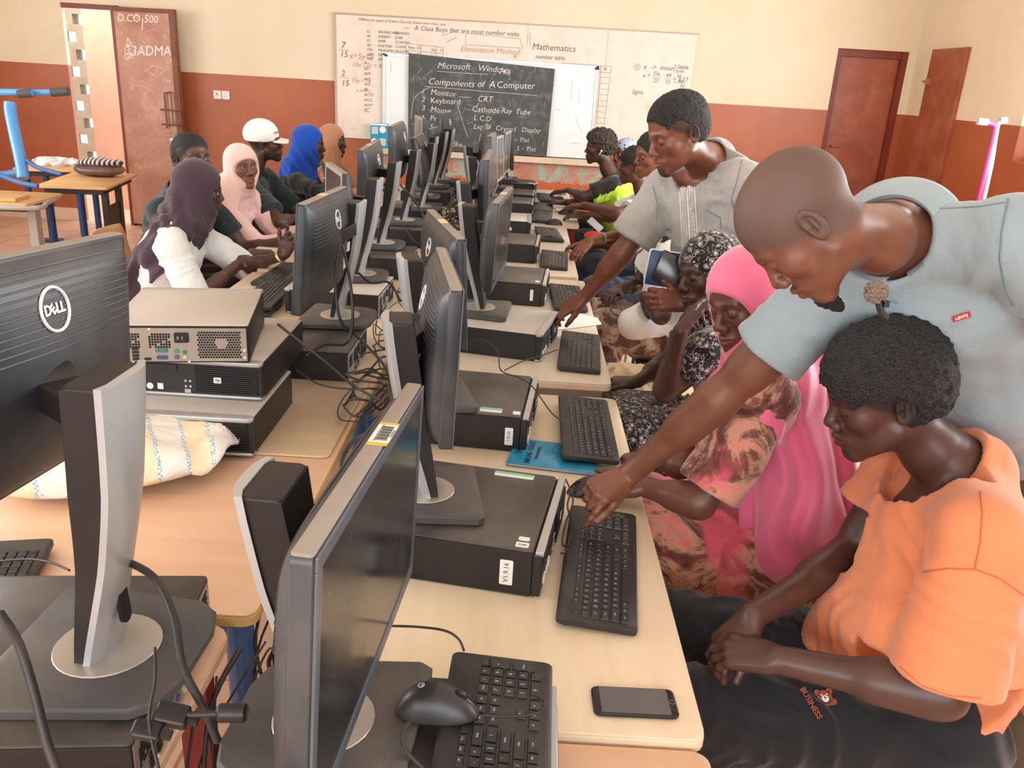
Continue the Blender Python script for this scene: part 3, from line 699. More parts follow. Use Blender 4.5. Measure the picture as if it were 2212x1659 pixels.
# ---- keyboard: local x to the user's right, y away from the user
M_kb = mat('keyboard body', srgb(36, 35, 35), 0.45, bump=0.1, bscale=400, dust=(srgb(96, 88, 80), 0.3), dusts=8)
M_key = mat('key black', srgb(26, 25, 27), 0.4, dust=(srgb(90, 82, 76), 0.25), dusts=12)
M_legend = mat('key legend', srgb(190, 188, 184), 0.6)
U = 0.0186
def key_list():
    K = []   # x (units), y(row units), w, h, legend
    def row(y, x, items, h=1.0):
        for it in items:
            if isinstance(it, (int, float)): x += it
            else:
                s_, w_ = it if isinstance(it, tuple) else (it, 1.0); K.append((x + w_ / 2, y, w_, h, s_)); x += w_
        return x
    row(5.15, 0, ['Esc', 1.0, 'F1', 'F2', 'F3', 'F4', 0.5, 'F5', 'F6', 'F7', 'F8', 0.5, 'F9', 'F10', 'F11', 'F12'], 0.72)
    row(5.15, 15.25, ['Prt', 'Scr', 'Pau'], 0.72)
    row(4, 0, ['`', '1', '2', '3', '4', '5', '6', '7', '8', '9', '0', '-', '=', ('Bksp', 2)])
    row(3, 0, [('Tab', 1.5), *'QWERTYUIOP', '[', ']', ('\\', 1.5)])
    row(2, 0, [('Caps', 1.75), *'ASDFGHJKL', ';', "'", ('Enter', 2.25)])
    row(1, 0, [('Shift', 2.25), *'ZXCVBNM', ',', '.', '/', ('Shift', 2.75)])
    row(0, 0, [('Ctrl', 1.5), 'Win', ('Alt', 1.25), ('', 6.0), ('Alt', 1.25), 'Fn', 'Mn', ('Ctrl', 1.5)])
    row(4, 15.25, ['Ins', 'Hm', 'PU']); row(3, 15.25, ['Del', 'End', 'PD']); row(1, 16.25, ['^']); row(0, 15.25, ['<', 'v', '>'])
    row(4, 18.5, ['Num', '/', '*', '-']); row(3, 18.5, ['7', '8', '9']); row(2, 18.5, ['4', '5', '6']); row(1, 18.5, ['1', '2', '3']); row(0, 18.5, [('0', 2), '.'])
    K.append((22.0, 2.5, 1.0, 2.0, '+')); K.append((22.0, 0.5, 1.0, 2.0, 'Enter'))
    return K
KEYS = key_list()
def key_shape(m, cx, cy, ww, hh, z0, z1, M):
    a, b = ww / 2, hh / 2; c, d = a - 0.0013, b - 0.0016
    m.add([(cx - a, cy - b, z0), (cx + a, cy - b, z0), (cx + a, cy + b, z0), (cx - a, cy + b, z0), (cx - c, cy - d + 0.0004, z1), (cx + c, cy - d + 0.0004, z1), (cx + c, cy + d + 0.0004, z1), (cx - c, cy + d + 0.0004, z1)],
          [(4, 5, 6, 7), (0, 1, 5, 4), (1, 2, 6, 5), (2, 3, 7, 6), (3, 0, 4, 7)], 0, M)
_keymesh = {}
def keyboard(loc, rz, label, detail=2, legends=False, rot=None, body=M_kb, group='keyboards on the desks'):
    e = empty('keyboard', loc, rz, rot); tag(e, label, 'keyboard', group)
    w, d = 0.445, 0.152; tl = RX(R(3.0)) @ T(0, 0, 0.002)
    m = MB(); m.prism(rrect(w, d, 0.010, 3), 0.0, 0.016, 0.003, 0, T(0, 0, 0.003) @ tl); m.build('keyboard_body', body, e)
    m = MB()
    for sx in (-1, 1): m.box(sx * 0.19 - 0.02, sx * 0.19 + 0.02, 0.05, 0.062, 0.0, 0.008)
    m.build('rear_feet', body, e, smooth=None)
    m = MB(); m.cyl(0.0055, 0, 0.0006, 16, 0, T(-0.01, 0.069, 0.0188) @ tl); m.text('hp', 0.008, 1, T(-0.01, 0.069, 0.0196) @ tl, shear=0.3, depth=0.0002); m.build('round_logo', [M_legend, M_dark], e)
    x0 = -22.5 * U / 2; y0 = -0.062
    Z = T(0, 0, 0.018) @ tl
    if detail == 2:
        ks = sorted(range(len(KEYS)), key=lambda i: -KEYS[i][2] * KEYS[i][3] + (5 if KEYS[i][1] > 5 and i % 4 == 0 else 0))
        for n_, i in enumerate(ks):
            kx, ky, kw, kh, s_ = KEYS[i]
            if n_ >= 100: continue
            key = (i, legends)
            if key not in _keymesh:
                m = MB(); cx = x0 + kx * U; cy = y0 + (ky + kh / 2) * U * 1.0
                key_shape(m, cx, cy, kw * U - 0.0022, kh * U - 0.0024, 0.0, 0.0042, Z)
                if legends and s_: m.text(s_, 0.0075 if len(s_) == 1 else 0.0042, 1, Z @ T(cx - (0.002 if len(s_) == 1 else 0), cy + 0.001, 0.0046), depth=0.0001)
                _keymesh[key] = m.mesh('key', [M_key, M_legend])
            o = bpy.data.objects.new('key', _keymesh[key]); COL.objects.link(o); o.parent = e
        rest = ks[100:]
        if rest:
            m = MB()
            for i in rest:
                kx, ky, kw, kh, s_ = KEYS[i]; key_shape(m, x0 + kx * U, y0 + (ky + kh / 2) * U, kw * U - 0.0022, kh * U - 0.0024, 0, 0.0042, Z)
            tag(m.build('spare_keys', [M_key], e, smooth=None), kind='stuff')
    else:
        if 'all' not in _keymesh:
            m = MB()
            for kx, ky, kw, kh, s_ in KEYS: key_shape(m, x0 + kx * U, y0 + (ky + kh / 2) * U, kw * U - 0.0022, kh * U - 0.0024, 0, 0.0042, Z)
            _keymesh['all'] = m.mesh('keys', [M_key])
        o = bpy.data.objects.new('keys', _keymesh['all']); COL.objects.link(o); o.parent = e; tag(o, kind='stuff')
    return e
M_mouse = mat('mouse black', srgb(38, 36, 38), 0.38, bump=0.05, bscale=300, dust=(srgb(86, 78, 72), 0.3), dusts=10)
def mouse(loc, rz, label, rot=None, scale=1.0):
    """local +y is the button end"""
    e = empty('computer_mouse', loc, rz, rot); tag(e, label, 'mouse', 'computer mice on the desks'); e.scale = (scale,) * 3
    def sh(u, v):
        a = 2 * PI * u; r = math.sin(PI / 2 * v)
        c, s_ = math.cos(a), math.sin(a)
        x = 0.031 * (abs(c) ** 0.8) * (1 if c > 0 else -1) * r * (1 - 0.12 * s_); y = 0.058 * (abs(s_) ** 0.85) * (1 if s_ > 0 else -1) * r
        z = 0.037 * (max(1 - r ** 3.2, 0) ** 0.75) * (1 - 0.28 * max(y / 0.058, 0) - 0.10 * max(-y / 0.058, 0)) + 0.004 * (1 - r)
        return (x, y, z)
    m = MB(); m.surf(lambda u, v: sh(1 - u, v), 36, 16, 0, None, wrap=True); m.prism([(sh(k / 24, 1)[0], sh(k / 24, 1)[1]) for k in range(24)], -0.0005, 0.001)
    m.build('mouse_body', M_mouse, e, smooth=60)
    m = MB(); m.cyl(0.011, -0.0035, 0.0035, 18, 0, T(0, 0.030, 0.0228) @ RY(R(90))); m.build('scroll_wheel', M_dark, e)
    m = MB(); m.tube([(0.0, 0.006, 0.0362), (0.0, 0.03, 0.0312), (0.0, 0.045, 0.0235), (0, 0.056, 0.012)], 0.0012, 5); m.build('button_seam', M_hole, e)
    m = MB(); m.cyl(0.005, 0, 0.0008, 16, 0, T(0, -0.022, 0.0372) @ RX(R(6))); m.text('hp', 0.0075, 1, T(0, -0.022, 0.0382) @ RX(R(6)), shear=0.3, depth=0.0002); m.build('round_logo', [M_legend, M_dark], e)
    return e
def cable(pts, r, label, name='cable', m_=None, sub=6, group=None):
    m = MB(); m.tube(pts, r, 8, sub=sub); o = m.build(name, m_ or M_cable, smooth=80)
    return tag(o, label, 'cable', group)

# ---- tables: origin at the floor, top surface at z
M_desk = [None] * 4
def laminate(name, c1, c2, sx=(1, 12, 1)):
    t = NT(name); v = t.coord('Object', scale=sx); n = t.noise(v, 2.2, 5, 0.6, 0.3); n2 = t.noise(t.coord('Object'), 7, 4, 0.6)
    c = t.ramp(n.outputs[0], [(0.3, c1), (0.7, c2)]); f = t.ramp(n2.outputs[0], [(0.6, BW(0)), (0.8, BW(0.22))])
    t.col(t.mix(f, c, srgb(196, 170, 140))); t.rough(0.38); return t.m
M_beech = laminate('pale maple laminate', srgb(234, 216, 188), srgb(226, 205, 174), (10, 1, 1))
M_peach = laminate('peach laminate', srgb(232, 194, 162), srgb(224, 182, 150), (1, 10, 1))
M_cream = laminate('cream laminate', srgb(228, 216, 196), srgb(220, 206, 184), (10, 1, 1))
M_ply = laminate('pale plywood', srgb(214, 190, 158), srgb(202, 178, 146), (1, 8, 1))
M_edge = mat('yellow edge band', srgb(214, 178, 118), 0.5, var=0.06)
M_edge_pale = mat('pale edge band', srgb(226, 208, 180), 0.5, var=0.05)
def desk(name, x0, x1, y0, y1, z, label, top, edge, legc, th=0.028, legs='pipe', rail=True, r=0.025, group='desks of the two rows'):
    cx, cy = (x0 + x1) / 2, (y0 + y1) / 2
    e = empty(name, (cx, cy, 0)); tag(e, label, 'table', group)
    hx, hy = (x1 - x0) / 2, (y1 - y0) / 2
    m = MB(); m.prism(rrect(2 * hx, 2 * hy, r, 4), z - 0.004, z, 0.001); m.build('tabletop', top, e, loc=None)
    m = MB(); m.prism(rrect(2 * hx + 0.002, 2 * hy + 0.002, r, 4), z - th, z - 0.003, 0.004); m.build('tabletop_edge', edge, e)
    if rail:
        m = MB()
        for sx in (-1, 1): m.box(sx * (hx - 0.05) - 0.02, sx * (hx - 0.05) + 0.02, -hy + 0.06, hy - 0.06, z - th - 0.05, z - th)
        for sy in (-1, 1): m.box(-hx + 0.05, hx - 0.05, sy * (hy - 0.06) - 0.015, sy * (hy - 0.06) + 0.015, z - th - 0.05, z - th)
        m.build('under_frame', legc, e, smooth=None, bevel=0.003)
    for sx in (-1, 1):
        for sy in (-1, 1):
            m = MB(); lx, ly = sx * (hx - 0.05), sy * (hy - 0.06)
            if legs == 'pipe': m.tube([(lx, ly, z - th - 0.003), (lx, ly, 0.02)], 0.027, 14, sub=1)
            else: m.box(lx - 0.025, lx + 0.025, ly - 0.02, ly + 0.02, 0.0, z - th - 0.01)
            m.cyl(0.03, 0.0, 0.025, 14, 0, T(lx, ly, 0))
            m.build('leg', legc, e)
    return e
M_blue = mat('blue painted steel', srgb(52, 106, 168), 0.35, 0.1, var=0.08, dust=(srgb(130, 150, 170), 0.4), dusts=6)
M_dblue = mat('dark blue painted steel', srgb(38, 66, 110), 0.4, 0.1, var=0.08)
M_grey = mat('grey painted steel', srgb(172, 168, 162), 0.4, 0.1, var=0.05)
M_redl = mat('dark red steel', srgb(130, 26, 36), 0.4, var=0.1)
M_chairwood = laminate('beech plywood seat', srgb(226, 176, 128), srgb(210, 156, 108), (6, 1, 1))
M_tube = mat('bronze grey tube', srgb(126, 110, 98), 0.35, 0.5)
def chair(loc, rz, label, tube=None, wood=None, seat_z=0.45, group='chairs in the classroom', back_h=0.83):
    """faces local -y"""
    e = empty('chair', loc, rz); tag(e, label, 'chair', group); tube = tube or M_tube; wood = wood or M_chairwood
    def seat(u, v):
        x = (2 * u - 1) * (0.20 - 0.01 * v); y = -0.20 + 0.40 * v
        return (x, y, seat_z + 0.010 * (2 * u - 1) ** 2 - 0.02 * math.exp(-((v) / 0.12) ** 2))
    m = MB(); m.surf(seat, 12, 12); o = m.build('seat', wood, e); s_ = o.modifiers.new('solid', 'SOLIDIFY'); s_.thickness = 0.012; s_.offset = -1
    def back(u, v):
        x = (2 * u - 1) * 0.205 * (1 - 0.06 * v); z = back_h - 0.24 + 0.24 * v
        r = 1 - max(0, abs(2 * v - 1) - 0.5) * 0.25
        return (x * r, 0.215 + 0.04 * v - 0.035 * (2 * u - 1) ** 2 + 0.012, z)
    m = MB(); m.surf(back, 14, 10); o = m.build('backrest', wood, e); s_ = o.modifiers.new('solid', 'SOLIDIFY'); s_.thickness = 0.011
    for sx in (-1, 1):
        m = MB(); m.tube([(sx * 0.19, 0.19, seat_z - 0.03), (sx * 0.185, 0.235, seat_z + 0.10), (sx * 0.18, 0.265, back_h - 0.02)], 0.011, 8); m.tube([(sx * 0.19, 0.19, seat_z - 0.03), (sx * 0.19, -0.17, seat_z - 0.018)], 0.011, 8, sub=1)
        m.build('side_frame', tube, e)
        m = MB(); m.tube([(sx * 0.19, -0.17, seat_z - 0.02), (sx * 0.20, -0.19, 0.01)], 0.011, 8, sub=1); m.build('leg', tube, e)
        m = MB(); m.tube([(sx * 0.19, 0.17, seat_z - 0.03), (sx * 0.20, 0.23, 0.01)], 0.011, 8, sub=1); m.build('leg', tube, e)
    return e
# ---------------------------------------------------------------- desks
DZ = 0.75
desk('desk', -0.36, 0.335, 1.045, 2.53, DZ, 'pale maple desk with the black phone and the near right-hand keyboards', M_beech, M_edge_pale, M_grey)
desk('desk', -0.36, 0.335, 0.28, 1.035, DZ - 0.012, 'peach-topped desk at the bottom edge of the photo, right row', M_peach, M_edge, M_grey)
desk('desk', -0.34, 0.335, 2.66, 4.20, DZ, 'cream desk under the silver-topped computer, second of the right row', M_cream, M_edge_pale, M_grey, legs='box')
desk('desk', -0.34, 0.31, 4.27, 5.88, DZ, 'cream desk with grey rail, third of the right row', M_cream, M_edge_pale, M_grey, legs='box')
desk('desk', -0.34, 0.405, 5.93, 7.85, DZ, 'cream desk with dark red legs, farthest of the right row', M_cream, M_edge_pale, M_redl, legs='box')
desk('desk', -1.28, -0.445, 1.29, 2.62, DZ, 'peach desk with the striped sack and stacked computers on blue pipe legs', M_peach, M_edge, M_blue)
desk('desk', -1.15, -0.475, 0.30, 1.262, DZ - 0.002, 'small peach desk with rounded corner under the nearest left computer', M_peach, M_peach, M_redl, legs='box', r=0.04)
desk('desk', -1.28, -0.45, 2.66, 3.98, DZ, 'maple desk behind the stacked computers, left row', M_beech, M_edge_pale, M_blue)
desk('desk', -1.28, -0.45, 4.02, 5.60, DZ, 'maple desk where the girl in the purple hijab writes', M_beech, M_edge_pale, M_blue)
desk('desk', -1.28, -0.45, 5.64, 7.60, DZ, 'maple desk nearest the back wall, left row', M_beech, M_edge_pale, M_blue)
m = MB(); m.prism(rrect(0.80, 0.60, 0.02, 4), 0, 0.006, 0.0015); o = m.build('plywood_sheet', M_ply, loc=(-0.86, 2.262, DZ + 0.0005)); tag(o, 'thin pale plywood sheet lying on the peach desk', 'board')
# floor things in the gap between the rows
m = MB(); m.box(-0.45, -0.37, 1.15, 1.75, 0.0, 0.42); o = m.build('dark_case', M_dark, smooth=None, bevel=0.005); tag(o, 'dark case standing on the floor in the gap between the desks', 'case')
# ---------------------------------------------------------------- computers, right row
PT = DZ + 0.103
def side_sticker(txt): return (0.13, 0.05, 0.055, 0.026, 'side_v', txt)
pcs = {}
pcs['R0'] = pc((-0.10, 0.86, DZ - 0.012), R(-1), 'black desktop computer at the bottom edge carrying keyboard and mouse', h=0.114)
pcs['A'] = pc((-0.090, 1.595, DZ), R(-9.5), 'black desktop computer labelled V1.9.16 beside the pointed-at keyboard', d=0.40, stickers=[side_sticker('V1.9.16'), (0.155, -0.125, 0.022, 0.014, 'top', 'plain'), (0.155, -0.148, 0.026, 0.018, 'top', 'intel'), (0.085, 0.145, 0.09, 0.022, 'top', 'green')])
pcs['B'] = pc((-0.125, 2.255, DZ), R(-5), 'black desktop computer with a green label beside the blue book', stickers=[(0.085, -0.135, 0.06, 0.03, 'top', 'green'), (0.155, -0.14, 0.02, 0.022, 'top', 'plain'), (0.14, 0.045, 0.05, 0.022, 'side_v', '1.9.10')])
pcs['C'] = pc((-0.055, 3.055, DZ), R(-12), 'silver-topped desktop computer the man in the grey shirt points at', silver=True)
pcs['D'] = pc((-0.055, 3.81, DZ), R(-4), 'black desktop computer behind the silver-topped one, right row', stickers=[(0.13, 0.05, 0.05, 0.014, 'side_v', 'plain'), (0.15, -0.12, 0.02, 0.03, 'top', 'plain')])
pcs['E'] = pc((-0.085, 4.72, DZ), R(-3), 'black desktop computer on the third desk, right row, near its front corner')
pcs['F'] = pc((-0.13, 5.50, DZ), R(0), 'silver-topped desktop computer with a white label, third desk of the right row', silver=True, stickers=[(0.03, 0.05, 0.08, 0.02, 'side', 'plain')])
pcs['G'] = pc((-0.11, 6.30, DZ), R(-2), 'dark desktop computer on the farthest right-hand desk, nearest of three')
pcs['G2'] = pc((-0.10, 6.80, DZ), R(-2), 'dark desktop computer on the farthest right-hand desk, middle of three')
pcs['H'] = pc((-0.085, 7.50, DZ), R(-3), 'dark desktop computer with a phone on top, nearest the chalkboard')
FIT = {  # panel centre, facing angle, tilt, width, height, roll
    'M0': (-0.154, 0.903, 1.118, -3.3, -1.8, 0.545, 0.318, -3.5), 'MA': (-0.143, 1.742, 1.160, 9.1, -2.3, 0.489, 0.319, -2.1),
    'MB': (-0.205, 2.46, 1.135, 15.9, 2.8, 0.494, 0.315, 0.0), 'MC': (-0.067, 3.096, 1.145, -4.2, -2.4, 0.521, 0.309, -0.7),
    'MD': (-0.152, 3.98, 1.205, 0.5, 2.2, 0.505, 0.318, 0.4), 'ME': (-0.174, 4.906, 1.234, -0.8, 3.8, 0.508, 0.322, -1.0),
    'MF': (-0.232, 5.598, 1.236, 3.3, 3.7, 0.512, 0.325, 0.6), 'MG': (-0.183, 6.35, 1.139, -3.6, 3.5, 0.506, 0.315, -1.6),
    'MH': (-0.147, 6.92, 1.135, -3.8, -0.7, 0.509, 0.325, -0.9), 'MI': (-0.106, 7.52, 1.12, 0.8, 3.0, 0.508, 0.325, -1.2),
    'LA': (-0.728, 1.160, 1.258, 175.3, 3.3, 0.505, 0.345, 3.3), 'LB': (-0.645, 2.66, 1.160, 179.0, 4.0, 0.53, 0.330, 1.4),
    'LC': (-0.803, 3.60, 1.145, 200.0, 1.5, 0.498, 0.320, 1.1), 'LD': (-0.800, 4.36, 1.185, 180.7, 1.8, 0.516, 0.320, -1.4),
    'LE': (-0.767, 5.08, 1.250, 181.2, -0.6, 0.512, 0.320, -0.5), 'LF': (-0.687, 5.60, 1.165, 180.0, -9.0, 0.481, 0.300, 0.0),
    'LG': (-0.769, 6.20, 1.245, 192.8, 0.0, 0.508, 0.315, 0.4), 'LH': (-0.753, 6.77, 1.140, 178.2, 5.5, 0.509, 0.325, 0.5),
    'LI': (-0.706, 7.32, 1.233, 173.2, 2.2, 0.512, 0.325, 0.5)}
def mon(key, px, py, ztop, base_z, label, rz=None, **k):
    """the column top is where the photo shows it; the panel where it was measured"""
    f = FIT[key]; rz = R(f[3] + 90) if rz is None else rz
    p = onz(px, py, ztop); top = ztop - base_z; lean = k.get('lean', 0.07); k['lean'] = lean
    off = Matrix.Rotation(rz, 3, 'Z') @ Vector((0, lean - 0.012, 0))
    return monitor((p.x - off.x, p.y - off.y, base_z), rz, label, top=top, panel=f, **k)
ST1 = [(-0.17, -0.02, 0.045, 0.032, 'plain'), (-0.09, -0.06, 0.035, 0.04, 'code')]
M0 = mon('M0', 585, 1040, 1.225, PT + 0.002, 'large monitor with scratched dark screen and yellow barcode sticker, bottom centre', dell=False, big=1.1)
mon('MA', 862, 690, 1.245, PT, 'monitor with its dusty back turned, behind the scratched screen, right row')
mon('MB', 885, 558, 1.245, PT, 'monitor with oval logo and yellow top sticker, right row behind the dusty-backed one', topsticker=(0.02,))
mon('MC', 1010, 444, 1.25, PT, 'monitor standing on the silver-topped computer with its screen half in view', topsticker=(0.02,))
mon('MD', 1002, 396, 1.255, PT, 'monitor with its edge to the camera behind the half-seen screen, right row')
mon('ME', 1018, 341, 1.255, PT, 'second monitor beyond the half-seen screen, right row, before the chalkboard')
mon('MF', 1011, 318, 1.265, PT, 'tall monitor seen from behind in front of the chalkboard, right row')
for k_, l_ in (('MG', 'silver-edged monitor with grey screen, first of the three nearest the chalkboard, right row'), ('MH', 'black monitor edge-on, middle of the three nearest the chalkboard, right row'), ('MI', 'black monitor edge-on, nearest the chalkboard in the right row')):
    f_ = FIT[k_]; monitor((f_[0] - 0.06, f_[1], PT if k_ != 'MI' else PT), R(f_[3] + 90), l_, top=f_[2] - PT + 0.10, panel=f_, silver_front=k_ != 'MI', lean=0.05)
# keyboards, right row (users sit on +x)
def kb(corners, z, label, rot90=R(90), detail=2, **k):
    P = [onz(x, y, z + 0.02) for x, y in corners]; c = sum(P, Vector()) / 4
    d = ((P[0] + P[1]) / 2 - (P[3] + P[2]) / 2); a = math.atan2(d.y, d.x)
    return keyboard((c.x, c.y, z), a if rot90 > 0 else a + PI, label, detail, **k)
K0 = keyboard((0.002, 0.835, DZ - 0.012 + 0.1175), R(88), 'black keyboard lying on the computer at the bottom edge, under the mouse', 2, True)
K1 = kb([(1240, 1100), (1365, 1103), (1372, 1355), (1205, 1337)], DZ, 'black keyboard the bald man points at', legends=True)
K2 = kb([(1214, 853), (1304, 868), (1332, 996), (1222, 975)], DZ + 0.012, 'black keyboard resting on the blue book', legends=True)
K3 = kb([(1219, 713), (1291, 715), (1294, 803), (1205, 799)], DZ, 'black keyboard on the corner of the second right-hand desk')
K4 = kb([(1190, 613), (1247, 616), (1268, 672), (1200, 660)], DZ, 'keyboard partly under the grey-shirted man\'s pointing hand', detail=1)
K5 = kb([(1172, 539), (1224, 544), (1226, 582), (1166, 571)], DZ, 'keyboard nearest the front corner of the third right-hand desk', detail=1)
K6 = kb([(1158, 488), (1196, 489), (1211, 520), (1178, 519)], DZ, 'keyboard with a mouse at its far end on the third right-hand desk', detail=1)
K7 = kb([(1150, 455), (1192, 459), (1188, 477), (1148, 476)], DZ, 'keyboard beside the thin notebook\'s mouse on the farthest right-hand desk, nearest of three', detail=1)
K8 = kb([(1155, 436), (1195, 440), (1193, 457), (1150, 455)], DZ, 'keyboard by the thin notebook, middle of three on the farthest right-hand desk', detail=1)
K9 = kb([(1159, 415), (1195, 420), (1205, 434), (1170, 433)], DZ, 'keyboard in front of the boy in the lime shirt', detail=1)
mouse((-0.075, 0.93, 0.880), R(-96), 'black mouse lying on the keyboard at the bottom edge', rot=(R(4), R(-3), R(-98)))
mouse((0.205, 1.865, DZ + 0.001), R(110), 'black mouse with the bald man\'s hand over it, by the near keyboard')
mouse(onz(1195, 487, DZ) + Vector((0.01, 0.05, 0)), R(100), 'black mouse at the far end of a keyboard on the third right-hand desk')
mouse(onz(1222, 463, DZ), R(95), 'black mouse beside the thin notebook on the farthest right-hand desk')
mouse(onz(1190, 521, DZ), R(95), 'grey mouse half hidden behind a computer on the third right-hand desk')
mouse(onz(1206, 434, DZ), R(100), 'black mouse under the hand of the boy in the white T-shirt')
mouse(onz(1208, 420, DZ), R(100), 'black mouse under the hand of the boy in the lime shirt')
# phone
def phone(loc, rz, label, rot=None, body=None, scr_=None):
    e = empty('smartphone', loc, rz, rot); tag(e, label, 'phone')
    m = MB(); m.prism(rrect(0.138, 0.067, 0.011, 6), 0, 0.0075, 0.0025); m.build('phone_body', body or mat('phone black', srgb(24, 22, 24), 0.3), e)
    m = MB(); m.prism(rrect(0.112, 0.060, 0.001, 2), 0.0073, 0.0079, 0); m.build('phone_screen', scr_ or mat('phone glass', srgb(66, 60, 66), 0.15, spec=0.9), e, smooth=None)
    m = MB(); m.tube([(0.0615 + 0.0045 * math.cos(2 * PI * i / 16), 0.0045 * math.sin(2 * PI * i / 16), 0.0078) for i in range(16)], 0.0004, 4, closed=True, sub=1); m.build('home_button', M_metal, e)
    return e
phone((0.230, 1.117, DZ + 0.0005), R(1), 'black smartphone lying face up on the maple desk corner')
phone(onz(1157, 397, PT + 0.004) + Vector((-0.02, 0.02, 0)), R(80), 'white-edged smartphone lying on the computer nearest the chalkboard', body=M_label)
# blue book under the second keyboard
bk = empty('book', (0.125, 2.05, DZ), R(-8)); tag(bk, 'worn blue paperback partly under the second keyboard', 'book')
M_cover = mat('worn blue cover', srgb(24, 140, 186), 0.35, var=0.12, vscale=14, bump=0.4, bscale=22, dust=(srgb(90, 180, 210), 0.4), dusts=14)
def leafs(z0, z1, g=0.0): return lambda mm, mi=0: mm.prism(rrect(0.235 - g, 0.165 - g, 0.004, 2), z0, z1, 0, mi)
m = MB(); m.prism(rrect(0.235, 0.165, 0.004, 2), 0.0085, 0.0098, 0.0004); m.build('cover', M_cover, bk)
m = MB(); m.prism(rrect(0.235, 0.165, 0.004, 2), 0.0003, 0.0015, 0.0004); m.build('back_cover', M_cover, bk)
m = MB(); m.prism(rrect(0.229, 0.158, 0.003, 2), 0.0015, 0.0085, 0); m.build('pages', mat('book pages', srgb(220, 214, 200), 0.8), bk)
m = MB()
for s_, yy, sz in (('THE', 0.055, 0.020), ('SMILING COAST', 0.026, 0.020), ('FURTHER READER', 0.005, 0.010)): m.text(s_, sz, M=T(-0.105 + 0.02, 0, 0.0101) @ T(0.055 - yy - 0.01, 0, 0) @ RZ(R(90)), bold=0.0006, depth=0.0002)
m.build('cover_title', mat('dark blue print', srgb(14, 50, 84), 0.5), bk)
m = MB()
for k in range(5): m.tube([(0.0 + 0.02 * k, -0.03, 0.0099), (0.02 * k + 0.01, 0.0, 0.0099), (0.02 * k - 0.01, 0.03, 0.0099), (0.02 * k, 0.055, 0.0099)], 0.0006, 4)
m.build('cover_drawing', mat('dark blue print', srgb(14, 50, 84), 0.5), bk)
# ---------------------------------------------------------------- left row
pcs['L0'] = pc((-0.69, 1.04, DZ), R(186), 'black desktop computer under the nearest left monitor, its rear ports facing the gap', rear=True, d=0.40, w=0.40)
mon('LA', 228, 815, 1.30, PT, 'large monitor at the left edge seen from behind, white ring logo and silver column', rz=R(-92), big=1.22, lean=0.055)
_k = Vector((-0.906, 1.476, 0)) - Matrix.Rotation(R(13), 3, 'Z') @ Vector((0.2225, 0.076, 0))
keyboard((_k.x, _k.y, DZ + 0.0005), R(13), 'keyboard at the left edge under the big monitor', 2)
# stack of three computers: two fronts facing the camera, the top one showing its rear
pcs['S1'] = pc((-0.815, 2.125, DZ + 0.0065), R(-90), 'bottom computer of the stack of three behind the striped sack', silver=True)
pcs['S2'] = pc((-0.855, 2.275, DZ + 0.1105), R(-90), 'middle computer of the stack, silver top and ribbed black front', silver=True, d=0.43, w=0.40, stickers=[(0, 0, 0.0001, 0.0001, 'top', 'plain')])
pcs['S3'] = pc((-0.885, 2.215, DZ + 0.2145), R(101), 'top computer of the stack, its rear ports and fan grille facing the camera', rear=True, silver=True)
pcs['L2'] = pc((-0.715, 2.69, DZ), R(180), 'black desktop computer under the monitor with two white stickers, left row')
pcs['L3'] = pc((-0.74, 3.45, DZ), R(178), 'silver-topped desktop computer under the second monitor behind the stack, left row', silver=True, rear=True)
pcs['L4'] = pc((-0.72, 4.15, DZ), R(180), 'grey desktop computer under the round-footed monitor, left row')
pcs['L5'] = pc((-0.72, 4.95, DZ), R(181), 'dark desktop computer with a pale label edge in the middle of the left row')
pcs['L6'] = pc((-0.75, 5.75, DZ), R(178), 'dark desktop computer beside the tangle of cables, left row')
pcs['L7'] = pc((-0.74, 6.65, DZ), R(180), 'dark desktop computer near the back of the left row', rear=False)
pcs['L8'] = pc((-0.74, 7.25, DZ), R(180), 'dark desktop computer at the back end of the left row')
mon('LB', 768, 438, 1.27, PT, 'monitor with two white stickers and ring logo, left row behind the stack', big=1.12, stickers=ST1, topsticker=(0.02,))
mon('LC', 811, 388, 1.27, PT, 'monitor with pale screen edge turned toward the girl in pink, left row', rz=R(-88), silver_front=True)
mon('LD', 853, 352, 1.27, PT, 'monitor with ring logo and one white sticker, third behind the stack, left row', stickers=[(-0.02, -0.09, 0.03, 0.04, 'plain')], topsticker=(0.02,))
mon('LE', 898, 326, 1.27, PT, 'tall monitor on a clamped column, fourth behind the stack, left row')
mon('LF', 935, 311, 1.27, PT, 'small-looking monitor tipped upward, fifth behind the stack, left row')
mon('LG', 938, 297, 1.27, PT, 'monitor with pale left edge before the chalkboard, left row', rz=R(-88), silver_front=True)
mon('LH', 960, 286, 1.27, PT, 'dusty grey monitor low before the chalkboard, left row', rz=R(-88))
mon('LI', 975, 280, 1.27, PT, 'monitor nearest the chalkboard in the left row, one white sticker', rz=R(-90), stickers=[(-0.05, 0.0, 0.035, 0.04, 'plain')])
for i, (x, y, a, l_) in enumerate(((-1.05, 3.20, -90, 'keyboard just beyond the stacked computers, left row'), (-1.12, 3.92, -93, 'keyboard below the writing girl\'s paper'), (-1.05, 3.42, -88, 'white-bodied keyboard beside the monitor with two stickers'))):
    keyboard((x, y, DZ + (0.0005 if i != 2 else 0.0215)), R(a), l_, 1, body=M_kb)
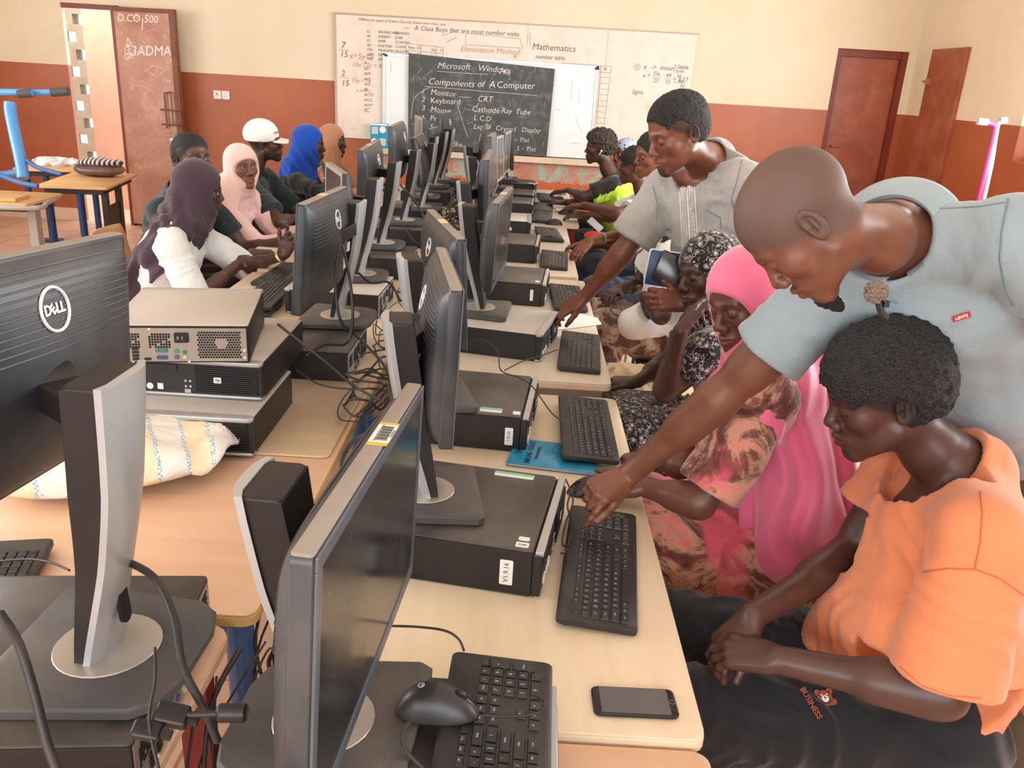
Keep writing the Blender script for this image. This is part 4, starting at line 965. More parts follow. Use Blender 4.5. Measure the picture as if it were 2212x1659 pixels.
# sack
def sack():
    t = NT('striped woven sack'); v = t.coord('Object')
    sep = t.node('ShaderNodeSeparateXYZ'); t.link(v, sep.inputs[0]); n = t.noise(v, 6, 3)
    s_ = t.math('ADD', t.math('ADD', sep.outputs[0], t.math('MULTIPLY', sep.outputs[1], 0.35)), t.math('MULTIPLY', n.outputs[0], 0.05))
    fr = t.math('FRACT', t.math('MULTIPLY', s_, 7.5))
    c = t.ramp(fr, [(0.0, srgb(238, 234, 226)), (0.22, srgb(150, 186, 214)), (0.30, srgb(244, 226, 194)), (0.70, srgb(150, 186, 214)), (0.78, srgb(238, 234, 226))], 'CONSTANT')
    ch = t.node('ShaderNodeTexChecker'); ch.inputs['Scale'].default_value = 160; t.link(v, ch.inputs['Vector'])
    isb = t.ramp(fr, [(0.0, BW(0)), (0.22, BW(1)), (0.30, BW(0)), (0.70, BW(1)), (0.78, BW(0))], 'CONSTANT')
    c = t.mix(t.math('MULTIPLY', ch.outputs[1], isb), c, srgb(238, 236, 230))
    t.col(c); t.rough(0.45)
    wv = t.noise(v, 7, 4, 0.6, 1.5); t.bump(wv.outputs[0], 0.6, 0.02); return t.m
e = empty('sack', (-0.93, 1.83, DZ), R(14)); tag(e, 'white woven sack with blue and cream stripes lying before the stacked computers', 'sack')
rs = random.Random(4)
def sk(u, v):
    a = 2 * PI * u; c, s_ = math.cos(a), math.sin(a)
    z = math.sin(PI * (v - 0.5)); r = math.cos(PI * (v - 0.5)) ** 0.45 if 0 < v < 1 else 0
    x = 0.265 * r * (abs(c) ** 0.7) * (1 if c > 0 else -1); y = 0.185 * r * (abs(s_) ** 0.7) * (1 if s_ > 0 else -1)
    zz = 0.062 + 0.060 * (abs(z) ** 0.9) * (1 if z > 0 else -1) * (1 - 0.55 * max(0, (x + 0.04) / 0.265)) + (0.035 * max(0, -x / 0.265) if z > 0 else 0)
    zz += (0.008 * math.sin(x * 38 + y * 22) + 0.006 * math.sin(y * 55 - x * 30) + 0.004 * math.sin(x * 90)) * (1 if z > -0.3 else 0) * r
    return (x + 0.012 * math.sin(y * 30), y + 0.35 * x * 0.6, max(zz, 0.0))
m = MB(); m.surf(sk, 72, 34, wrap=True); m.build('sack_body', sack(), e, rot=(0, 0, R(-4)))
m = MB()
pts = [(sk(0.5 + 0.48 * k / 14 + 0.5, 0.56)) for k in range(15)]
m.tube([Vector(p) * 1.005 for p in pts], 0.0022, 5)
for k in range(15): p = Vector(pts[k]); m.tube([p + Vector((0, 0, -0.006)), p * 1.01 + Vector((0.002, 0, 0.006))], 0.001, 4, sub=1)
m.build('hem_stitch', mat('brown thread', srgb(150, 125, 100), 0.8), e, rot=(0, 0, R(-4)))
# papers
M_paper = mat('paper', srgb(236, 232, 226), 0.8)
def paper(pts, z, label, name='paper_sheet', m_=None, cat='paper'):
    P = [onz(x, y, z) for x, y in pts]; m = MB(); n = len(P)
    m.add([p for p in P] + [p - Vector((0, 0, 0.002)) for p in P], [tuple(range(n)), tuple(reversed(range(n, 2 * n)))] + [(i, n + i, n + (i + 1) % n, (i + 1) % n) for i in range(n)])
    o = m.build(name, m_ or M_paper, smooth=None); tag(o, label, cat); return o
paper([(1222, 672), (1290, 686), (1300, 700), (1205, 712)][::-1], DZ + 0.004, 'loose white sheet under the grey-shirted man\'s pointing hand')
paper([(1200, 448), (1262, 455), (1260, 460), (1200, 455)][::-1], DZ + 0.012, 'thin white notebook on the farthest right-hand desk', 'notebook', cat='notebook')
# ---------------------------------------------------------------- cables
cc = lambda *p: [Vector(q) for q in p]
cable(cc((-0.60, 0.70, 0.87), (-0.62, 0.80, 0.95), (-0.70, 0.86, 1.0), (-0.74, 0.90, 1.08)), 0.0052, 'thick grey cable curving down past the nearest left monitor base')
pN = onz(265, 1210, 1.05)
def px_cable(pts, r, label, **k): return cable([at(x, y, s) for x, y, s in pts], r, label, **k)
px_cable([(0, 1325, 0.98), (40, 1390, 0.96), (75, 1500, 0.95), (100, 1600, 0.94), (130, 1680, 0.93)], 0.0055, 'printed black cable hanging at the lower left corner')
px_cable([(255, 1205, 1.25), (330, 1245, 1.18), (375, 1330, 1.12), (395, 1440, 1.08), (440, 1530, 1.06), (470, 1600, 1.1)], 0.0055, 'thick black cable from the nearest left monitor to the gap')
px_cable([(395, 1545, 1.02), (440, 1543, 1.02), (500, 1540, 1.03), (520, 1540, 1.05)], 0.004, 'video cable with its ferrite bead plugged into the nearest left computer')
px_cable([(335, 1400, 1.12), (335, 1470, 1.06), (322, 1560, 1.0), (345, 1670, 0.98)], 0.002, 'thin black wire hanging over the nearest left computer\'s rear')
px_cable([(0, 1212, 1.35), (60, 1208, 1.33), (110, 1215, 1.3), (150, 1232, 1.27)], 0.0018, 'thin keyboard cord at the left edge')
px_cable([(838, 1352, 1.30), (900, 1354, 1.29), (960, 1362, 1.27), (990, 1380, 1.25), (1002, 1405, 1.22)], 0.0019, 'thin cord of the keyboard at the bottom edge running over the desk')
px_cable([(1045, 1545, 1.11), (1100, 1548, 1.11), (1160, 1540, 1.11), (1176, 1515, 1.12), (1150, 1500, 1.13)], 0.0019, 'thin mouse cord looping over the numeric keys')
px_cable([(885, 1560, 1.10), (868, 1590, 1.09), (880, 1625, 1.08), (915, 1660, 1.07)], 0.0028, 'black cord dropping beside the mouse at the bottom edge')
px_cable([(1010, 738, 2.6), (1045, 735, 2.55), (1075, 760, 2.5), (1082, 800, 2.42), (1120, 815, 2.4), (1150, 835, 2.35), (1190, 890, 2.2), (1216, 910, 2.18)], 0.0019, 'thin cord from the second right-hand computer to its keyboard')
px_cable([(1090, 800, 2.5), (1130, 780, 2.6), (1170, 768, 2.65), (1205, 755, 2.7)], 0.0019, 'thin cord of the keyboard on the second right-hand desk')
px_cable([(1222, 1035, 1.95), (1238, 1080, 1.9), (1222, 1130, 1.8), (1215, 1175, 1.75), (1235, 1180, 1.72)], 0.0020, 'looped black cord between the V1.9.16 computer and its keyboard')
px_cable([(1240, 1050, 1.95), (1226, 1090, 1.88), (1236, 1140, 1.8), (1222, 1190, 1.72), (1212, 1195, 1.72)], 0.0020, 'second looped cord beside the V1.9.16 computer')
# cables of the two-sticker monitor and the others behind it
px_cable([(735, 525, 2.55), (725, 600, 2.5), (735, 690, 2.5), (775, 730, 2.55), (830, 790, 2.45), (850, 850, 2.3)], 0.0045, 'thick cable looping down from the monitor with two stickers')
px_cable([(740, 530, 2.55), (755, 600, 2.5), (762, 680, 2.5), (750, 740, 2.5), (700, 745, 2.45), (660, 770, 2.4)], 0.0045, 'thick cable swinging left under the monitor with two stickers')
px_cable([(775, 590, 2.7), (800, 610, 2.75), (840, 610, 2.8), (865, 650, 2.7)], 0.004, 'cable from the second monitor column behind the stack, left row')
px_cable([(600, 700, 2.3), (650, 740, 2.3), (700, 780, 2.3), (760, 830, 2.25), (830, 870, 2.2)], 0.004, 'long cable lying across the plywood sheet edge')
px_cable([(640, 800, 2.35), (690, 830, 2.3), (750, 840, 2.3), (820, 838, 2.3)], 0.0025, 'thin wire along the far edge of the plywood sheet')
px_cable([(865, 400, 4.6), (900, 440, 4.4), (930, 500, 4.1), (960, 560, 3.7)], 0.006, 'long black cable stretched across the cable tangle')
px_cable([(690, 1180, 2.1), (715, 1090, 1.98), (735, 1035, 1.9), (740, 990, 1.92), (765, 950, 1.95), (800, 935, 2.0)], 0.006, 'thick black cable rising from the gap beside the peach desk')
px_cable([(765, 900, 2.1), (790, 880, 2.2), (815, 850, 2.3), (835, 830, 2.35)], 0.003, 'thin cable in the gap beside the plywood sheet')
rc = random.Random(11)
# tangle in the gap between the rows, far part and near part
for i in range(34):
    y = 4.2 + 3.0 * rc.random(); x = -0.42 + 0.07 * rc.gauss(0, 1); z = DZ + 0.015 + 0.05 * rc.random()
    P = []; a = rc.uniform(0, 6.28)
    for k in range(rc.randint(6, 10)):
        a += rc.uniform(0.5, 1.5); P.append((x + 0.13 * math.cos(a) * rc.uniform(0.4, 1), y + 0.22 * math.sin(a) * rc.uniform(0.5, 1) + 0.02 * k, max(DZ + 0.006, z + rc.uniform(-0.02, 0.09))))
    cable(P, rc.choice([0.0032, 0.004, 0.0048]), 'black cable in the tangle between the far monitors', group='cables tangled between the two rows')
for i in range(15):
    P = []; y = rc.uniform(0.95, 1.6); x = -0.41; z = 0.72; a = rc.uniform(0, 6.28)
    for k in range(7):
        a += rc.uniform(0.5, 1.5); P.append((x + 0.06 * math.cos(a), y + 0.16 * math.sin(a), z - 0.07 * k * rc.uniform(0.5, 1.2)))
    cable(P, rc.choice([0.002, 0.0025, 0.0035, 0.005]), 'dark cable hanging in the near gap between the desks', group='cables hanging in the near gap')
for i in range(15):
    P = []; y = rc.uniform(2.2, 4.0); x = -0.43; z = 0.78; a = rc.uniform(0, 6.28); sg = rc.choice([-1, 1])
    for k in range(11):
        a += sg * rc.uniform(0.45, 0.8); P.append((x + (0.05 + 0.005 * k) * math.cos(a), y + 0.13 * math.sin(a) + 0.012 * k, max(0.757, z + rc.uniform(-0.02, 0.04))))
    cable(P, rc.choice([0.002, 0.0026, 0.0034]), 'black cable lying between the middle monitors', group='cables between the middle monitors')
# plugs on the nearest left computer
for i, (px_, py_, s_, sz, l_) in enumerate(((372, 1545, 1.02, (0.040, 0.016, 0.026), 'black video plug sticking out of the nearest left computer'), (318, 1578, 1.0, (0.034, 0.013, 0.022), 'smaller black plug below the video plug, nearest left computer'))):
    m = MB(); m.prism(rrect(sz[0], sz[2], 0.004), -sz[1] / 2, sz[1] / 2, 0.002); m.box(sz[0] / 2, sz[0] / 2 + 0.012, -sz[2] * 0.25, sz[2] * 0.25, -sz[1] * 0.3, sz[1] * 0.3)
    o = m.build('cable_plug', M_dark, loc=at(px_, py_, s_), rot=(R(20), R(10), R(0))); tag(o, l_, 'plug')
m = MB(); m.cyl(0.0115, -0.018, 0.018, 18, ch=0.003); o = m.build('ferrite_bead', M_dark, loc=at(502, 1540, 1.03), rot=(0, R(90), R(5))); tag(o, 'cylindrical ferrite bead on the video cable', 'cable bead')
# ---------------------------------------------------------------- back left corner furniture
# ---------------------------------------------------------------- smooth organic shapes for the people
f32 = np.float32
def nv(v): v = np.array(v, dtype=float); return v / (np.linalg.norm(v) + 1e-12)
def A(v): return np.array([v[0], v[1], v[2]], dtype=float)
_rng = np.random.RandomState(5)
_LAT = _rng.rand(32, 32, 32).astype(f32) * 2 - 1
def vnoise(X, Y, Z, s):
    x, y, z = X * s, Y * s, Z * s
    xi, yi, zi = np.floor(x), np.floor(y), np.floor(z)
    fx, fy, fz = x - xi, y - yi, z - zi
    fx, fy, fz = fx * fx * (3 - 2 * fx), fy * fy * (3 - 2 * fy), fz * fz * (3 - 2 * fz)
    xi, yi, zi = xi.astype(int) & 31, yi.astype(int) & 31, zi.astype(int) & 31
    x1, y1, z1 = (xi + 1) & 31, (yi + 1) & 31, (zi + 1) & 31
    L = _LAT
    a = L[xi, yi, zi] * (1 - fx) + L[x1, yi, zi] * fx; b = L[xi, y1, zi] * (1 - fx) + L[x1, y1, zi] * fx
    c = L[xi, yi, z1] * (1 - fx) + L[x1, yi, z1] * fx; d = L[xi, y1, z1] * (1 - fx) + L[x1, y1, z1] * fx
    return (a * (1 - fy) + b * fy) * (1 - fz) + (c * (1 - fy) + d * fy) * fz
class SDF:
    def __init__(s): s.it = []; s.post = []
    def _add(s, fn, lo, hi, k, op): s.it.append((fn, np.array(lo, float), np.array(hi, float), k, op)); return s
    def cap(s, a, b, ra, rb=None, k=0.02, op='u', lat=None, f=1.0):
        """tapered capsule; lat/f stretch it along one direction"""
        a = A(a); b = A(b); rb = ra if rb is None else rb; ab = b - a; L2 = max(ab @ ab, 1e-9)
        l = nv(lat) if lat is not None else None
        def fn(X, Y, Z):
            px, py, pz = X - a[0], Y - a[1], Z - a[2]
            t = np.clip((px * ab[0] + py * ab[1] + pz * ab[2]) / L2, 0, 1)
            qx, qy, qz = px - t * ab[0], py - t * ab[1], pz - t * ab[2]
            if l is not None:
                q = (qx * l[0] + qy * l[1] + qz * l[2]) * (1 - 1 / f)
                qx = qx - q * l[0]; qy = qy - q * l[1]; qz = qz - q * l[2]
            return np.sqrt(qx * qx + qy * qy + qz * qz) - (ra + (rb - ra) * t)
        m = max(ra, rb) * max(f, 1.0); return s._add(fn, np.minimum(a, b) - m, np.maximum(a, b) + m, k, op)
    def ell(s, c, r, F=None, k=0.02, op='u'):
        """ellipsoid; F = 3x3 rows of its own axes"""
        c = A(c); r = np.array(r, float); F = np.eye(3) if F is None else np.array(F)
        def fn(X, Y, Z):
            px, py, pz = X - c[0], Y - c[1], Z - c[2]
            u = [px * F[i][0] + py * F[i][1] + pz * F[i][2] for i in range(3)]
            k0 = np.sqrt(sum((u[i] / r[i]) ** 2 for i in range(3))); k1 = np.sqrt(sum((u[i] / r[i] ** 2) ** 2 for i in range(3))) + 1e-9
            return k0 * (k0 - 1) / k1
        m = max(r); return s._add(fn, c - m, c + m, k, op)
    def cut(s, c, d, R_=0.15, k=0.004):
        """plane cut: removes what lies beyond c in direction d, within R_"""
        c = A(c); d = nv(d)
        def fn(X, Y, Z):
            px, py, pz = X - c[0], Y - c[1], Z - c[2]
            return np.maximum(-(px * d[0] + py * d[1] + pz * d[2]), np.sqrt(px * px + py * py + pz * pz) - R_)
        return s._add(fn, c - R_, c + R_, k, 's')
    def fold(s, c, R_, d, freq, amp, warp=1.0, seed=0.0):
        """ripples of cloth around c: crests run across direction d"""
        c = A(c); d = nv(d)
        def fn(X, Y, Z):
            r2 = ((X - c[0]) ** 2 + (Y - c[1]) ** 2 + (Z - c[2]) ** 2) / R_ ** 2
            w = np.exp(-r2 * 1.6); n = vnoise(X + seed, Y, Z, 9.0)
            ph = (X * d[0] + Y * d[1] + Z * d[2]) * freq + warp * n * 3
            return amp * w * (1 - np.abs(np.sin(ph)) * 1.6 + 0.3)
        s.post.append(fn); return s
    def crumple(s, scale, amp, seed=0.0):
        s.post.append(lambda X, Y, Z: amp * vnoise(X + seed, Y + seed, Z, scale)); return s
    def bounds(s):
        its = [i for i in s.it if i[4] == 'u']
        return np.min([i[1] for i in its], 0), np.max([i[2] for i in its], 0)
    def mesh(s, res, lo=None, hi=None):
        blo, bhi = s.bounds(); lo = blo - 0.03 if lo is None else np.array(lo, float); hi = bhi + 0.03 if hi is None else np.array(hi, float)
        n = np.maximum(np.ceil((hi - lo) / res).astype(int) + 1, 3)
        ax = [(lo[i] + res * np.arange(n[i])).astype(f32) for i in range(3)]
        D = np.full(n, 0.25, dtype=f32)
        for fn, l, h, k, op in s.it:
            m = k + 3 * res
            i0 = np.maximum(np.floor((l - m - lo) / res).astype(int), 0); i1 = np.minimum(np.ceil((h + m - lo) / res).astype(int) + 1, n)
            if (i1 <= i0).any(): continue
            w = tuple(slice(i0[i], i1[i]) for i in range(3))
            X = ax[0][w[0]][:, None, None]; Y = ax[1][w[1]][None, :, None]; Z = ax[2][w[2]][None, None, :]
            d = fn(X, Y, Z); B = D[w]
            if op == 'u': hh = np.maximum(k - np.abs(B - d), 0); D[w] = np.minimum(B, d) - hh * hh * (0.25 / k)
            else: hh = np.maximum(k - np.abs(B + d), 0); D[w] = np.maximum(B, -d) + hh * hh * (0.25 / k)
        if s.post:
            idx = np.nonzero(np.abs(D) < 0.035)
            X, Y, Z = ax[0][idx[0]], ax[1][idx[1]], ax[2][idx[2]]; o = 0
            for fn in s.post: o = o + fn(X, Y, Z)
            D[idx] -= o
        return nets(D, lo, res)
def nets(D, lo, res):
    I = D < 0; nx, ny, nz = D.shape
    S8 = [(a, b, c) for a in (0, 1) for b in (0, 1) for c in (0, 1)]
    cnt = np.zeros((nx - 1, ny - 1, nz - 1), dtype=np.int8)
    for a, b, c in S8: cnt += I[a:nx - 1 + a, b:ny - 1 + b, c:nz - 1 + c]
    act = (cnt > 0) & (cnt < 8); ci = np.argwhere(act)
    if len(ci) == 0: return np.zeros((0, 3)), np.zeros((0, 4), int)
    vid = np.full(act.shape, -1, dtype=np.int64); vid[act] = np.arange(len(ci))
    val = {o: D[ci[:, 0] + o[0], ci[:, 1] + o[1], ci[:, 2] + o[2]] for o in S8}
    acc = np.zeros((len(ci), 3)); num = np.zeros(len(ci))
    for o in S8:
        for ax_ in range(3):
            if o[ax_] == 1: continue
            p = list(o); p[ax_] = 1; p = tuple(p); a, b = val[o], val[p]
            m = (a < 0) != (b < 0); t = np.where(m, a / np.where(m, a - b, 1), 0)
            q = np.array(o, float)[None, :].repeat(len(ci), 0); q[:, ax_] += t
            acc += q * m[:, None]; num += m
    V = (ci + acc / num[:, None]) * res + lo
    Q = []
    for ax_ in range(3):
        sl0 = [slice(None)] * 3; sl1 = [slice(None)] * 3; sl0[ax_] = slice(0, -1); sl1[ax_] = slice(1, None)
        a, b = I[tuple(sl0)], I[tuple(sl1)]; e = np.argwhere(a != b); u, v = (ax_ + 1) % 3, (ax_ + 2) % 3
        ok = (e[:, u] > 0) & (e[:, v] > 0) & (e[:, u] < D.shape[u] - 1) & (e[:, v] < D.shape[v] - 1); e = e[ok]
        def g(du, dv): q = e.copy(); q[:, u] -= du; q[:, v] -= dv; return vid[q[:, 0], q[:, 1], q[:, 2]]
        F = np.stack([g(1, 1), g(0, 1), g(0, 0), g(1, 0)], 1)
        fl = ~a[tuple(e.T)]; F[fl] = F[fl][:, ::-1]; Q.append(F)
    return V, np.concatenate(Q)
def join(parts):
    V = []; F = []; o = 0
    for v, f in parts: V.append(v); F.append(f + o); o += len(v)
    return np.concatenate(V), np.concatenate(F)
def drop_inside(v, f, boxes, m):
    c = v[f].mean(1); keep = np.ones(len(f), bool)
    for lo, hi in boxes: keep &= ~((c > np.array(lo) + m) & (c < np.array(hi) - m)).all(1)
    return v, f[keep]
def np_object(name, V, F, mats, parent=None, paint=None, face_mat=None, local=False):
    used = np.unique(F); mp = np.full(len(V), -1, np.int64); mp[used] = np.arange(len(used)); V = V[used]; F = mp[F]
    me = bpy.data.meshes.new(name); me.vertices.add(len(V)); me.vertices.foreach_set('co', V.astype(f32).ravel())
    me.loops.add(F.size); me.loops.foreach_set('vertex_index', F.astype(np.int32).ravel())
    me.polygons.add(len(F)); me.polygons.foreach_set('loop_start', np.arange(0, F.size, 4, dtype=np.int32)); me.polygons.foreach_set('loop_total', np.full(len(F), 4, dtype=np.int32))
    me.polygons.foreach_set('use_smooth', np.ones(len(F), bool))
    for m in (mats if isinstance(mats, (list, tuple)) else [mats]): me.materials.append(m)
    if face_mat is not None: me.polygons.foreach_set('material_index', face_mat.astype(np.int32))
    me.update(calc_edges=True)
    if paint is not None:
        at_ = me.color_attributes.new('paint', 'FLOAT_COLOR', 'POINT')
        at_.data.foreach_set('color', np.concatenate([paint[used], np.ones((len(used), 1))], 1).astype(f32).ravel())
    o = bpy.data.objects.new(name, me); COL.objects.link(o)
    if parent is not None:
        o.parent = parent
        if not local: o.matrix_parent_inverse = Matrix.Translation(-parent.location)
    return o

def skin_mat(name, c, lip=None, hair=srgb(22, 18, 17)):
    if name in MATS: return MATS[name]
    t = NT(name); v = t.coord('Object'); n = t.noise(v, 14, 4, 0.6); n2 = t.noise(v, 160, 3, 0.6)
    lo = tuple(x * 0.86 for x in c[:3]) + (1,); hi = tuple(min(x * 1.14, 1) for x in c[:3]) + (1,)
    base = t.ramp(n.outputs[0], [(0.3, lo), (0.7, hi)])
    at_ = t.node('ShaderNodeAttribute'); at_.attribute_name = 'paint'
    sp = t.node('ShaderNodeSeparateColor'); t.link(at_.outputs['Color'], sp.inputs[0])
    lip = lip or tuple(min(1, a * b) for a, b in zip(c[:3], (1.28, 0.98, 1.02))) + (1,)
    pal = tuple(min(1, a * b) for a, b in zip(c[:3], (1.9, 1.75, 1.7))) + (1,)
    base = t.mix(sp.outputs[0], base, lip)
    hn = t.noise(v, 420, 2, 0.7); hf = t.math('MULTIPLY', sp.outputs[1], t.ramp(hn.outputs[0], [(0.35, BW(0.75)), (0.6, BW(1.0))]))
    base = t.mix(hf, base, hair); base = t.mix(sp.outputs[2], base, pal)
    t.col(base); t.rough(t.math('ADD', t.math('MULTIPLY', sp.outputs[1], 0.28), 0.42)); t.b.inputs['Specular IOR Level'].default_value = 0.5
    t.b.inputs['Subsurface Weight'].default_value = 0.0
    t.bump(n2.outputs[0], 0.12, 0.001)
    MATS[name] = t.m; return t.m
M_eye = mat('eye white', srgb(226, 216, 206), 0.25); M_iris = mat('dark iris', srgb(30, 18, 14), 0.12)
def hair_mat(name, c=srgb(26, 22, 21), sc=260, b=0.9):
    if name in MATS: return MATS[name]
    t = NT(name); v = t.coord('Object'); n = t.node('ShaderNodeTexVoronoi'); n.inputs['Scale'].default_value = sc; t.link(v, n.inputs['Vector'])
    hi = tuple(min(1, x * 2.6 + 0.01) for x in c[:3]) + (1,)
    t.col(t.ramp(n.outputs['Distance'], [(0.2, hi), (0.6, c)])); t.rough(0.75); t.bump(n.outputs['Distance'], b, 0.004); MATS[name] = t.m; return t.m
def cloth(name, c, var=0.06, rough=0.85, weave=900, sheen=0.25, wrinkle=0.25, wscale=14, pattern=None, tr=None):
    if name in MATS: return MATS[name]
    t = NT(name); v = t.coord('Object')
    if pattern: cc_ = pattern(t, v)
    else:
        n = t.noise(v, 10, 4); lo = tuple(x * (1 - var) for x in c[:3]) + (1,); hi = tuple(min(1, x * (1 + var)) for x in c[:3]) + (1,); cc_ = t.ramp(n.outputs[0], [(0.3, lo), (0.7, hi)])
    t.col(cc_); t.rough(rough); t.b.inputs['Sheen Weight'].default_value = sheen; t.b.inputs['Specular IOR Level'].default_value = 0.25
    w1 = t.noise(v, wscale, 4, 0.55, 1.2); w2 = t.noise(v, weave, 2); h_ = t.math('ADD', w1.outputs[0], t.math('MULTIPLY', w2.outputs[0], 0.06)); t.bump(h_, wrinkle, 0.02)
    MATS[name] = t.m; return t.m

# ---- head, in its own frame: x = the person's right, y = forward, z = up
class Head:
    def __init__(s, pos, fwd, up=(0, 0, 1), sc=1.0):
        s.o = A(pos); s.y = nv(fwd); u = A(up); s.x = nv(np.cross(s.y, u)); s.z = np.cross(s.x, s.y); s.sc = sc; s.F = np.array([s.x, s.y, s.z])
    def p(s, x, y, z): return s.o + s.sc * (x * s.x + y * s.y + z * s.z)
    def loc(s, V): return ((V - s.o) @ s.F.T) / s.sc
def add_head(S, h, jaw=1.0, nose=1.0, lips=1.0, fine=True, male=True, ears=True, eye=0.8, cheek=1.0):
    p = h.p; c = h.sc; F = h.F
    def E(x, y, z, r, k=0.02, op='u', FF=None): S.ell(p(x, y, z), [q * c for q in r], F if FF is None else FF, k * c, op)
    def B(x, y, z, r, k=0.012, op='u'): S.cap(p(x, y, z), p(x, y, z) + 1e-4, r * c, r * c, k * c, op)
    def Cp(a, b, ra, rb, k=0.012, op='u'): S.cap(p(*a), p(*b), ra * c, rb * c, k * c, op)
    E(0, -0.018, 0.038, (0.074, 0.094, 0.084), 0.02)
    E(0, 0.022, 0.040, (0.064, 0.062, 0.062), 0.03)
    E(0, 0.030, -0.028, (0.057 * cheek, 0.054, 0.060), 0.03)
    E(0, 0.014, -0.072, (0.045 * jaw, 0.052, 0.034), 0.03)
    for s_ in (-1, 1):
        Cp((s_ * 0.050 * jaw, 0.000, -0.055), (s_ * 0.014 * jaw, 0.068, -0.101), 0.017, 0.017, 0.025)
        B(s_ * 0.041 * cheek, 0.056, -0.020, 0.021, 0.022)
        Cp((s_ * 0.010, 0.085, 0.019), (s_ * 0.042, 0.071, 0.021), 0.008 if male else 0.006, 0.007, 0.018)
    B(0, 0.073, -0.101, 0.016 if male else 0.013, 0.02)
    E(0, 0.066, -0.066, (0.031, 0.029, 0.026), 0.02)
    for s_ in (-1, 1):
        E(s_ * 0.032, 0.098, 0.001, (0.020, 0.018, 0.0145), 0.014, 's')
        B(s_ * 0.0315, 0.0715, 0.001, 0.0152, 0.004)          # closed eyeball + lids
    Cp((0, 0.083, 0.012), (0, 0.103 * (0.97 + 0.03 * nose), -0.030), 0.0068, 0.0105 * nose, 0.012)
    for s_ in (-1, 1):
        B(s_ * 0.0135 * nose, 0.0955, -0.0355, 0.0095 * nose, 0.008)
        if fine: B(s_ * 0.0070 * nose, 0.1025, -0.0425, 0.0040, 0.003, 's')
    # lips
    Cp((-0.0235, 0.083, -0.0665), (0, 0.0975, -0.0605), 0.0045 * lips, 0.0068 * lips, 0.005); Cp((0.0235, 0.083, -0.0665), (0, 0.0975, -0.0605), 0.0045 * lips, 0.0068 * lips, 0.005)
    Cp((-0.0215, 0.082, -0.0700), (0, 0.0945, -0.0760), 0.0045 * lips, 0.0078 * lips, 0.005); Cp((0.0215, 0.082, -0.0700), (0, 0.0945, -0.0760), 0.0045 * lips, 0.0078 * lips, 0.005)
    if fine:
        Cp((-0.026, 0.086, -0.0685), (0, 0.1045, -0.0682), 0.0016, 0.0018, 0.003, 's'); Cp((0.026, 0.086, -0.0685), (0, 0.1045, -0.0682), 0.0016, 0.0018, 0.003, 's')
    for s_ in (-1, 1):                                            # open lids: almond opening in front of the eye
        if eye > 0.15: E(s_ * 0.0315, 0.0875, 0.0005 - 0.002 * (1 - eye), (0.0125, 0.010, 0.0050 * eye), 0.002, 's')
    if ears:
        for s_ in (-1, 1):
            yy = h.y * math.cos(0.35) - s_ * h.x * -math.sin(0.35) * 1.0
            ax_y = nv(h.y * 0.93 - s_ * h.x * 0.36); ax_x = nv(np.cross(ax_y, h.z)); FF = np.array([ax_x, ax_y, h.z])
            E(s_ * 0.0785, -0.016, 0.001, (0.0085, 0.0175, 0.0295), 0.006, 'u', FF)
            E(s_ * 0.0775, -0.010, -0.021, (0.0075, 0.0105, 0.012), 0.006, 'u', FF)
            E(s_ * 0.0880, -0.013, 0.004, (0.0100, 0.0115, 0.0200), 0.003, 's', FF)
            E(s_ * 0.0860, -0.008, -0.008, (0.0120, 0.0070, 0.0085), 0.003, 's', FF)
            Cp((s_ * 0.0815, -0.018, 0.008), (s_ * 0.0800, -0.014, -0.012), 0.0030, 0.0026, 0.004)
def face_paint(V, h, P, hairline=None, beard=0.0, brows=1.0, stubble=0.0, lips=0.6, goatee=0.0, fade=0.0, eyeopen=0.8):
    """P[:,0] lips, P[:,1] hair, P[:,2] pale"""
    L = h.loc(V); x, y, z = np.abs(L[:, 0]), L[:, 1], L[:, 2]
    near = (np.abs(L) < 0.16).all(1)
    lipm = near & (y > 0.080) & (x < 0.0245 - np.abs(z + 0.068) * 0.35) & (z < -0.0565 - 0.10 * x) & (z > -0.0835 + 0.35 * x)
    P[lipm, 0] = lips
    bw = np.clip(1 - np.abs(z - (0.0245 - 6 * (x - 0.028) ** 2)) / 0.0042, 0, 1) * np.clip((x - 0.009) / 0.006, 0, 1) * np.clip((0.049 - x) / 0.01, 0, 1) * (y > 0.04) * near
    P[:, 1] = np.maximum(P[:, 1], np.clip(bw * 1.6, 0, 1) * brows * 0.9)
    lz = 0.006 - 18 * (x - 0.0315) ** 2 if eyeopen > 0.15 else -0.0065 + 14 * (x - 0.0315) ** 2
    lid = near & (y > 0.068) & (np.abs(x - 0.0315) < 0.0150) & (np.abs(z - lz) < 0.0017)
    P[lid, 1] = 0.9
    if goatee:
        g = near & (y > 0.045) & (z < -0.086) & (x < 0.024) ; P[g, 1] = np.maximum(P[g, 1], goatee)
        g = near & (y > 0.08) & (z > -0.058) & (z < -0.050) & (x < 0.024); P[g, 1] = np.maximum(P[g, 1], goatee * 0.6)
    if beard:
        b_ = near & (z < -0.050 - 0.3 * (y - 0.03)) & (y > -0.01) & (x > 0.02) ; P[b_, 1] = np.maximum(P[b_, 1], beard)
    if hairline is not None:
        zz = hairline + 0.0
        f_ = z - zz - np.interp(y, [-0.12, -0.03, 0.0, 0.03, 0.075, 0.10], [-0.075, -0.055, -0.015, 0.000, 0.040, 0.045])
        m_ = np.clip(f_ / 0.012 + 0.5, 0, 1) * near; P[:, 1] = np.maximum(P[:, 1], m_ * stubble)
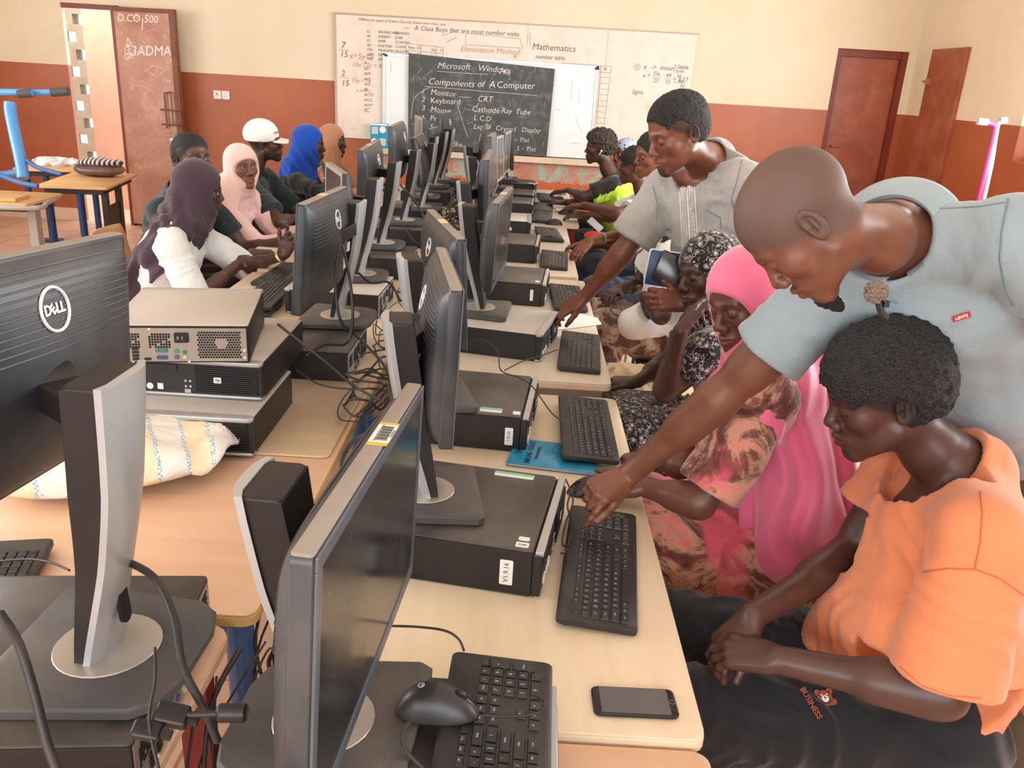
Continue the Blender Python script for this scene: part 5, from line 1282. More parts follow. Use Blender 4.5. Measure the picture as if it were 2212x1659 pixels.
def eyes(h, parent, look=(0, 0, 0), eye=0.8):
    if eye <= 0.15: return
    for s_ in (-1, 1):
        c = h.p(s_ * 0.0315, 0.0722, 0.0005); r = 0.0140 * h.sc
        d = nv(h.y + h.x * look[0] + h.z * look[1]); up = h.z
        mx = nv(np.cross(d, up)); mz = np.cross(mx, d)
        M = Matrix(((mx[0], d[0], mz[0], c[0]), (mx[1], d[1], mz[1], c[1]), (mx[2], d[2], mz[2], c[2]), (0, 0, 0, 1)))
        m = MB(); m.ball(r, r, r, 0, M, 16, 12)
        m.cyl(0.0062 * h.sc, 0, 0.0013 * h.sc, 18, 1, M @ T(0, r - 0.0016 * h.sc, 0) @ RX(R(-90)))
        o = m.build('eye', [M_eye, M_iris], parent, smooth=60); o.matrix_parent_inverse = Matrix.Translation(-parent.location)
def hair_cap(h, thick=0.012, line=0.0, n_amp=0.003, n_sc=120, k=0.012, top=0.0, sides=1.0, back=1.0):
    """hair grown over the skull, cut along the hairline"""
    S = SDF(); c = h.sc; F = h.F
    S.ell(h.p(0, -0.018, 0.038), [(0.074 + thick * sides) * c, (0.094 + thick) * c, (0.084 + thick + top) * c], F, 0.02)
    S.ell(h.p(0, 0.018, 0.044), [(0.064 + thick * sides) * c, (0.060 + thick) * c, (0.062 + thick + top * 0.8) * c], F, 0.03)
    if back: S.ell(h.p(0, -0.058, -0.010), [(0.056 + thick * sides * 0.6) * c, (0.045 + thick * 0.7) * c, 0.050 * c], F, 0.03)
    # carve the face and the neck side away
    S.ell(h.p(0, 0.105, -0.035 + line), [0.095 * c, 0.075 * c, 0.078 * c], F, 0.006, 's')
    for s_ in (-1, 1): S.ell(h.p(s_ * 0.085, 0.038, -0.045 + line), [0.040 * c, 0.062 * c, 0.075 * c], F, 0.006, 's'); S.ell(h.p(s_ * 0.088, -0.012, -0.012), [0.016 * c, 0.024 * c, 0.036 * c], F, 0.005, 's')
    S.cut(h.p(0, -0.05, -0.052), -h.z, 0.12 * c, 0.01)
    S.post.append(lambda X, Y, Z: n_amp * vnoise(X, Y, Z, n_sc) + n_amp * 0.6 * vnoise(X + 3, Y, Z, n_sc * 2.1))
    return S
# ---- hand
def add_hand(S, wrist, d, nrm, side, curl=(0.3, 0.35, 0.4, 0.45), spread=0.05, thumb=(0.75, 0.55, 0.0), sc=1.0, tips=None, k=0.006, bend=0.0):
    """d: wrist->knuckles, nrm: back of the hand, side=+1 when the thumb is on d x nrm"""
    w = A(wrist); d = nv(d); n = nv(A(nrm) - d * (A(nrm) @ d)); l = nv(np.cross(d, n)) * side     # l points to the thumb side
    offs = (0.0285, 0.0095, -0.0095, -0.027); Ls = (0.070, 0.078, 0.072, 0.057); rr = (0.0088, 0.0090, 0.0086, 0.0076)
    kn = []
    for i in range(4):
        kp = w + sc * (d * (0.092 - 0.006 * abs(i - 1)) + l * offs[i] - n * 0.002 * abs(i - 1.3)); kn.append(kp)
        S.cap(w + sc * (l * offs[i] * 0.55 + d * 0.012), kp, 0.0135 * sc, 0.0105 * sc, 0.012)
    S.cap(w + sc * (l * 0.016 + d * 0.02 - n * 0.006), w + sc * (l * 0.026 + d * 0.05 - n * 0.008), 0.015 * sc, 0.012 * sc, 0.012)
    S.cap(w + sc * (-l * 0.018 + d * 0.02 - n * 0.006), w + sc * (-l * 0.022 + d * 0.07 - n * 0.006), 0.012 * sc, 0.010 * sc, 0.012)
    out = []
    for i in range(4):
        p = kn[i]; a = curl[i] if not isinstance(curl[i], tuple) else curl[i][0]; step = curl[i] if not isinstance(curl[i], tuple) else curl[i][1]
        fd = nv(d + l * spread * (1.5 - i) )
        for j, fr in enumerate((0.46, 0.30, 0.24)):
            q = fd * math.cos(a) - n * math.sin(a); e = p + q * Ls[i] * fr * sc
            S.cap(p, e, rr[i] * sc * (1 - 0.07 * j), rr[i] * sc * (0.95 - 0.09 * j), k); p = e; a += step
        out.append(p)
    tb = w + sc * (d * 0.024 + l * 0.024 - n * 0.006); q = nv(d * thumb[0] + l * thumb[1] - n * thumb[2]); e = tb + q * 0.042 * sc
    S.cap(tb, e, 0.0135 * sc, 0.0110 * sc, 0.010); q2 = nv(q + d * 0.35); e2 = e + q2 * 0.030 * sc; S.cap(e, e2, 0.0108 * sc, 0.0098 * sc, k); q3 = nv(q2 + d * 0.15 - n * 0.1); e3 = e2 + q3 * 0.024 * sc; S.cap(e2, e3, 0.0098 * sc, 0.0078 * sc, k); out.append(e3)
    return out
# ---------------------------------------------------------------- people
HF = {
 'orange': ((0.690, 1.476, 1.187), (-0.922, 0.115, -0.370), (-0.375, -0.017, 0.927)),
 'polo': ((0.464, 1.405, 1.500), (-0.470, 0.130, -0.873), (-0.860, 0.190, 0.475)),
 'kurta': ((0.502, 2.940, 1.557), (-0.865, -0.329, -0.378), (-0.352, -0.139, 0.926)),
 'pink': ((0.573, 2.052, 1.209), (-0.822, -0.490, -0.290), (-0.322, -0.020, 0.946)),
 'floral': ((0.610, 2.686, 1.144), (-0.904, -0.403, -0.144), (-0.175, 0.040, 0.984)),
 'lime': ((0.546, 6.487, 1.250), (-0.997, -0.022, -0.072), (-0.063, -0.159, 0.984)),
 'white': ((0.739, 5.863, 1.183), (-0.988, 0.123, -0.095), (-0.130, -0.208, 0.962)),
 'dot': ((0.758, 6.648, 1.185), (-0.846, -0.531, 0.054), (-0.062, 0.198, 0.978)),
 'face4': ((0.754, 5.184, 1.316), (-0.918, -0.380, -0.146), (-0.012, -0.198, 0.980)),
 'L1': ((-1.670, 4.315, 1.225), (0.801, -0.595, 0.10), (-0.10, 0.10, 0.980)),
 'L2': ((-1.556, 4.10, 1.110), (0.90, 0.35, -0.05), (0.05, -0.05, 0.99)),
 'L3': ((-1.569, 4.775, 1.148), (0.696, -0.716, 0.052), (-0.049, 0.024, 0.998)),
 'L4': ((-1.652, 5.494, 1.229), (0.951, 0.208, 0.027), (0.043, -0.118, 0.985)),
 'L5': ((-1.518, 6.099, 1.178), (0.966, 0.188, -0.069), (0.044, 0.066, 0.993)),
 'L6': ((-1.556, 7.004, 1.133), (0.996, 0.067, -0.060), (0.045, 0.157, 0.987)),
}
def lerp(a, b, t): return A(a) * (1 - t) + A(b) * t
class Fig:
    def __init__(s, key, label, nb, sh, el, wr, hip, skin, head=None, hsc=1.0, g=1.0, face=(-1, 0), res=0.009, kn=None, an=None, lat=None, **hk):
        """sh/el/wr are (left, right)"""
        s.h = Head(*(HF[key] if head is None else head), hsc); s.nb = A(nb); s.sh = [A(v) for v in sh]; s.el = [A(v) for v in el]; s.wr = [A(v) for v in wr]; s.hip = A(hip)
        s.skin = skin; s.g = g; s.res = res; s.hk = hk
        f = nv([face[0], face[1], 0]); s.f = f; s.lat = nv(s.sh[1] - s.sh[0]) if lat is None else nv(lat)
        r = np.array([f[1], -f[0], 0]); s.r = r
        s.hj = [s.hip - r * 0.09 * g, s.hip + r * 0.09 * g]
        s.kn = [A(v) for v in kn] if kn else [s.hip + f * 0.43 - r * 0.11 + np.array([0, 0, 0.02]), s.hip + f * 0.43 + r * 0.11 + np.array([0, 0, 0.02])]
        s.an = [A(v) for v in an] if an else [np.array([s.kn[i][0], s.kn[i][1], 0]) + np.array([0, 0, 0.08]) - f * 0.02 for i in (0, 1)]
        base = (float(s.hip[0]), float(s.hip[1]), 0.0)
        s.e = empty('person', base); tag(s.e, label, 'person')
        s.hands = []; s.fine = []
        s.tips = {}
    def torso(s, S, fat=0.0, lo=0.0, k=0.04, neck=True, belly=0.0):
        g = s.g; hip, nb = s.hip, s.nb; w = lerp(hip, nb, 0.36); c = lerp(hip, nb, 0.74); up = nv(nb - hip); lt = nv(s.lat - up * (s.lat @ up)); f_ = np.cross(up, lt); f_ = f_ if f_ @ s.f > 0 else -f_
        S.cap(hip, w, 0.100 * g + fat, (0.092 + belly) * g + fat, k, lat=s.r, f=1.45)
        S.cap(w, c, (0.092 + belly) * g + fat, 0.112 * g + fat, k, lat=lt, f=1.40)
        S.cap(c, nb - up * 0.05, 0.112 * g + fat, 0.065 * g + fat, k, lat=lt, f=1.45)
        for i in (0, 1): S.cap(nb - up * 0.035, s.sh[i], 0.046 * g + fat * 0.7, 0.052 * g + fat * 0.8, 0.03)
        s.up, s.lt, s.ff, s.w, s.c = up, lt, f_, w, c
    def arm(s, S, i):
        g = s.g; sh, el, wr = s.sh[i], s.el[i], s.wr[i]
        S.cap(sh, el, 0.050 * g, 0.039 * g, 0.02); S.cap(lerp(sh, el, 0.25), lerp(sh, el, 0.7), 0.050 * g, 0.045 * g, 0.02)
        S.cap(el, wr, 0.038 * g, 0.0255 * g, 0.02); S.cap(lerp(el, wr, 0.10), lerp(el, wr, 0.38), 0.042 * g, 0.040 * g, 0.02)
    def hand(s, i, d, nrm, res=0.004, **k):
        side = 1 if False else k.pop('side', None)
        s.hands.append((i, d, nrm, side, res, k)); return s
    def body(s, paint=None, headres=0.003, box=0.0):
        S = SDF(); h = s.h; g = s.g; s.torso(S, -0.012, neck=True)
        add_head(S, h, **s.hk)
        S.cap(h.p(0, -0.022, -0.050), lerp(h.p(0, -0.03, -0.10), s.nb, 0.5), 0.050 * g, 0.052 * g, 0.03); S.cap(lerp(h.p(0, -0.03, -0.10), s.nb, 0.5), s.nb, 0.052 * g, 0.064 * g, 0.03)
        boxes = []
        for i in (0, 1): s.arm(S, i)
        for i in (0, 1):
            S.cap(s.hj[i], s.kn[i], 0.080 * g, 0.052 * g, 0.03); S.cap(s.kn[i], s.an[i], 0.050 * g, 0.032 * g, 0.02)
            S.cap(s.an[i] - np.array([0, 0, 0.045]) - s.f * 0.04, s.an[i] - np.array([0, 0, 0.055]) + s.f * 0.14, 0.032 * g, 0.022 * g, 0.02)
        for (i, d, nrm, side, res, k) in s.hands:
            # left hand (i=0): thumb lies on d x n for ... chosen so that a palm-down hand has its thumb inwards
            sd = (1 if i == 0 else -1) if side is None else side
            s.tips[i] = add_hand(S, s.wr[i], d, nrm, sd, **k)
            c = s.wr[i] + nv(d) * 0.085; boxes.append((c - 0.125, c + 0.125, res))
        R_ = 0.150 * h.sc; c = h.p(0, 0.0, 0.0); boxes.append((c - R_, c + R_, headres))
        parts = []
        v, f = S.mesh(s.res); parts.append(drop_inside(v, f, [(b[0], b[1]) for b in boxes], s.res * 1.2))
        for lo, hi, r in boxes:
            v, f = S.mesh(r, lo, hi); parts.append((v, f))
        V, F = join(parts); P = np.zeros((len(V), 3)); face_paint(V, h, P, **{'eyeopen': s.hk.get('eye', 0.8), **(paint or {})})
        s.body_obj = np_object('body', V, F, s.skin, s.e, P); eyes(h, s.e, eye=s.hk.get('eye', 0.8)); return s
    def top(s, name, m, fat=0.018, sl=0.62, slr=0.068, slr2=0.075, res=None, neckr=0.070, hem=0.02, long_=0.0, folds=True, belly=0.01, seed=0.0, necklow=0.0, amp=1.0, carve=True, neckat=0.0, crump=0.004, crew=True, extra=()):
        amp = amp * 2.2
        S = SDF(); s.torso(S, fat, belly=belly); g = s.g
        S.cap(s.hip - s.up * hem, s.hip, 0.118 * g + fat, 0.104 * g + fat, 0.04, lat=s.r, f=1.45)
        for (a_, b_, ra, rb) in extra: S.cap(a_, b_, ra, rb, 0.05)
        for i in (0, 1):
            sh, el = s.sh[i], s.el[i]
            fr = sl if not isinstance(sl, tuple) else sl[i]
            if fr <= 1: e = lerp(sh, el, fr); S.cap(sh, e, slr * g, slr2 * g, 0.03)
            else:
                e2 = lerp(el, s.wr[i], fr - 1); S.cap(sh, el, slr * g, slr2 * g, 0.03); S.cap(el, e2, slr2 * g * 0.92, slr2 * g * 0.72, 0.02); e = e2; sh = el
            d = nv(e - sh); S.cut(e, d, slr2 * 1.9 * g, 0.006)
            if carve: S.cap(e - d * 0.03, e + d * 0.05, 0.0, slr2 * g * 0.90, 0.004, 's')
            if folds:
                S.fold(lerp(s.sh[i], s.c, 0.35), 0.13, nv(np.cross(d, s.up) * 0.3 + s.up * 0.6 - d * 0.7), 48, 0.0050 * amp, 1.8, seed + i)
                S.fold(lerp(s.sh[i], s.el[i], 0.45), 0.11, d, 42, 0.0035 * amp, 2.0, seed + 3 + i)
        if folds:
            S.fold(lerp(s.hip, s.w, 0.5) + s.ff * 0.08, 0.18, s.up * 0.9 + s.lat * 0.4, 40, 0.0060 * amp, 2.2, seed + 5); S.fold(s.w + s.lat * 0.1, 0.16, s.up + s.ff * 0.3, 38, 0.0045 * amp, 2.0, seed + 8); S.fold(s.w - s.lat * 0.1, 0.16, s.up - s.ff * 0.3, 38, 0.0045 * amp, 2.0, seed + 9)
            S.fold(s.c, 0.2, s.lat + 0.4 * s.up, 35, 0.004 * amp, 1.8, seed + 11)
        S.crumple(16, crump, seed)
        nt = nv(s.h.p(0, -0.03, -0.08) - s.nb); nc = s.nb + s.ff * neckat
        if crew: S.cap(nc - nt * 0.02, nc + nt * 0.004, (neckr + 0.016) * g, (neckr + 0.010) * g, 0.012); S.cut(nc + nt * 0.022, nt, 0.14, 0.003)
        S.cap(nc - s.ff * -0.0 - s.up * (0.004 + necklow), nc + nt * 0.16, neckr * g, neckr * g * 1.15, 0.006, 's')
        nb_ = s.nb; old = list(S.post)
        S.post = [lambda X, Y, Z: sum(fn(X, Y, Z) for fn in old) * np.clip((np.sqrt((X - nb_[0]) ** 2 + (Y - nb_[1]) ** 2 + (Z - nb_[2]) ** 2) - 0.10) / 0.07, 0, 1)]
        V, F = S.mesh(res or s.res); o = np_object(name, V, F, m, s.e); return o
    def collar(s, m, r=0.068, th=0.008, name='collar', tilt=0.35, drop=0.03, fr=1.0, w=1.2):
        nt = nv(s.h.p(0, -0.03, -0.08) - s.nb); n = nv(nt * (1 - tilt) - s.ff * -tilt * 1.0); a = nv(np.cross(n, s.ff)); b = np.cross(a, n)
        c = s.nb + nt * 0.01; pts = [c + (a * math.cos(t) * w + b * math.sin(t)) * r * s.g - n * drop * 0.0 for t in np.linspace(0, 2 * PI, 25)[:-1]]
        mb = MB(); mb.tube([tuple(p) for p in pts], th, 8, sub=2, closed=True); o = mb.build(name, m, s.e, smooth=80); o.matrix_parent_inverse = Matrix.Translation(-s.e.location); return o
    def flap(s, m, r0, r1, name='collar', gap=0.42, h0=0.030, h1=-0.030, w=1.12, tilt=0.25):
        """fold-over collar, open at the front"""
        nt = nv(s.h.p(0, -0.03, -0.08) - s.nb); n = nv(nt - s.ff * -tilt * -1.0 * 0 + s.ff * tilt * 0.0); a = nv(np.cross(n, s.ff)); b = nv(np.cross(a, n)); b = b if b @ s.ff > 0 else -b
        g = s.g
        def fn(u, v):
            t = gap + (2 * PI - 2 * gap) * u; k = abs(2 * u - 1) ** 6
            if v < 0.3: q = v / 0.3; r = r0 * (1 + 0.02 * q); h = h0 * q
            else: q = (v - 0.3) / 0.7; r = r0 * 1.03 + (r1 - r0 + 0.034 * k) * q ** 0.8; h = h0 + (h1 - h0 - 0.025 * k) * q
            return tuple(s.nb + s.ff * 0.004 + (b * math.cos(t) + a * math.sin(t) * w) * r * g + n * (h + 0.010))
        mb = MB(); mb.surf(fn, 48, 14); o = mb.build(name, m, s.e, smooth=70); o.matrix_parent_inverse = Matrix.Translation(-s.e.location)
        sm = o.modifiers.new('solid', 'SOLIDIFY'); sm.thickness = 0.003; return o
    def trousers(s, m, name='trousers', fat=0.022, to=1.0, res=None, folds=True, seed=2.0, skirt=False, amp=1.0):
        amp = amp * 1.8
        S = SDF(); g = s.g
        S.cap(s.hj[0], s.hj[1], 0.105 * g + fat, None, 0.04); 
        for i in (0, 1):
            S.cap(s.hj[i], s.kn[i], 0.086 * g + fat, 0.060 * g + fat, 0.04); e = lerp(s.kn[i], s.an[i], to); S.cap(s.kn[i], e, 0.060 * g + fat, 0.050 * g + fat * 1.2, 0.03)
            d = nv(s.kn[i] - s.hj[i])
            if folds:
                S.fold(lerp(s.hj[i], s.kn[i], 0.5), 0.20, d + s.r * (0.5 if i else -0.5), 45, 0.008 * amp, 1.6, seed + i); S.fold(s.kn[i], 0.12, d * 0.6 + np.array([0, 0, 0.6]), 70, 0.006 * amp, 1.2, seed + 3)
                S.fold(s.hj[i], 0.15, d + np.array([0, 0, -.5]), 60, 0.009 * amp, 1.4, seed + 6)
        if skirt:
            S.cap(lerp(s.hj[0], s.hj[1], .5), lerp(s.kn[0], s.kn[1], .5), 0.10 * g + fat, 0.09 * g + fat, 0.05, lat=s.r, f=1.8)
            S.cap(lerp(s.kn[0], s.kn[1], .5), lerp(s.an[0], s.an[1], .5) + np.array([0, 0, .1]), 0.09 * g + fat, 0.10 * g + fat, 0.05, lat=s.r, f=1.7)
        S.crumple(14, 0.004, seed); V, F = S.mesh(res or s.res)
        for i in (0, 1):
            Q = SDF(); z0 = np.array([0, 0, 0.045]); b = s.an[i] * np.array([1, 1, 0]) + z0
            Q.cap(b - s.f * 0.045, b + s.f * 0.15, 0.048 * g, 0.040 * g, 0.02); Q.cap(b, s.an[i] + np.array([0, 0, 0.02]), 0.046 * g, 0.044 * g, 0.02); Q.cut(np.array([b[0], b[1], 0.004]), (0, 0, -1), 0.4)
            v_, f_ = Q.mesh(0.009); np_object('shoe', v_, f_, M_shoe, s.e)
        return np_object(name, V, F, m, s.e)
    def hair(s, m, res=0.004, name='hair', **k):
        V, F = hair_cap(s.h, **k).mesh(res); return np_object(name, V, F, m, s.e)
    def hijab(s, m, name='hijab', res=0.006, drop=0.30, back=0.30, width=0.16, face=(0.057, 0.078), folds=1.0, tight=0.012, low=0.0, under=None, side=0.0, fr=None, shoulders=True, seed=0.0, chin=True, vf=55, extra=()):
        h = s.h; S = SDF(); F = h.F; c = h.sc; t = tight
        S.ell(h.p(0, -0.018, 0.038), [(0.078 + t) * c, (0.096 + t) * c, (0.086 + t) * c], F, 0.02)
        S.ell(h.p(0, 0.012, -0.010), [(0.070 + t) * c, (0.072 + t) * c, (0.085 + t) * c], F, 0.03)
        S.cap(h.p(0, -0.02, -0.03), lerp(h.p(0, -0.02, -0.10), s.nb, 0.55), (0.078 + t) * c, 0.072 + t, 0.04); S.cap(lerp(h.p(0, -0.02, -0.10), s.nb, 0.5), s.nb + s.ff * 0.01 - s.up * 0.02, 0.072 + t, 0.085 + t, 0.05)
        if chin: S.cap(h.p(0, 0.035, -0.105), s.nb + s.ff * 0.06 + s.up * 0.02, 0.045, 0.060, 0.04)
        if shoulders:
            for i in (0, 1): S.cap(s.nb, lerp(s.sh[i], s.el[i], 0.12), 0.075, 0.070, 0.05)
            dn = -s.up * 0.75 + np.array([0, 0, -0.25])
            S.cap(s.nb - s.up * 0.02, s.nb + dn * drop + s.ff * 0.075, 0.09, 0.075, 0.06, lat=s.lt, f=width / 0.075)
            S.cap(s.nb - s.up * 0.02, s.nb + dn * back - s.ff * 0.06, 0.09, 0.080, 0.06, lat=s.lt, f=width / 0.075)
            S.cut(s.nb + dn * max(drop, back), dn, 0.42, 0.01)
        for (a_, b_, ra, rb, lt_, ff_) in extra: S.cap(a_, b_, ra, rb, 0.05, lat=lt_, f=ff_)
        # face opening
        S.ell(h.p(0, 0.140, -0.015 + low + (face[1] - 0.078) * 0.3), [0.150 * c, 0.098 * c, face[1] * 1.13 * c], F, 0.006, 's')
        def fold(X, Y, Z):
            px, py, pz = X - s.nb[0], Y - s.nb[1], Z - s.nb[2]
            L = [(X - h.o[0]) * F[i][0] + (Y - h.o[1]) * F[i][1] + (Z - h.o[2]) * F[i][2] for i in range(3)]
            a = np.arctan2(px * s.lt[0] + py * s.lt[1] + pz * s.lt[2], px * s.ff[0] + py * s.ff[1] + pz * s.ff[2]); n = vnoise(X + seed, Y, Z, 7.0)
            dpt = np.clip(-(pz - 0.10) / 0.25, 0, 1)
            w = dpt * 0.010 * folds; r1 = w * (np.sin(a * 9 + n * 4.5) + 0.5 * np.sin(a * 17 + n * 6))
            ph = (L[2] * 0.8 + L[1] * 1.0) * vf * 1.3 + 3 * n
            w2 = np.clip((0.02 - L[2]) / 0.05, 0, 1) * np.clip((0.26 + L[2]) / 0.1, 0, 1) * 0.0035 * folds; return r1 + w2 * np.sin(ph)
        S.post.append(fold); S.crumple(11, 0.003 * folds, seed)
        V, F_ = S.mesh(res); return np_object(name, V, F_, m, s.e)
    def report(s, n):
        d = lambda a, b: np.linalg.norm(a - b)
        print(n, 'ua %.2f %.2f fa %.2f %.2f sw %.2f nb-head %.2f torso %.2f' % (d(s.sh[0], s.el[0]), d(s.sh[1], s.el[1]), d(s.el[0], s.wr[0]), d(s.el[1], s.wr[1]), d(s.sh[0], s.sh[1]), d(s.nb, s.h.o), d(s.nb, s.hip)))
M_shoe = mat('black shoe', srgb(34, 30, 30), 0.5)
SK1 = skin_mat('skin deep brown', srgb(78, 50, 42)); SK2 = skin_mat('skin warm brown', srgb(118, 70, 50)); SK3 = skin_mat('skin brown', srgb(100, 60, 46)); SK4 = skin_mat('skin dark brown', srgb(70, 46, 38))
M_hair = hair_mat('black curly hair', srgb(24, 20, 20), 260, 1.0); M_hair2 = hair_mat('short black hair', srgb(20, 18, 19), 420, 0.5); M_hair3 = hair_mat('brown tipped curls', srgb(40, 28, 24), 90, 1.0)
exec_people = True
def tint(c, k): return tuple(min(1, x * k) for x in c[:3]) + (1,)
SK_P = skin_mat('skin warm brown shaved', srgb(116, 72, 54), hair=srgb(84, 70, 63))
# ---- the boy in the orange T-shirt
M_orange = cloth('orange cotton', srgb(222, 134, 92), 0.04); M_black = cloth('black cotton', srgb(32, 33, 37), 0.10, wrinkle=0.22, wscale=9)
O = Fig('orange', 'person in an orange T-shirt and black trousers seated with hands folded in the lap', at(2070, 1010, 1.60), (at(2125, 1165, 1.38), at(1945, 1040, 1.78)), (onz(2035, 1500, 0.77), at(1835, 1200, 1.80)), (onz(1680, 1425, 0.745), onz(1628, 1330, 0.76)), onz(1975, 1520, 0.57), SK1,
        kn=(onz(1490, 1535, 0.56), onz(1450, 1355, 0.56)), an=((0.42, 1.20, 0.08), (0.42, 1.62, 0.08)), res=0.007, nose=1.1, eye=0.1)
O.report('O')
O.hand(0, onz(1585, 1405, 0.73) - onz(1680, 1425, 0.745), (0.1, -0.35, 0.9), 0.003, curl=((0.5, .5), (0.55, .5), (0.6, .5), (0.65, .5)), thumb=(0.9, 0.35, 0.1)); O.hand(1, onz(1555, 1400, 0.70) - onz(1628, 1330, 0.76), (-0.45, -0.1, 0.9), 0.003, curl=((0.5, .35), (0.55, .35), (0.6, .35), (0.65, .35)), thumb=(0.8, 0.5, 0.1))
O.body(dict(goatee=0.35, hairline=0.004, stubble=0.9), 0.0025)
O.hair(M_hair, 0.003, thick=0.019, line=0.006, n_amp=0.004, n_sc=110, top=0.006)
O.top('t_shirt', M_orange, fat=0.026, sl=(0.90, 0.45), slr=0.074, slr2=0.090, res=0.006, neckr=0.072, belly=0.040, hem=0.03, seed=1.0, necklow=0.012, extra=[(onz(1950, 1420, 0.70), onz(1805, 1375, 0.66), 0.095, 0.062), (onz(1960, 1380, 0.78), onz(1835, 1330, 0.72), 0.09, 0.06)])
O.trousers(M_black, res=0.007)
# lettering on the near thigh
# ---- the bald man in the blue polo shirt
M_polo = cloth('washed blue polo cotton', srgb(144, 158, 163), 0.05); M_poloedge = cloth('blue polo trim', srgb(120, 168, 208), 0.03)
PO = Fig('polo', 'bald person in a pale blue polo shirt leaning over and pointing at the keyboard', at(1925, 510, 1.52), (at(2195, 520, 1.40), at(1770, 655, 1.64)), (at(2500, 800, 1.38), at(1560, 855, 1.76)), (at(2640, 1050, 1.4), onz(1352, 1030, 0.875)), at(2250, 960, 1.92), SK_P,
         kn=((1.26, 1.62, 0.48), (1.26, 1.86, 0.48)), an=((1.30, 1.62, 0.08), (1.30, 1.86, 0.08)), res=0.007, hsc=0.98, g=1.02, nose=1.1, eye=0.1)
PO.report('PO')
PO.hand(1, onz(1272, 1068, 0.86) - onz(1352, 1030, 0.875), (0.05, -0.40, 0.92), 0.003, curl=((0.85, .08), (1.15, 1.1), (1.2, 1.15), (1.25, 1.2)), thumb=(0.9, 0.25, 0.5)); PO.hand(0, (0, -.3, -1), (1, 0, 0), 0.006)
PO.body(dict(goatee=0.5, hairline=0.0, stubble=0.8), 0.0025)
S_ = SDF(); S_.ell(PO.h.p(0, 0.078, -0.108), (0.021, 0.017, 0.020), PO.h.F, 0.01); S_.ell(PO.h.p(0, 0.078, -0.128), (0.013, 0.011, 0.018), PO.h.F, 0.01); S_.post.append(lambda X, Y, Z: 0.003 * vnoise(X, Y, Z, 220))
V, F_ = S_.mesh(0.0018); np_object('goatee', V, F_, hair_mat('goatee', srgb(24, 20, 20), 500, 1.0), PO.e)
PO.top('polo_shirt', M_polo, fat=0.022, sl=(0.6, 0.52), slr=0.070, slr2=0.078, res=0.007, neckr=0.074, belly=0.015, hem=0.12, seed=4.0, necklow=0.0, crew=False)
PO.flap(M_polo, 0.070, 0.100, gap=0.22, h0=0.018, h1=-0.034)
PO.trousers(cloth('olive trousers', srgb(92, 84, 66), 0.08), seed=5.0)
# ---- the girl in the pink hijab
def tiedye(t, v):
    n = t.noise(v, 7, 6, 0.7, 1.6); n2 = t.noise(v, 3.2, 3, 0.5, 0.8)
    c = t.ramp(n.outputs[0], [(0.36, srgb(74, 44, 40)), (0.46, srgb(128, 76, 66)), (0.54, srgb(200, 150, 122)), (0.62, srgb(226, 120, 120))])
    f = t.ramp(n2.outputs[0], [(0.52, BW(0)), (0.60, BW(1))]); return t.mix(f, c, srgb(222, 96, 112))
M_dye = cloth('tie-dyed cotton', srgb(150, 90, 80), pattern=tiedye, wrinkle=0.3); M_pink = cloth('pink satin', srgb(228, 108, 142), 0.04, rough=0.5, sheen=0.5, wrinkle=0.15, wscale=8)
PK = Fig('pink', 'person in a long pink hijab and tie-dyed dress seated looking down at the keyboard', (0.66, 2.04, 1.045), (at(1655, 865, 1.93), (0.66, 2.21, 0.99)), (onz(1512, 1085, 0.80), onz(1470, 1000, 0.80)), (onz(1385, 1050, 0.80), onz(1420, 985, 0.76)), (0.80, 1.99, 0.56), SK3, g=0.92, res=0.008, nose=1.05, male=False, lips=1.12, eye=0.1, jaw=0.95)
PK.report('PK')
PK.hand(0, (-1, 0.1, -0.1), (0, -0.2, 1), 0.004); PK.hand(1, (-1, -0.1, -0.1), (0, 0.2, 1), 0.005, curl=((0.5, .5),) * 4)
PK.body(dict(), 0.0027)
PK.top('dress', M_dye, fat=0.022, sl=0.88, slr=0.078, slr2=0.085, res=0.007, seed=7.0, hem=0.05)
PK.trousers(M_dye, name='skirt', skirt=True, fat=0.030, res=0.008, amp=1.2)
PK.hijab(M_pink, res=0.006, drop=0.22, back=0.30, width=0.15, folds=1.1, face=(0.056, 0.074), seed=2.0, tight=0.015,
         extra=[((0.68, 1.97, 1.03), (0.79, 1.90, 0.50), 0.105, 0.115, (1, 0.1, 0), 1.15), ((0.70, 2.06, 1.04), (0.88, 2.04, 0.50), 0.10, 0.12, (0, 1, 0), 1.5), ((0.65, 1.90, 1.02), (0.70, 1.84, 0.62), 0.075, 0.085, (1, 0, 0), 1.0)])
# ---- the girl in the black and white floral scarf
def floral(t, v):
    a = t.node('ShaderNodeTexVoronoi'); a.inputs['Scale'].default_value = 42; t.link(v, a.inputs['Vector']); n = t.noise(v, 40, 3, 0.6, 3.0)
    f1 = t.ramp(a.outputs['Distance'], [(0.16, BW(1)), (0.22, BW(0)), (0.30, BW(0)), (0.33, BW(1)), (0.37, BW(0))]); f2 = t.ramp(n.outputs[0], [(0.56, BW(0)), (0.60, BW(1)), (0.64, BW(0))])
    return t.mix(t.math('MAXIMUM', f1, f2), srgb(30, 26, 30), srgb(214, 208, 204))
M_flor = cloth('black and white floral cotton', srgb(40, 40, 40), pattern=floral, wrinkle=0.3)
FL = Fig('floral', 'person in a black and white floral headscarf and dress, chin resting on one hand', (0.67, 2.68, 0.975), ((0.60, 2.51, 0.93), (0.70, 2.86, 0.93)), (onz(1437, 845, 0.80), (0.55, 2.98, 0.72)), (at(1470, 715, 2.50), (0.45, 2.85, 0.70)), (0.82, 2.70, 0.55), SK4, g=0.9, nose=1.1, male=False, lips=1.15, eye=0.1, jaw=0.95)
FL.report('FL')
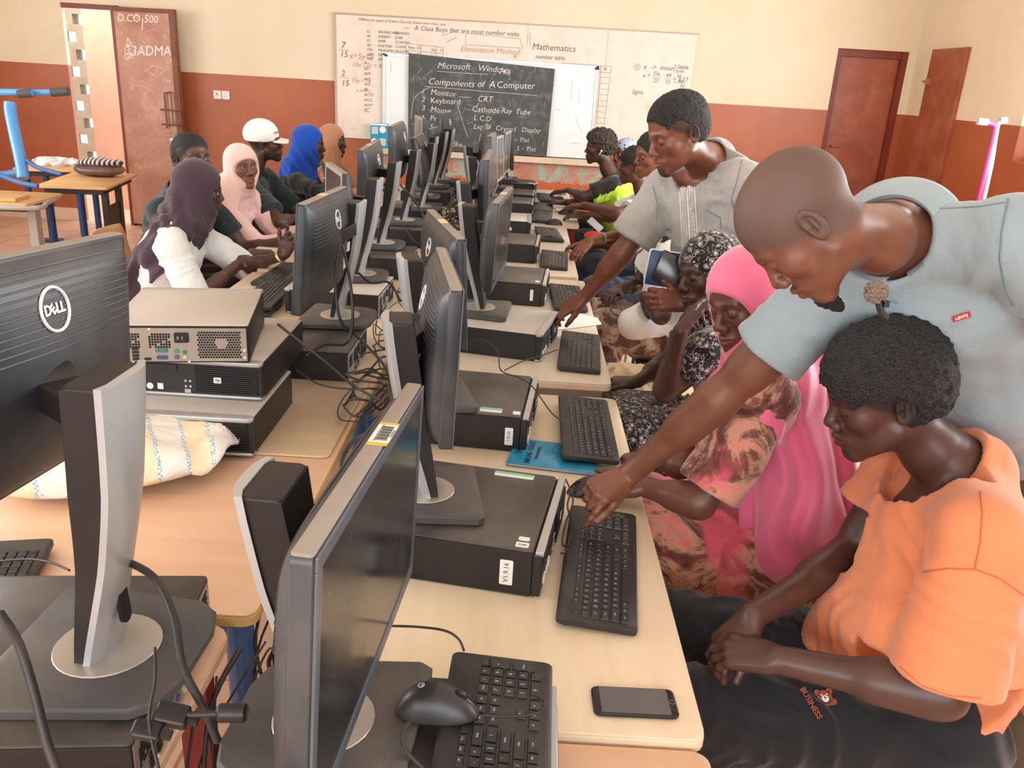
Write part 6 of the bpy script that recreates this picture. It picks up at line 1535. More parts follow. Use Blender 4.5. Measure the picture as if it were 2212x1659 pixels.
FL.hand(0, A(at(1490, 668, 2.55)) - A(at(1470, 715, 2.50)), (-0.9, -0.3, 0.2), 0.004, curl=((0.3, .3), (0.7, .7), (0.8, .8), (0.9, .8)), thumb=(0.8, 0.6, 0.2)); FL.hand(1, (-1, 0, 0), (0, 0, 1), 0.006)
FL.body(dict(), 0.003)
FL.top('dress', M_flor, fat=0.022, sl=0.55, slr=0.072, slr2=0.085, seed=9.0, hem=0.05, neckr=0.066)
FL.trousers(M_flor, name='skirt', skirt=True, fat=0.030, amp=1.2)
FL.hijab(M_flor, name='headscarf', res=0.006, shoulders=False, chin=False, face=(0.060, 0.080), low=-0.012, folds=0.4)
# ---- the man in the grey embroidered shirt
def linen(t, v):
    n = t.noise(t.coord('Object', scale=(1, 1, 0.1)), 200, 2); n2 = t.noise(v, 8, 4); c = t.ramp(n2.outputs[0], [(0.3, srgb(150, 147, 142)), (0.7, srgb(168, 165, 160))]); f = t.ramp(n.outputs[0], [(0.4, BW(0)), (0.7, BW(0.25))]); return t.mix(f, c, srgb(190, 187, 182))
M_linen = cloth('grey linen', srgb(170, 165, 155), pattern=linen, wrinkle=0.4)
KU = Fig('kurta', 'person in a grey embroidered short-sleeved shirt standing and reaching over to point', at(1535, 345, 2.96), (at(1610, 400, 2.78), at(1440, 410, 3.06)), (at(1660, 590, 2.85), at(1345, 545, 3.12)), (at(1482, 655, 2.80), onz(1262, 642, 0.93)), at(1560, 640, 3.05), SK2, kn=((1.02, 3.10, 0.48), (1.02, 3.34, 0.48)), an=((1.05, 3.10, 0.08), (1.05, 3.34, 0.08)), nose=1.1, eye=0.1, hsc=1.03)
KU.report('KU')
KU.hand(1, onz(1222, 664, 0.885) - onz(1262, 642, 0.93), (0.1, -0.35, 0.9), 0.004, curl=((0.25, .15), (0.5, .5), (0.6, .6), (0.65, .7)), thumb=(0.9, 0.35, 0.4)); KU.hand(0, (-1, -.1, .1), (-.2, -1, .3), 0.004, curl=((0.6, .7),) * 4)
KU.body(dict(goatee=0.8, hairline=0.016, stubble=0.9), 0.003)
KU.hair(M_hair, 0.0035, thick=0.008, line=0.028, n_amp=0.0025, n_sc=150, sides=0.35)
KU.top('embroidered_shirt', M_linen, fat=0.026, sl=(0.85, 0.80), slr=0.072, slr2=0.092, seed=12.0, hem=0.10, neckr=0.066, amp=1.2)
KU.trousers(cloth('grey trousers', srgb(120, 116, 110), 0.08), seed=6.0)
def rescale(key, s_new):
    p, f, u = HF[key]; p = Vector(p) - CAM; s0 = p.dot(_f); p = CAM + p * (s_new / s0); return (tuple(p), f, u)
SK_L = skin_mat('skin matte dark', srgb(84, 58, 48))
# ---- seated person in white shirt and camouflage trousers, mostly behind the others
def camo(t, v):
    n = t.noise(v, 9, 3, 0.5, 0.8); n2 = t.noise(v, 46, 2)
    c = t.ramp(n.outputs[0], [(0.40, srgb(92, 66, 62)), (0.47, srgb(150, 122, 108)), (0.55, srgb(186, 166, 148)), (0.62, srgb(120, 88, 82))], 'CONSTANT'); f = t.ramp(n2.outputs[0], [(0.72, BW(0)), (0.74, BW(1))]); return t.mix(f, c, srgb(226, 218, 208))
M_camo = cloth('brown camouflage', srgb(140, 110, 96), pattern=camo, wrinkle=0.5); M_whitec = cloth('white cotton', srgb(232, 234, 236), 0.02, wrinkle=0.3)
CA = Fig(None, 'person in a white shirt and camouflage trousers, face hidden by the standing man', (0.74, 4.02, 1.00), ((0.70, 3.83, 0.96), (0.72, 4.21, 0.96)), ((0.66, 3.72, 0.72), (0.62, 4.28, 0.72)), (onz(1392, 640, 0.76), (0.50, 4.10, 0.74)), (0.80, 4.02, 0.56), SK4, head=((0.66, 4.02, 1.18), (-0.95, -0.05, -0.3), (-0.3, 0, 0.95)), res=0.010, kn=(onz(1305, 712, 0.58), (0.38, 4.12, 0.58)))
CA.hand(0, onz(1425, 668, 0.73) - onz(1392, 640, 0.76), (-0.2, -0.5, 0.8), 0.004, curl=((0.7, .8), (0.75, .8), (0.8, .8), (0.85, .8)), thumb=(0.7, 0.3, 0.3)); CA.hand(1, (-.5, -.8, 0), (0, 0, 1), 0.006)
CA.body(dict(), 0.004); CA.hair(M_hair2, 0.005, thick=0.008, line=0.015)
CA.top('white_shirt', M_whitec, fat=0.034, sl=0.6, slr2=0.085, res=0.008, hem=0.12, seed=21, belly=0.03, extra=[((0.74, 3.92, 0.68), (0.56, 3.84, 0.64), 0.13, 0.08)]); CA.trousers(M_camo, res=0.008, fat=0.035, amp=1.6)
# ---- seated person in a striped shirt reaching forward, face half hidden
def stripes(t, v):
    wv = t.node('ShaderNodeTexWave'); wv.wave_type = 'BANDS'; wv.bands_direction = 'DIAGONAL'; wv.inputs['Scale'].default_value = 14; wv.inputs['Distortion'].default_value = 0.8; t.link(v, wv.inputs['Vector'])
    return t.ramp(wv.outputs[0], [(0.60, srgb(228, 228, 228)), (0.66, srgb(84, 92, 98))])
M_stripe = cloth('grey and white stripes', srgb(200, 200, 200), pattern=stripes); M_jean = cloth('navy denim', srgb(44, 50, 74), 0.12, wrinkle=0.5)
F4 = Fig('face4', 'person in a striped shirt and navy trousers reaching to the desk, face half hidden', (0.80, 4.76, 1.12), ((0.75, 4.58, 1.08), (0.80, 4.95, 1.06)), (onz(1365, 500, 0.86), (0.60, 4.98, 0.82)), (onz(1275, 520, 0.86), (0.42, 4.95, 0.80)), (0.84, 4.74, 0.56), SK2, head=rescale('face4', 4.65), res=0.010, eye=0.1, kn=((0.42, 4.52, 0.60), (0.40, 4.92, 0.58)))
F4.hand(0, onz(1248, 545, 0.80) - onz(1275, 520, 0.86), (0, -.4, .9), 0.005, curl=((0.3, .4),) * 4); F4.hand(1, (-1, 0, 0), (0, 0, 1), 0.006)
F4.body(dict(), 0.004); F4.hair(M_hair2, 0.005, thick=0.010, line=0.018); F4.top('striped_shirt', M_stripe, fat=0.034, sl=0.5, res=0.009, hem=0.14, seed=23, belly=0.03); F4.trousers(M_jean, res=0.010, fat=0.04, amp=1.6)
# ---- the boy in the white T-shirt
W_ = Fig('white', 'person in a white T-shirt seated with a hand on a mouse, right side', (0.83, 5.85, 0.985), ((0.82, 5.66, 0.93), (0.84, 6.04, 0.93)), (at(1335, 462, 5.45), (0.64, 6.10, 0.80)), (at(1262, 443, 6.0), (0.45, 6.1, 0.80)), (0.90, 5.82, 0.55), SK3, res=0.010)
W_.hand(0, (-1, 0.25, -0.1), (0, 0, 1), 0.005, curl=((0.3, .3),) * 4); W_.hand(1, (-1, 0, 0), (0, 0, 1), 0.006)
W_.body(dict(), 0.004); W_.hair(M_hair, 0.005, thick=0.016, line=0.014, n_sc=90); W_.top('t_shirt', M_whitec, fat=0.024, sl=0.72, slr2=0.080, res=0.008, hem=0.06, seed=25); W_.trousers(M_black, res=0.011)
# ---- the boy in the lime shirt
def lime(t, v):
    sep = t.node('ShaderNodeSeparateXYZ'); t.link(t.coord('Object'), sep.inputs[0]); n = t.noise(t.coord('Object', scale=(1, 6, 1)), 14, 3)
    a = t.math('ADD', t.math('ADD', t.math('MULTIPLY', sep.outputs[0], -0.55), sep.outputs[2]), t.math('MULTIPLY', n.outputs[0], 0.10))
    f = t.math('GREATER_THAN', a, LIME_EDGE)
    return t.mix(f, srgb(196, 236, 60), srgb(34, 30, 28))
LIME_EDGE = 0.675
M_lime = cloth('lime sport shirt', srgb(196, 236, 60), pattern=lime, rough=0.5, wrinkle=0.2)
LM_ = Fig('lime', 'person in a lime and black sport shirt with white earbuds, hand on a mouse', (0.66, 6.47, 1.035), ((0.66, 6.27, 0.99), (0.68, 6.66, 0.99)), (at(1262, 425, 6.15), (0.52, 6.72, 0.80)), (onz(1228, 411, 0.83), (0.34, 6.72, 0.80)), (0.80, 6.47, 0.55), SK1, res=0.010)
LM_.hand(0, (-1, 0.1, -0.1), (0, 0, 1), 0.005, curl=((0.3, .3),) * 4); LM_.hand(1, (-1, 0, 0), (0, 0, 1), 0.006)
LM_.body(dict(), 0.004); LM_.hair(M_hair3, 0.005, thick=0.020, line=0.020, n_sc=70, n_amp=0.010, sides=0.5); LM_.top('sport_shirt', M_lime, fat=0.022, sl=0.75, slr2=0.078, res=0.008, hem=0.06, seed=27); LM_.trousers(M_black, res=0.011)
h_ = LM_.h; p_ = h_.p(-0.086, -0.004, -0.008); q_ = h_.p(-0.088, 0.010, -0.036)
m = MB(); m.ball(0.008, 0.008, 0.008, 0, T(*p_), 10, 8); m.tube([tuple(p_), tuple(q_)], 0.0035, 6, sub=1); o = m.build('earbud', M_logo); tag(o, 'white earbud in the ear of the person in the lime shirt', 'earbud')
# ---- the girl in the dotted scarf
def dots(t, v):
    a = t.node('ShaderNodeTexVoronoi'); a.inputs['Scale'].default_value = 30; a.inputs['Randomness'].default_value = 0.35; t.link(v, a.inputs['Vector'])
    return t.mix(t.ramp(a.outputs['Distance'], [(0.26, BW(1)), (0.30, BW(0))]), srgb(168, 178, 206), srgb(54, 60, 90))
M_dots = cloth('blue dotted scarf', srgb(170, 180, 205), pattern=dots)
DT = Fig('dot', 'person in a pale blue dotted headscarf, mostly hidden behind the two boys', (0.82, 6.66, 0.99), ((0.80, 6.48, 0.95), (0.84, 6.84, 0.95)), ((0.66, 6.46, 0.78), (0.66, 6.9, 0.78)), ((0.5, 6.5, 0.8), (0.5, 6.85, 0.8)), (0.92, 6.66, 0.55), SK2, res=0.012, g=0.9, male=False)
DT.hand(0, (-1, 0, 0), (0, 0, 1), 0.007); DT.hand(1, (-1, 0, 0), (0, 0, 1), 0.007)
DT.body(dict(), 0.004); DT.top('blouse', mat('cream blouse', srgb(220, 205, 190), 0.8), sl=1.5, res=0.010, carve=False); DT.trousers(M_black, res=0.012, skirt=True); DT.hijab(M_dots, name='headscarf', shoulders=False, chin=False, face=(0.058, 0.078), low=-0.01, folds=0.3)
# ---------------- left side
RT = (1, 0)
M_tshirt_d = cloth('dark teal cotton', srgb(42, 54, 58), 0.08, wrinkle=0.4); M_plum = cloth('plum jersey', srgb(70, 54, 66), 0.08, wrinkle=0.45); M_blouse = cloth('white blouse', srgb(232, 236, 236), 0.02, wrinkle=0.35); M_lpink = cloth('pale pink chiffon', srgb(244, 206, 200), 0.03, wrinkle=0.2); M_cobalt = cloth('cobalt jersey', srgb(22, 76, 178), 0.06, wrinkle=0.3); M_tan = cloth('tan jersey', srgb(186, 134, 98), 0.05); M_blk2 = cloth('black crepe', srgb(24, 23, 26), 0.1, wrinkle=0.4); M_redskirt = cloth('crimson skirt', srgb(160, 22, 44), 0.1, wrinkle=0.4)
L1h = rescale('L1', 4.28)
L1 = Fig('L1', 'person with short hair in a dark teal T-shirt looking over the purple hijab', (-1.78, 4.42, 1.04), ((-1.74, 4.60, 0.98), (-1.80, 4.22, 0.97)), ((-1.52, 4.60, 0.72), (-1.66, 4.12, 0.72)), ((-1.3, 4.56, 0.79), (-1.42, 4.16, 0.74)), (-1.90, 4.42, 0.54), SK_L, head=L1h, face=RT, res=0.011, eye=0.9, hsc=1.06, nose=1.1)
L1.hand(0, (1, 0, 0), (0, 0, 1), 0.007); L1.hand(1, (1, 0, 0), (0, 0, 1), 0.007)
L1.body(dict(hairline=0.012, stubble=1.0), 0.003); L1.hair(M_hair2, 0.003, thick=0.0035, line=0.036, n_amp=0.001, sides=0.6); L1.top('t_shirt', M_tshirt_d, fat=0.022, sl=0.7, res=0.009, seed=31); L1.trousers(M_black, res=0.012)
L2h = rescale('L2', 4.0)
L2 = Fig('L2', 'person in a plum hijab and white blouse writing at the desk, seen from behind', (-1.60, 3.90, 0.96), ((-1.60, 4.08, 0.90), (-1.56, 3.72, 0.90)), ((-1.36, 4.12, 0.74), (-1.44, 3.66, 0.68)), ((-1.14, 4.02, 0.83), onz(545, 545, 0.79)), (-1.74, 3.92, 0.52), SK_L, head=(L2h[0], (0.93, 0.30, -0.15), (0.15, 0, 0.98)), face=RT, res=0.009, g=0.92, male=False)
L2.hand(1, (0.9, 0.5, 0.0), (0.0, 0.1, 1), 0.0045, curl=((0.5, .6), (0.6, .6), (0.7, .6), (0.8, .6))); L2.hand(0, (0.45, -0.1, 0.9), (0.3, 0.9, 0.1), 0.0045, curl=((0.2, .2), (0.6, .6), (0.7, .7), (0.8, .7)))
L2.body(dict(), 0.004); L2.top('blouse', M_blouse, fat=0.026, sl=(1.05, 0.92), slr=0.072, slr2=0.078, res=0.007, hem=0.10, seed=33); L2.trousers(M_redskirt, name='skirt', skirt=True, res=0.010)
L2.hijab(M_plum, res=0.006, shoulders=False, drop=0.16, back=0.20, width=0.13, folds=1.4, seed=5.0, tight=0.016, extra=[(L2.h.o + np.array([-0.06, -0.02, -0.07]), (-1.80, 3.80, 0.56), 0.085, 0.115, (0.2, 1, 0), 1.35), (L2.h.o + np.array([-0.02, -0.03, -0.10]), (-1.64, 3.76, 0.84), 0.085, 0.085, None, 1.0)])
L3 = Fig('L3', 'person in a pale pink hijab turned to look at the camera', (-1.72, 4.97, 0.975), ((-1.66, 5.14, 0.92), (-1.72, 4.79, 0.92)), ((-1.46, 5.14, 0.70), (-1.50, 4.78, 0.70)), ((-1.20, 5.05, 0.79), (-1.22, 4.80, 0.79)), (-1.80, 4.98, 0.52), skin_mat('skin lit brown', srgb(132, 88, 72)), head=rescale('L3', 4.85), face=RT, res=0.010, g=0.9, male=False, eye=0.95, jaw=0.98, nose=1.1, lips=1.1)
L3.hand(0, (1, 0, 0), (0, 0, 1), 0.006); L3.hand(1, (1, 0, 0), (0, 0, 1), 0.006)
L3.body(dict(), 0.003); L3.top('blouse', M_lpink, fat=0.022, sl=1.5, res=0.010, carve=False, seed=35); L3.trousers(M_blk2, name='skirt', skirt=True, res=0.012)
L3.hijab(M_lpink, res=0.006, drop=0.30, back=0.34, width=0.155, folds=0.9, face=(0.054, 0.070), seed=8.0)
L4 = Fig('L4', 'person in a white baseball cap and dark polo shirt looking toward the chalkboard', (-1.76, 5.48, 1.02), ((-1.72, 5.69, 0.97), (-1.72, 5.29, 0.97)), ((-1.52, 5.74, 0.74), at(605, 480, 5.1)), ((-1.30, 5.66, 0.80), at(640, 470, 5.3)), (-1.84, 5.50, 0.53), SK_L, face=RT, res=0.010, eye=0.5)
L4.hand(0, (1, 0, 0), (0, 0, 1), 0.006); L4.hand(1, (1, 0.2, 0), (0, 0, 1), 0.006)
L4.body(dict(beard=0.8, goatee=0.8, hairline=0.0, stubble=0.9), 0.004); L4.top('polo_shirt', M_tshirt_d, fat=0.024, sl=0.78, slr2=0.085, res=0.009, seed=37); L4.trousers(M_black, res=0.012)
# baseball cap: a thing worn on the head belongs to its wearer
def cap(fig):
    h = fig.h; S_ = SDF(); F = h.F
    S_.ell(h.p(0, -0.020, 0.048), (0.090, 0.110, 0.096), F, 0.02); S_.cut(h.p(0, 0, 0.014), -h.z + 0.15 * h.y * 0, 0.2, 0.004); S_.ell(h.p(0, -0.02, 0.03), (0.079, 0.098, 0.083), F, 0.004, 's')
    V, F_ = S_.mesh(0.0045); o = np_object('cap_crown', V, F_, mat('white cap cotton', srgb(240, 238, 234), 0.8), fig.e)
    m = MB(); m.surf(lambda u, v: tuple(h.p((2 * u - 1) * 0.070 * math.sqrt(max(0, 1 - (v * 0.92) ** 3)), 0.058 + 0.090 * v, 0.030 - 0.014 * v - 0.016 * (2 * u - 1) ** 2)), 16, 10)
    b_ = m.build('cap_brim', mat('white cap cotton', srgb(240, 238, 234), 0.8), fig.e, smooth=60); b_.matrix_parent_inverse = Matrix.Translation(-fig.e.location); sm = b_.modifiers.new('s', 'SOLIDIFY'); sm.thickness = 0.005
    m = MB(); c = h.p(0.045, 0.072, 0.068); yv = nv(h.y * 0.75 + h.x * 0.6); xv = nv(np.cross(h.z, -yv)); M = Matrix(((-xv[0] * -1, h.z[0], yv[0], c[0]), (xv[1], h.z[1], yv[1], c[1]), (xv[2], h.z[2], yv[2], c[2]), (0, 0, 0, 1)))
    m.text('APSC', 0.020, M=M @ T(0, 0, 0.010)); t_ = m.build('cap_lettering', M_dark, fig.e); t_.matrix_parent_inverse = Matrix.Translation(-fig.e.location)
cap(L4)
L5 = Fig('L5', 'person in a cobalt blue hijab and black top with a hand at the mouth', (-1.62, 6.10, 0.99), ((-1.58, 6.27, 0.93), (-1.56, 5.93, 0.93)), ((-1.40, 6.30, 0.72), at(712, 425, 5.55)), ((-1.2, 6.25, 0.8), at(709, 385, 5.65)), (-1.72, 6.12, 0.53), SK4, face=RT, res=0.010, g=0.9, male=False, eye=0.4)
L5.hand(1, A(at(706, 350, 5.75)) - A(at(709, 385, 5.65)), (0.9, -0.4, 0.1), 0.005, curl=((0.3, .3), (0.3, .4), (0.35, .4), (0.4, .4))); L5.hand(0, (1, 0, 0), (0, 0, 1), 0.006)
L5.body(dict(), 0.004); L5.top('blouse', M_blk2, fat=0.024, sl=(1.5, 1.75), slr=0.062, slr2=0.055, res=0.008, seed=41); L5.trousers(M_blk2, name='skirt', skirt=True, res=0.012)
L5.hijab(M_cobalt, res=0.006, shoulders=False, folds=1.4, seed=11.0, vf=70, extra=[(L5.h.o + np.array([-0.05, 0, -0.06]), (-1.80, 6.04, 0.62), 0.085, 0.055, (0, 1, 0), 1.3), (L5.nb + np.array([0.0, 0, 0.03]), (-1.50, 6.06, 0.86), 0.085, 0.055, (0, 1, 0), 1.5)])
L6 = Fig('L6', 'person in a tan hijab seated beyond the cobalt hijab, looking right', (-1.62, 7.00, 0.965), ((-1.56, 7.17, 0.91), (-1.58, 6.83, 0.91)), ((-1.40, 7.2, 0.72), (-1.40, 6.8, 0.72)), ((-1.2, 7.2, 0.8), (-1.2, 6.85, 0.8)), (-1.74, 7.0, 0.53), SK4, face=RT, res=0.011, g=0.9, male=False, eye=0.9)
L6.hand(0, (1, 0, 0), (0, 0, 1), 0.007); L6.hand(1, (1, 0, 0), (0, 0, 1), 0.007)
L6.body(dict(), 0.004); L6.top('blouse', M_tan, sl=1.5, res=0.010, carve=False); L6.trousers(M_blk2, name='skirt', skirt=True, res=0.012); L6.hijab(M_tan, res=0.0065, drop=0.30, back=0.34, width=0.15, folds=0.8, seed=14.0)
# ---------------------------------------------------------------- things held and worn
def slab(name, pts, th, mats, label, cat, edge=None):
    """a flat thing given by three corners (origin, +u, +v)"""
    o_, a, b = [Vector(p) for p in pts]; u = a - o_; v = b - o_; n = u.cross(v).normalized(); ul, vl = u.length, v.length
    v = n.cross(u).normalized(); u = u.normalized(); M = Matrix(((u.x, v.x, n.x, o_.x), (u.y, v.y, n.y, o_.y), (u.z, v.z, n.z, o_.z), (0, 0, 0, 1)))
    e = empty(name, (0, 0, 0)); e.matrix_world = M; tag(e, label, cat)
    m = MB(); m.prism(rrect(ul, vl, 0.008, 4, cx=ul / 2, cy=vl / 2), 0, th, 0.0015); m.build(edge[0] if edge else 'shell', edge[1] if edge else mats, e)
    m = MB(); m.prism(rrect(ul - 0.004, vl - 0.004, 0.008, 4, cx=ul / 2, cy=vl / 2), th - 0.0005, th + 0.0012, 0.0003); m.prism(rrect(ul - 0.004, vl - 0.004, 0.008, 4, cx=ul / 2, cy=vl / 2), -0.0012, 0.0005, 0.0003); m.build('cover', mats, e); return e
slab('folder', (at(1388, 612, 2.84), at(1500, 628, 2.86), at(1388, 535, 2.80)), 0.014, mat('dark blue folder', srgb(28, 62, 110), 0.4), 'dark blue hardback folder held against the standing man\'s side', 'folder', ('pages', M_paper))
slab('tablet', (at(1404, 602, 2.79), at(1500, 640, 2.81), at(1462, 562, 2.77)), 0.009, mat('tablet black', srgb(24, 26, 30), 0.2, spec=0.8), 'black tablet held over the blue folder', 'tablet', ('shell', M_dark))
e_ = slab('smartphone', (at(1265, 480, 5.2), at(1292, 505, 5.2), at(1280, 473, 5.25)), 0.009, mat('phone grey', srgb(140, 140, 142), 0.3), 'grey smartphone held in the air beside the red pouch, right side', 'phone', ('shell', M_dark))
m = MB(); m.ball(0.07, 0.05, 0.03, 0, None, 14, 8); o = m.build('pouch', mat('bright red nylon', srgb(205, 24, 40), 0.45), loc=at(1285, 510, 5.2)); tag(o, 'small bright red pouch on the lap behind the reaching arm', 'pouch')
# fluffy clip microphone on the polo shirt
e = empty('clip_microphone', at(1893, 630, 1.30)); tag(e, 'fluffy grey clip-on microphone on the polo shirt placket', 'microphone')
S_ = SDF(); S_.ell((0, 0, 0), (0.017, 0.015, 0.017), None, 0.01); S_.post.append(lambda X, Y, Z: 0.0045 * vnoise(X, Y, Z, 260) + 0.002 * vnoise(X, Y, Z, 520))
V, F_ = S_.mesh(0.0011); o = np_object('fluffy_windshield', V, F_, hair_mat('grey fluff', srgb(120, 104, 92), 500, 0.9), e, local=True)
m = MB(); m.tube([(0.004, -0.003, -0.012), (0.012, -0.005, -0.030), (0.022, -0.006, -0.040)], 0.0055, 8); m.box(0.012, 0.020, -0.010, 0.0, -0.022, -0.012); m.build('clip', M_dark, e)
# ---------------------------------------------------------------- chairs
chair((0.80, 1.41, 0), R(-86), 'wooden chair with bronze tube frame under the person in orange', back_h=0.84)
chair((0.84, 2.02, 0), R(-84), 'wooden chair behind the long pink hijab', wood=mat('dark wood back', srgb(120, 84, 64), 0.5, var=0.1))
chair((0.88, 2.70, 0), R(-88), 'chair under the person in the floral scarf', tube=M_grey)
chair((0.80, 4.02, 0), R(-92), 'blue-framed chair with dark seat under the camouflage trousers', tube=M_blue, wood=mat('dark seat top', srgb(60, 62, 66), 0.4))
chair((0.88, 4.76, 0), R(-90), 'chair under the person in the striped shirt', tube=M_grey)
chair((0.95, 5.84, 0), R(-90), 'chair under the person in the white T-shirt', tube=M_redl)
chair((0.84, 6.48, 0), R(-90), 'chair under the person in the lime shirt', tube=M_redl)
chair((-1.80, 3.95, 0), R(97), 'light wooden chair behind the person in the plum hijab', tube=M_grey, back_h=0.80)
chair((-1.95, 4.42, 0), R(92), 'wooden chair under the person in the dark teal T-shirt', tube=M_grey)
chair((-1.86, 4.98, 0), R(88), 'chair under the person in the pale pink hijab', tube=M_grey)
chair((-1.88, 5.50, 0), R(90), 'chair under the person in the white cap', tube=M_grey)
chair((-1.76, 6.12, 0), R(90), 'red-framed wooden chair behind the cobalt hijab', tube=M_redl)
chair((-1.78, 7.00, 0), R(90), 'chair under the person in the tan hijab', tube=M_redl)
# paper, pen, watch on the left desk
paper([(447, 528), (500, 528), (512, 550), (500, 560)][::-1], DZ + 0.010, 'small sheet by the writing person\'s elbow')
paper([(505, 562), (590, 515), (625, 520), (620, 545), (530, 575)], DZ + 0.006, 'large white sheet being written on, left row', 'paper_sheet')
# cloth bag between the desks on the right
def lump(name, loc, r, m_, label, cat, amp=0.02, sc=9, res=0.006, seed=0.0, flat=True):
    S_ = SDF(); S_.ell((0, 0, r[2] * 0.7), r, None, 0.02); S_.post.append(lambda X, Y, Z: amp * (1 - 1.7 * np.abs(vnoise(X + seed, Y, Z, sc))) + amp * 0.4 * vnoise(X, Y + seed, Z, sc * 2.3))
    if flat: S_.cut((0, 0, 0.001), (0, 0, -1), 2.0, 0.01)
    V, F_ = S_.mesh(res); o = np_object(name, V, F_, m_); o.location = loc; tag(o, label, cat); return o
M_canvas = cloth('cream canvas', srgb(226, 208, 176), 0.06, wrinkle=0.5)
lump('cloth_bag', onz(1362, 836, 0.46) - Vector((0, 0, 0.03)), (0.12, 0.16, 0.06), M_canvas, 'crumpled cream canvas bag on the chair beyond the floral skirt', 'bag', 0.03, 14)
chair(onz(1372, 838, 0.45) + Vector((0.02, 0.05, -0.45)), R(-90), 'chair carrying the crumpled cream canvas bag', tube=M_dark)
lump('backpack', onz(1280, 575, 0.66) - Vector((0, 0, 0.05)), (0.11, 0.20, 0.09), cloth('navy bag nylon', srgb(44, 44, 60), 0.1), 'navy bag lying in the lap beside the third right-hand desk', 'bag', 0.015, 10, seed=4.0)
# ---------------------------------------------------------------- furniture in the far left corner
def frame(name, pts_list, m_, label, cat, parts=None, group=None):
    e = empty(name, (0, 0, 0)); tag(e, label, cat, group)
    for pn, mm, segs in pts_list:
        m = MB()
        for P, r, sub in segs: m.tube([tuple(p) for p in P], r, 10, sub=sub)
        m.build(pn, mm, e)
    return e
M_oak = laminate('varnished student desk', srgb(228, 184, 130), srgb(214, 166, 112), (1, 10, 1))
def student_desk(loc, rz, sx, sy, z, label, legm, cloth_=None):
    e = empty('student_desk', loc, rz); tag(e, label, 'table')
    m = MB(); m.prism(rrect(sx, sy, 0.02, 3), z - 0.022, z, 0.003); m.build('tabletop', M_oak, e)
    m = MB(); m.box(-sx / 2 + 0.04, sx / 2 - 0.04, -sy / 2 + 0.05, sy / 2 - 0.05, z - 0.065, z - 0.022); m.build('under_frame', M_dark, e, bevel=0.004)
    return e
e = student_desk((-3.46, 6.80, 0), R(10), 0.50, 0.90, 0.75, 'student desk with a striped bag on it and a black double-post leg', M_dark)
for lx, ly in ((0.20, -0.34), (0.20, 0.02)):
    m = MB(); m.box(lx - 0.02, lx + 0.02, ly - 0.035, ly + 0.035, 0.0, 0.70); m.build('leg', M_dark, e, bevel=0.003)
m = MB(); m.box(0.19, 0.21, -0.34, 0.02, 0.42, 0.58); m.build('leg_plate', M_dark, e, smooth=None)
for ly in (-0.36, 0.36):
    m = MB(); m.tube([(-0.20, ly, 0.69), (-0.20, ly, 0.03)], 0.03, 12, sub=1); m.tube([(-0.20, ly - 0.12, 0.02), (-0.20, ly + 0.12, 0.02)], 0.02, 8, sub=1); m.build('leg', M_dblue, e)
e = student_desk((-4.12, 7.60, 0), R(14), 0.55, 0.75, 0.75, 'student desk with a white cloth on it, next to the open door', M_dblue)
for lx in (-0.2, 0.2):
    for ly in (-0.28, 0.28):
        m = MB(); m.tube([(lx, ly, 0.69), (lx, ly, 0.02)], 0.028, 12, sub=1); m.tube([(lx - 0.08, ly, 0.02), (lx + 0.08, ly, 0.02)], 0.02, 8, sub=1); m.build('leg', M_dblue, e)
lump('cloth', (-4.12, 7.55, 0.751), (0.17, 0.12, 0.03), M_whitec, 'crumpled white cloth on the student desk near the door', 'cloth', 0.02, 16, 0.006)
e = student_desk((-3.85, 5.95, 0), R(4), 0.95, 0.55, 0.71, 'low grey-framed desk carrying the overturned blue desk frame', M_grey)
for lx in (-0.38, 0.38):
    m = MB(); m.box(lx - 0.03, lx + 0.03, -0.04, 0.04, 0.34, 0.66); m.box(lx - 0.038, lx + 0.038, -0.05, 0.05, 0.0, 0.36); m.build('leg', M_grey, e, bevel=0.004)
m = MB(); m.tube([(-0.46, -0.26, 0.68), (0.46, -0.26, 0.68), (0.48, 0.0, 0.68), (0.44, 0.26, 0.68)], 0.018, 8); m.build('rail', M_grey, e)
M_lblue = mat('light blue painted steel', srgb(88, 154, 214), 0.35, 0.1, var=0.06); M_rub = mat('grey rubber cap', srgb(70, 72, 74), 0.6)
S1_ = 5.85
frame('overturned_desk_frame', [('post', M_lblue, [([at(22, 222, S1_), at(24, 250, S1_), at(45, 350, S1_), at(50, 385, S1_)], 0.040, 4)]),
    ('foot_bar', M_lblue, [([at(-60, 199, S1_), at(0, 199, S1_), at(70, 200, S1_)], 0.024, 3), ([at(72, 200, S1_ + .05), at(118, 199, S1_ + .05)], 0.022, 1)]),
    ('rubber_cap', M_rub, [([at(40, 203, S1_), at(69, 201, S1_)], 0.030, 1)]), ('rubber_cap', M_rub, [([at(112, 200, S1_ + .05), at(148, 197, S1_ + .05)], 0.030, 1)]),
    ('brace', M_blue, [([at(30, 324, S1_), at(55, 345, S1_), at(85, 363, S1_), at(132, 376, S1_)], 0.015, 4)]), ('brace', M_blue, [([at(-20, 372, S1_ - .2), at(10, 382, S1_ - .2), at(45, 395, S1_ - .2), at(82, 402, S1_ - .2)], 0.016, 4)]),
    ('cross_bar', M_blue, [([at(-30, 382, S1_), at(10, 378, S1_), at(48, 372, S1_)], 0.030, 2)])], None, 'blue desk frame standing upside down with black rubber-capped feet', 'desk frame')
m = MB(); m.box(-0.30, 0.25, -0.12, 0.10, 0, 0.022); o = m.build('wooden_board', M_oak, smooth=None, loc=(-3.72, 5.85, 0.712), rot=(0, 0, R(6))); tag(o, 'loose wooden board lying on the low grey desk', 'board')
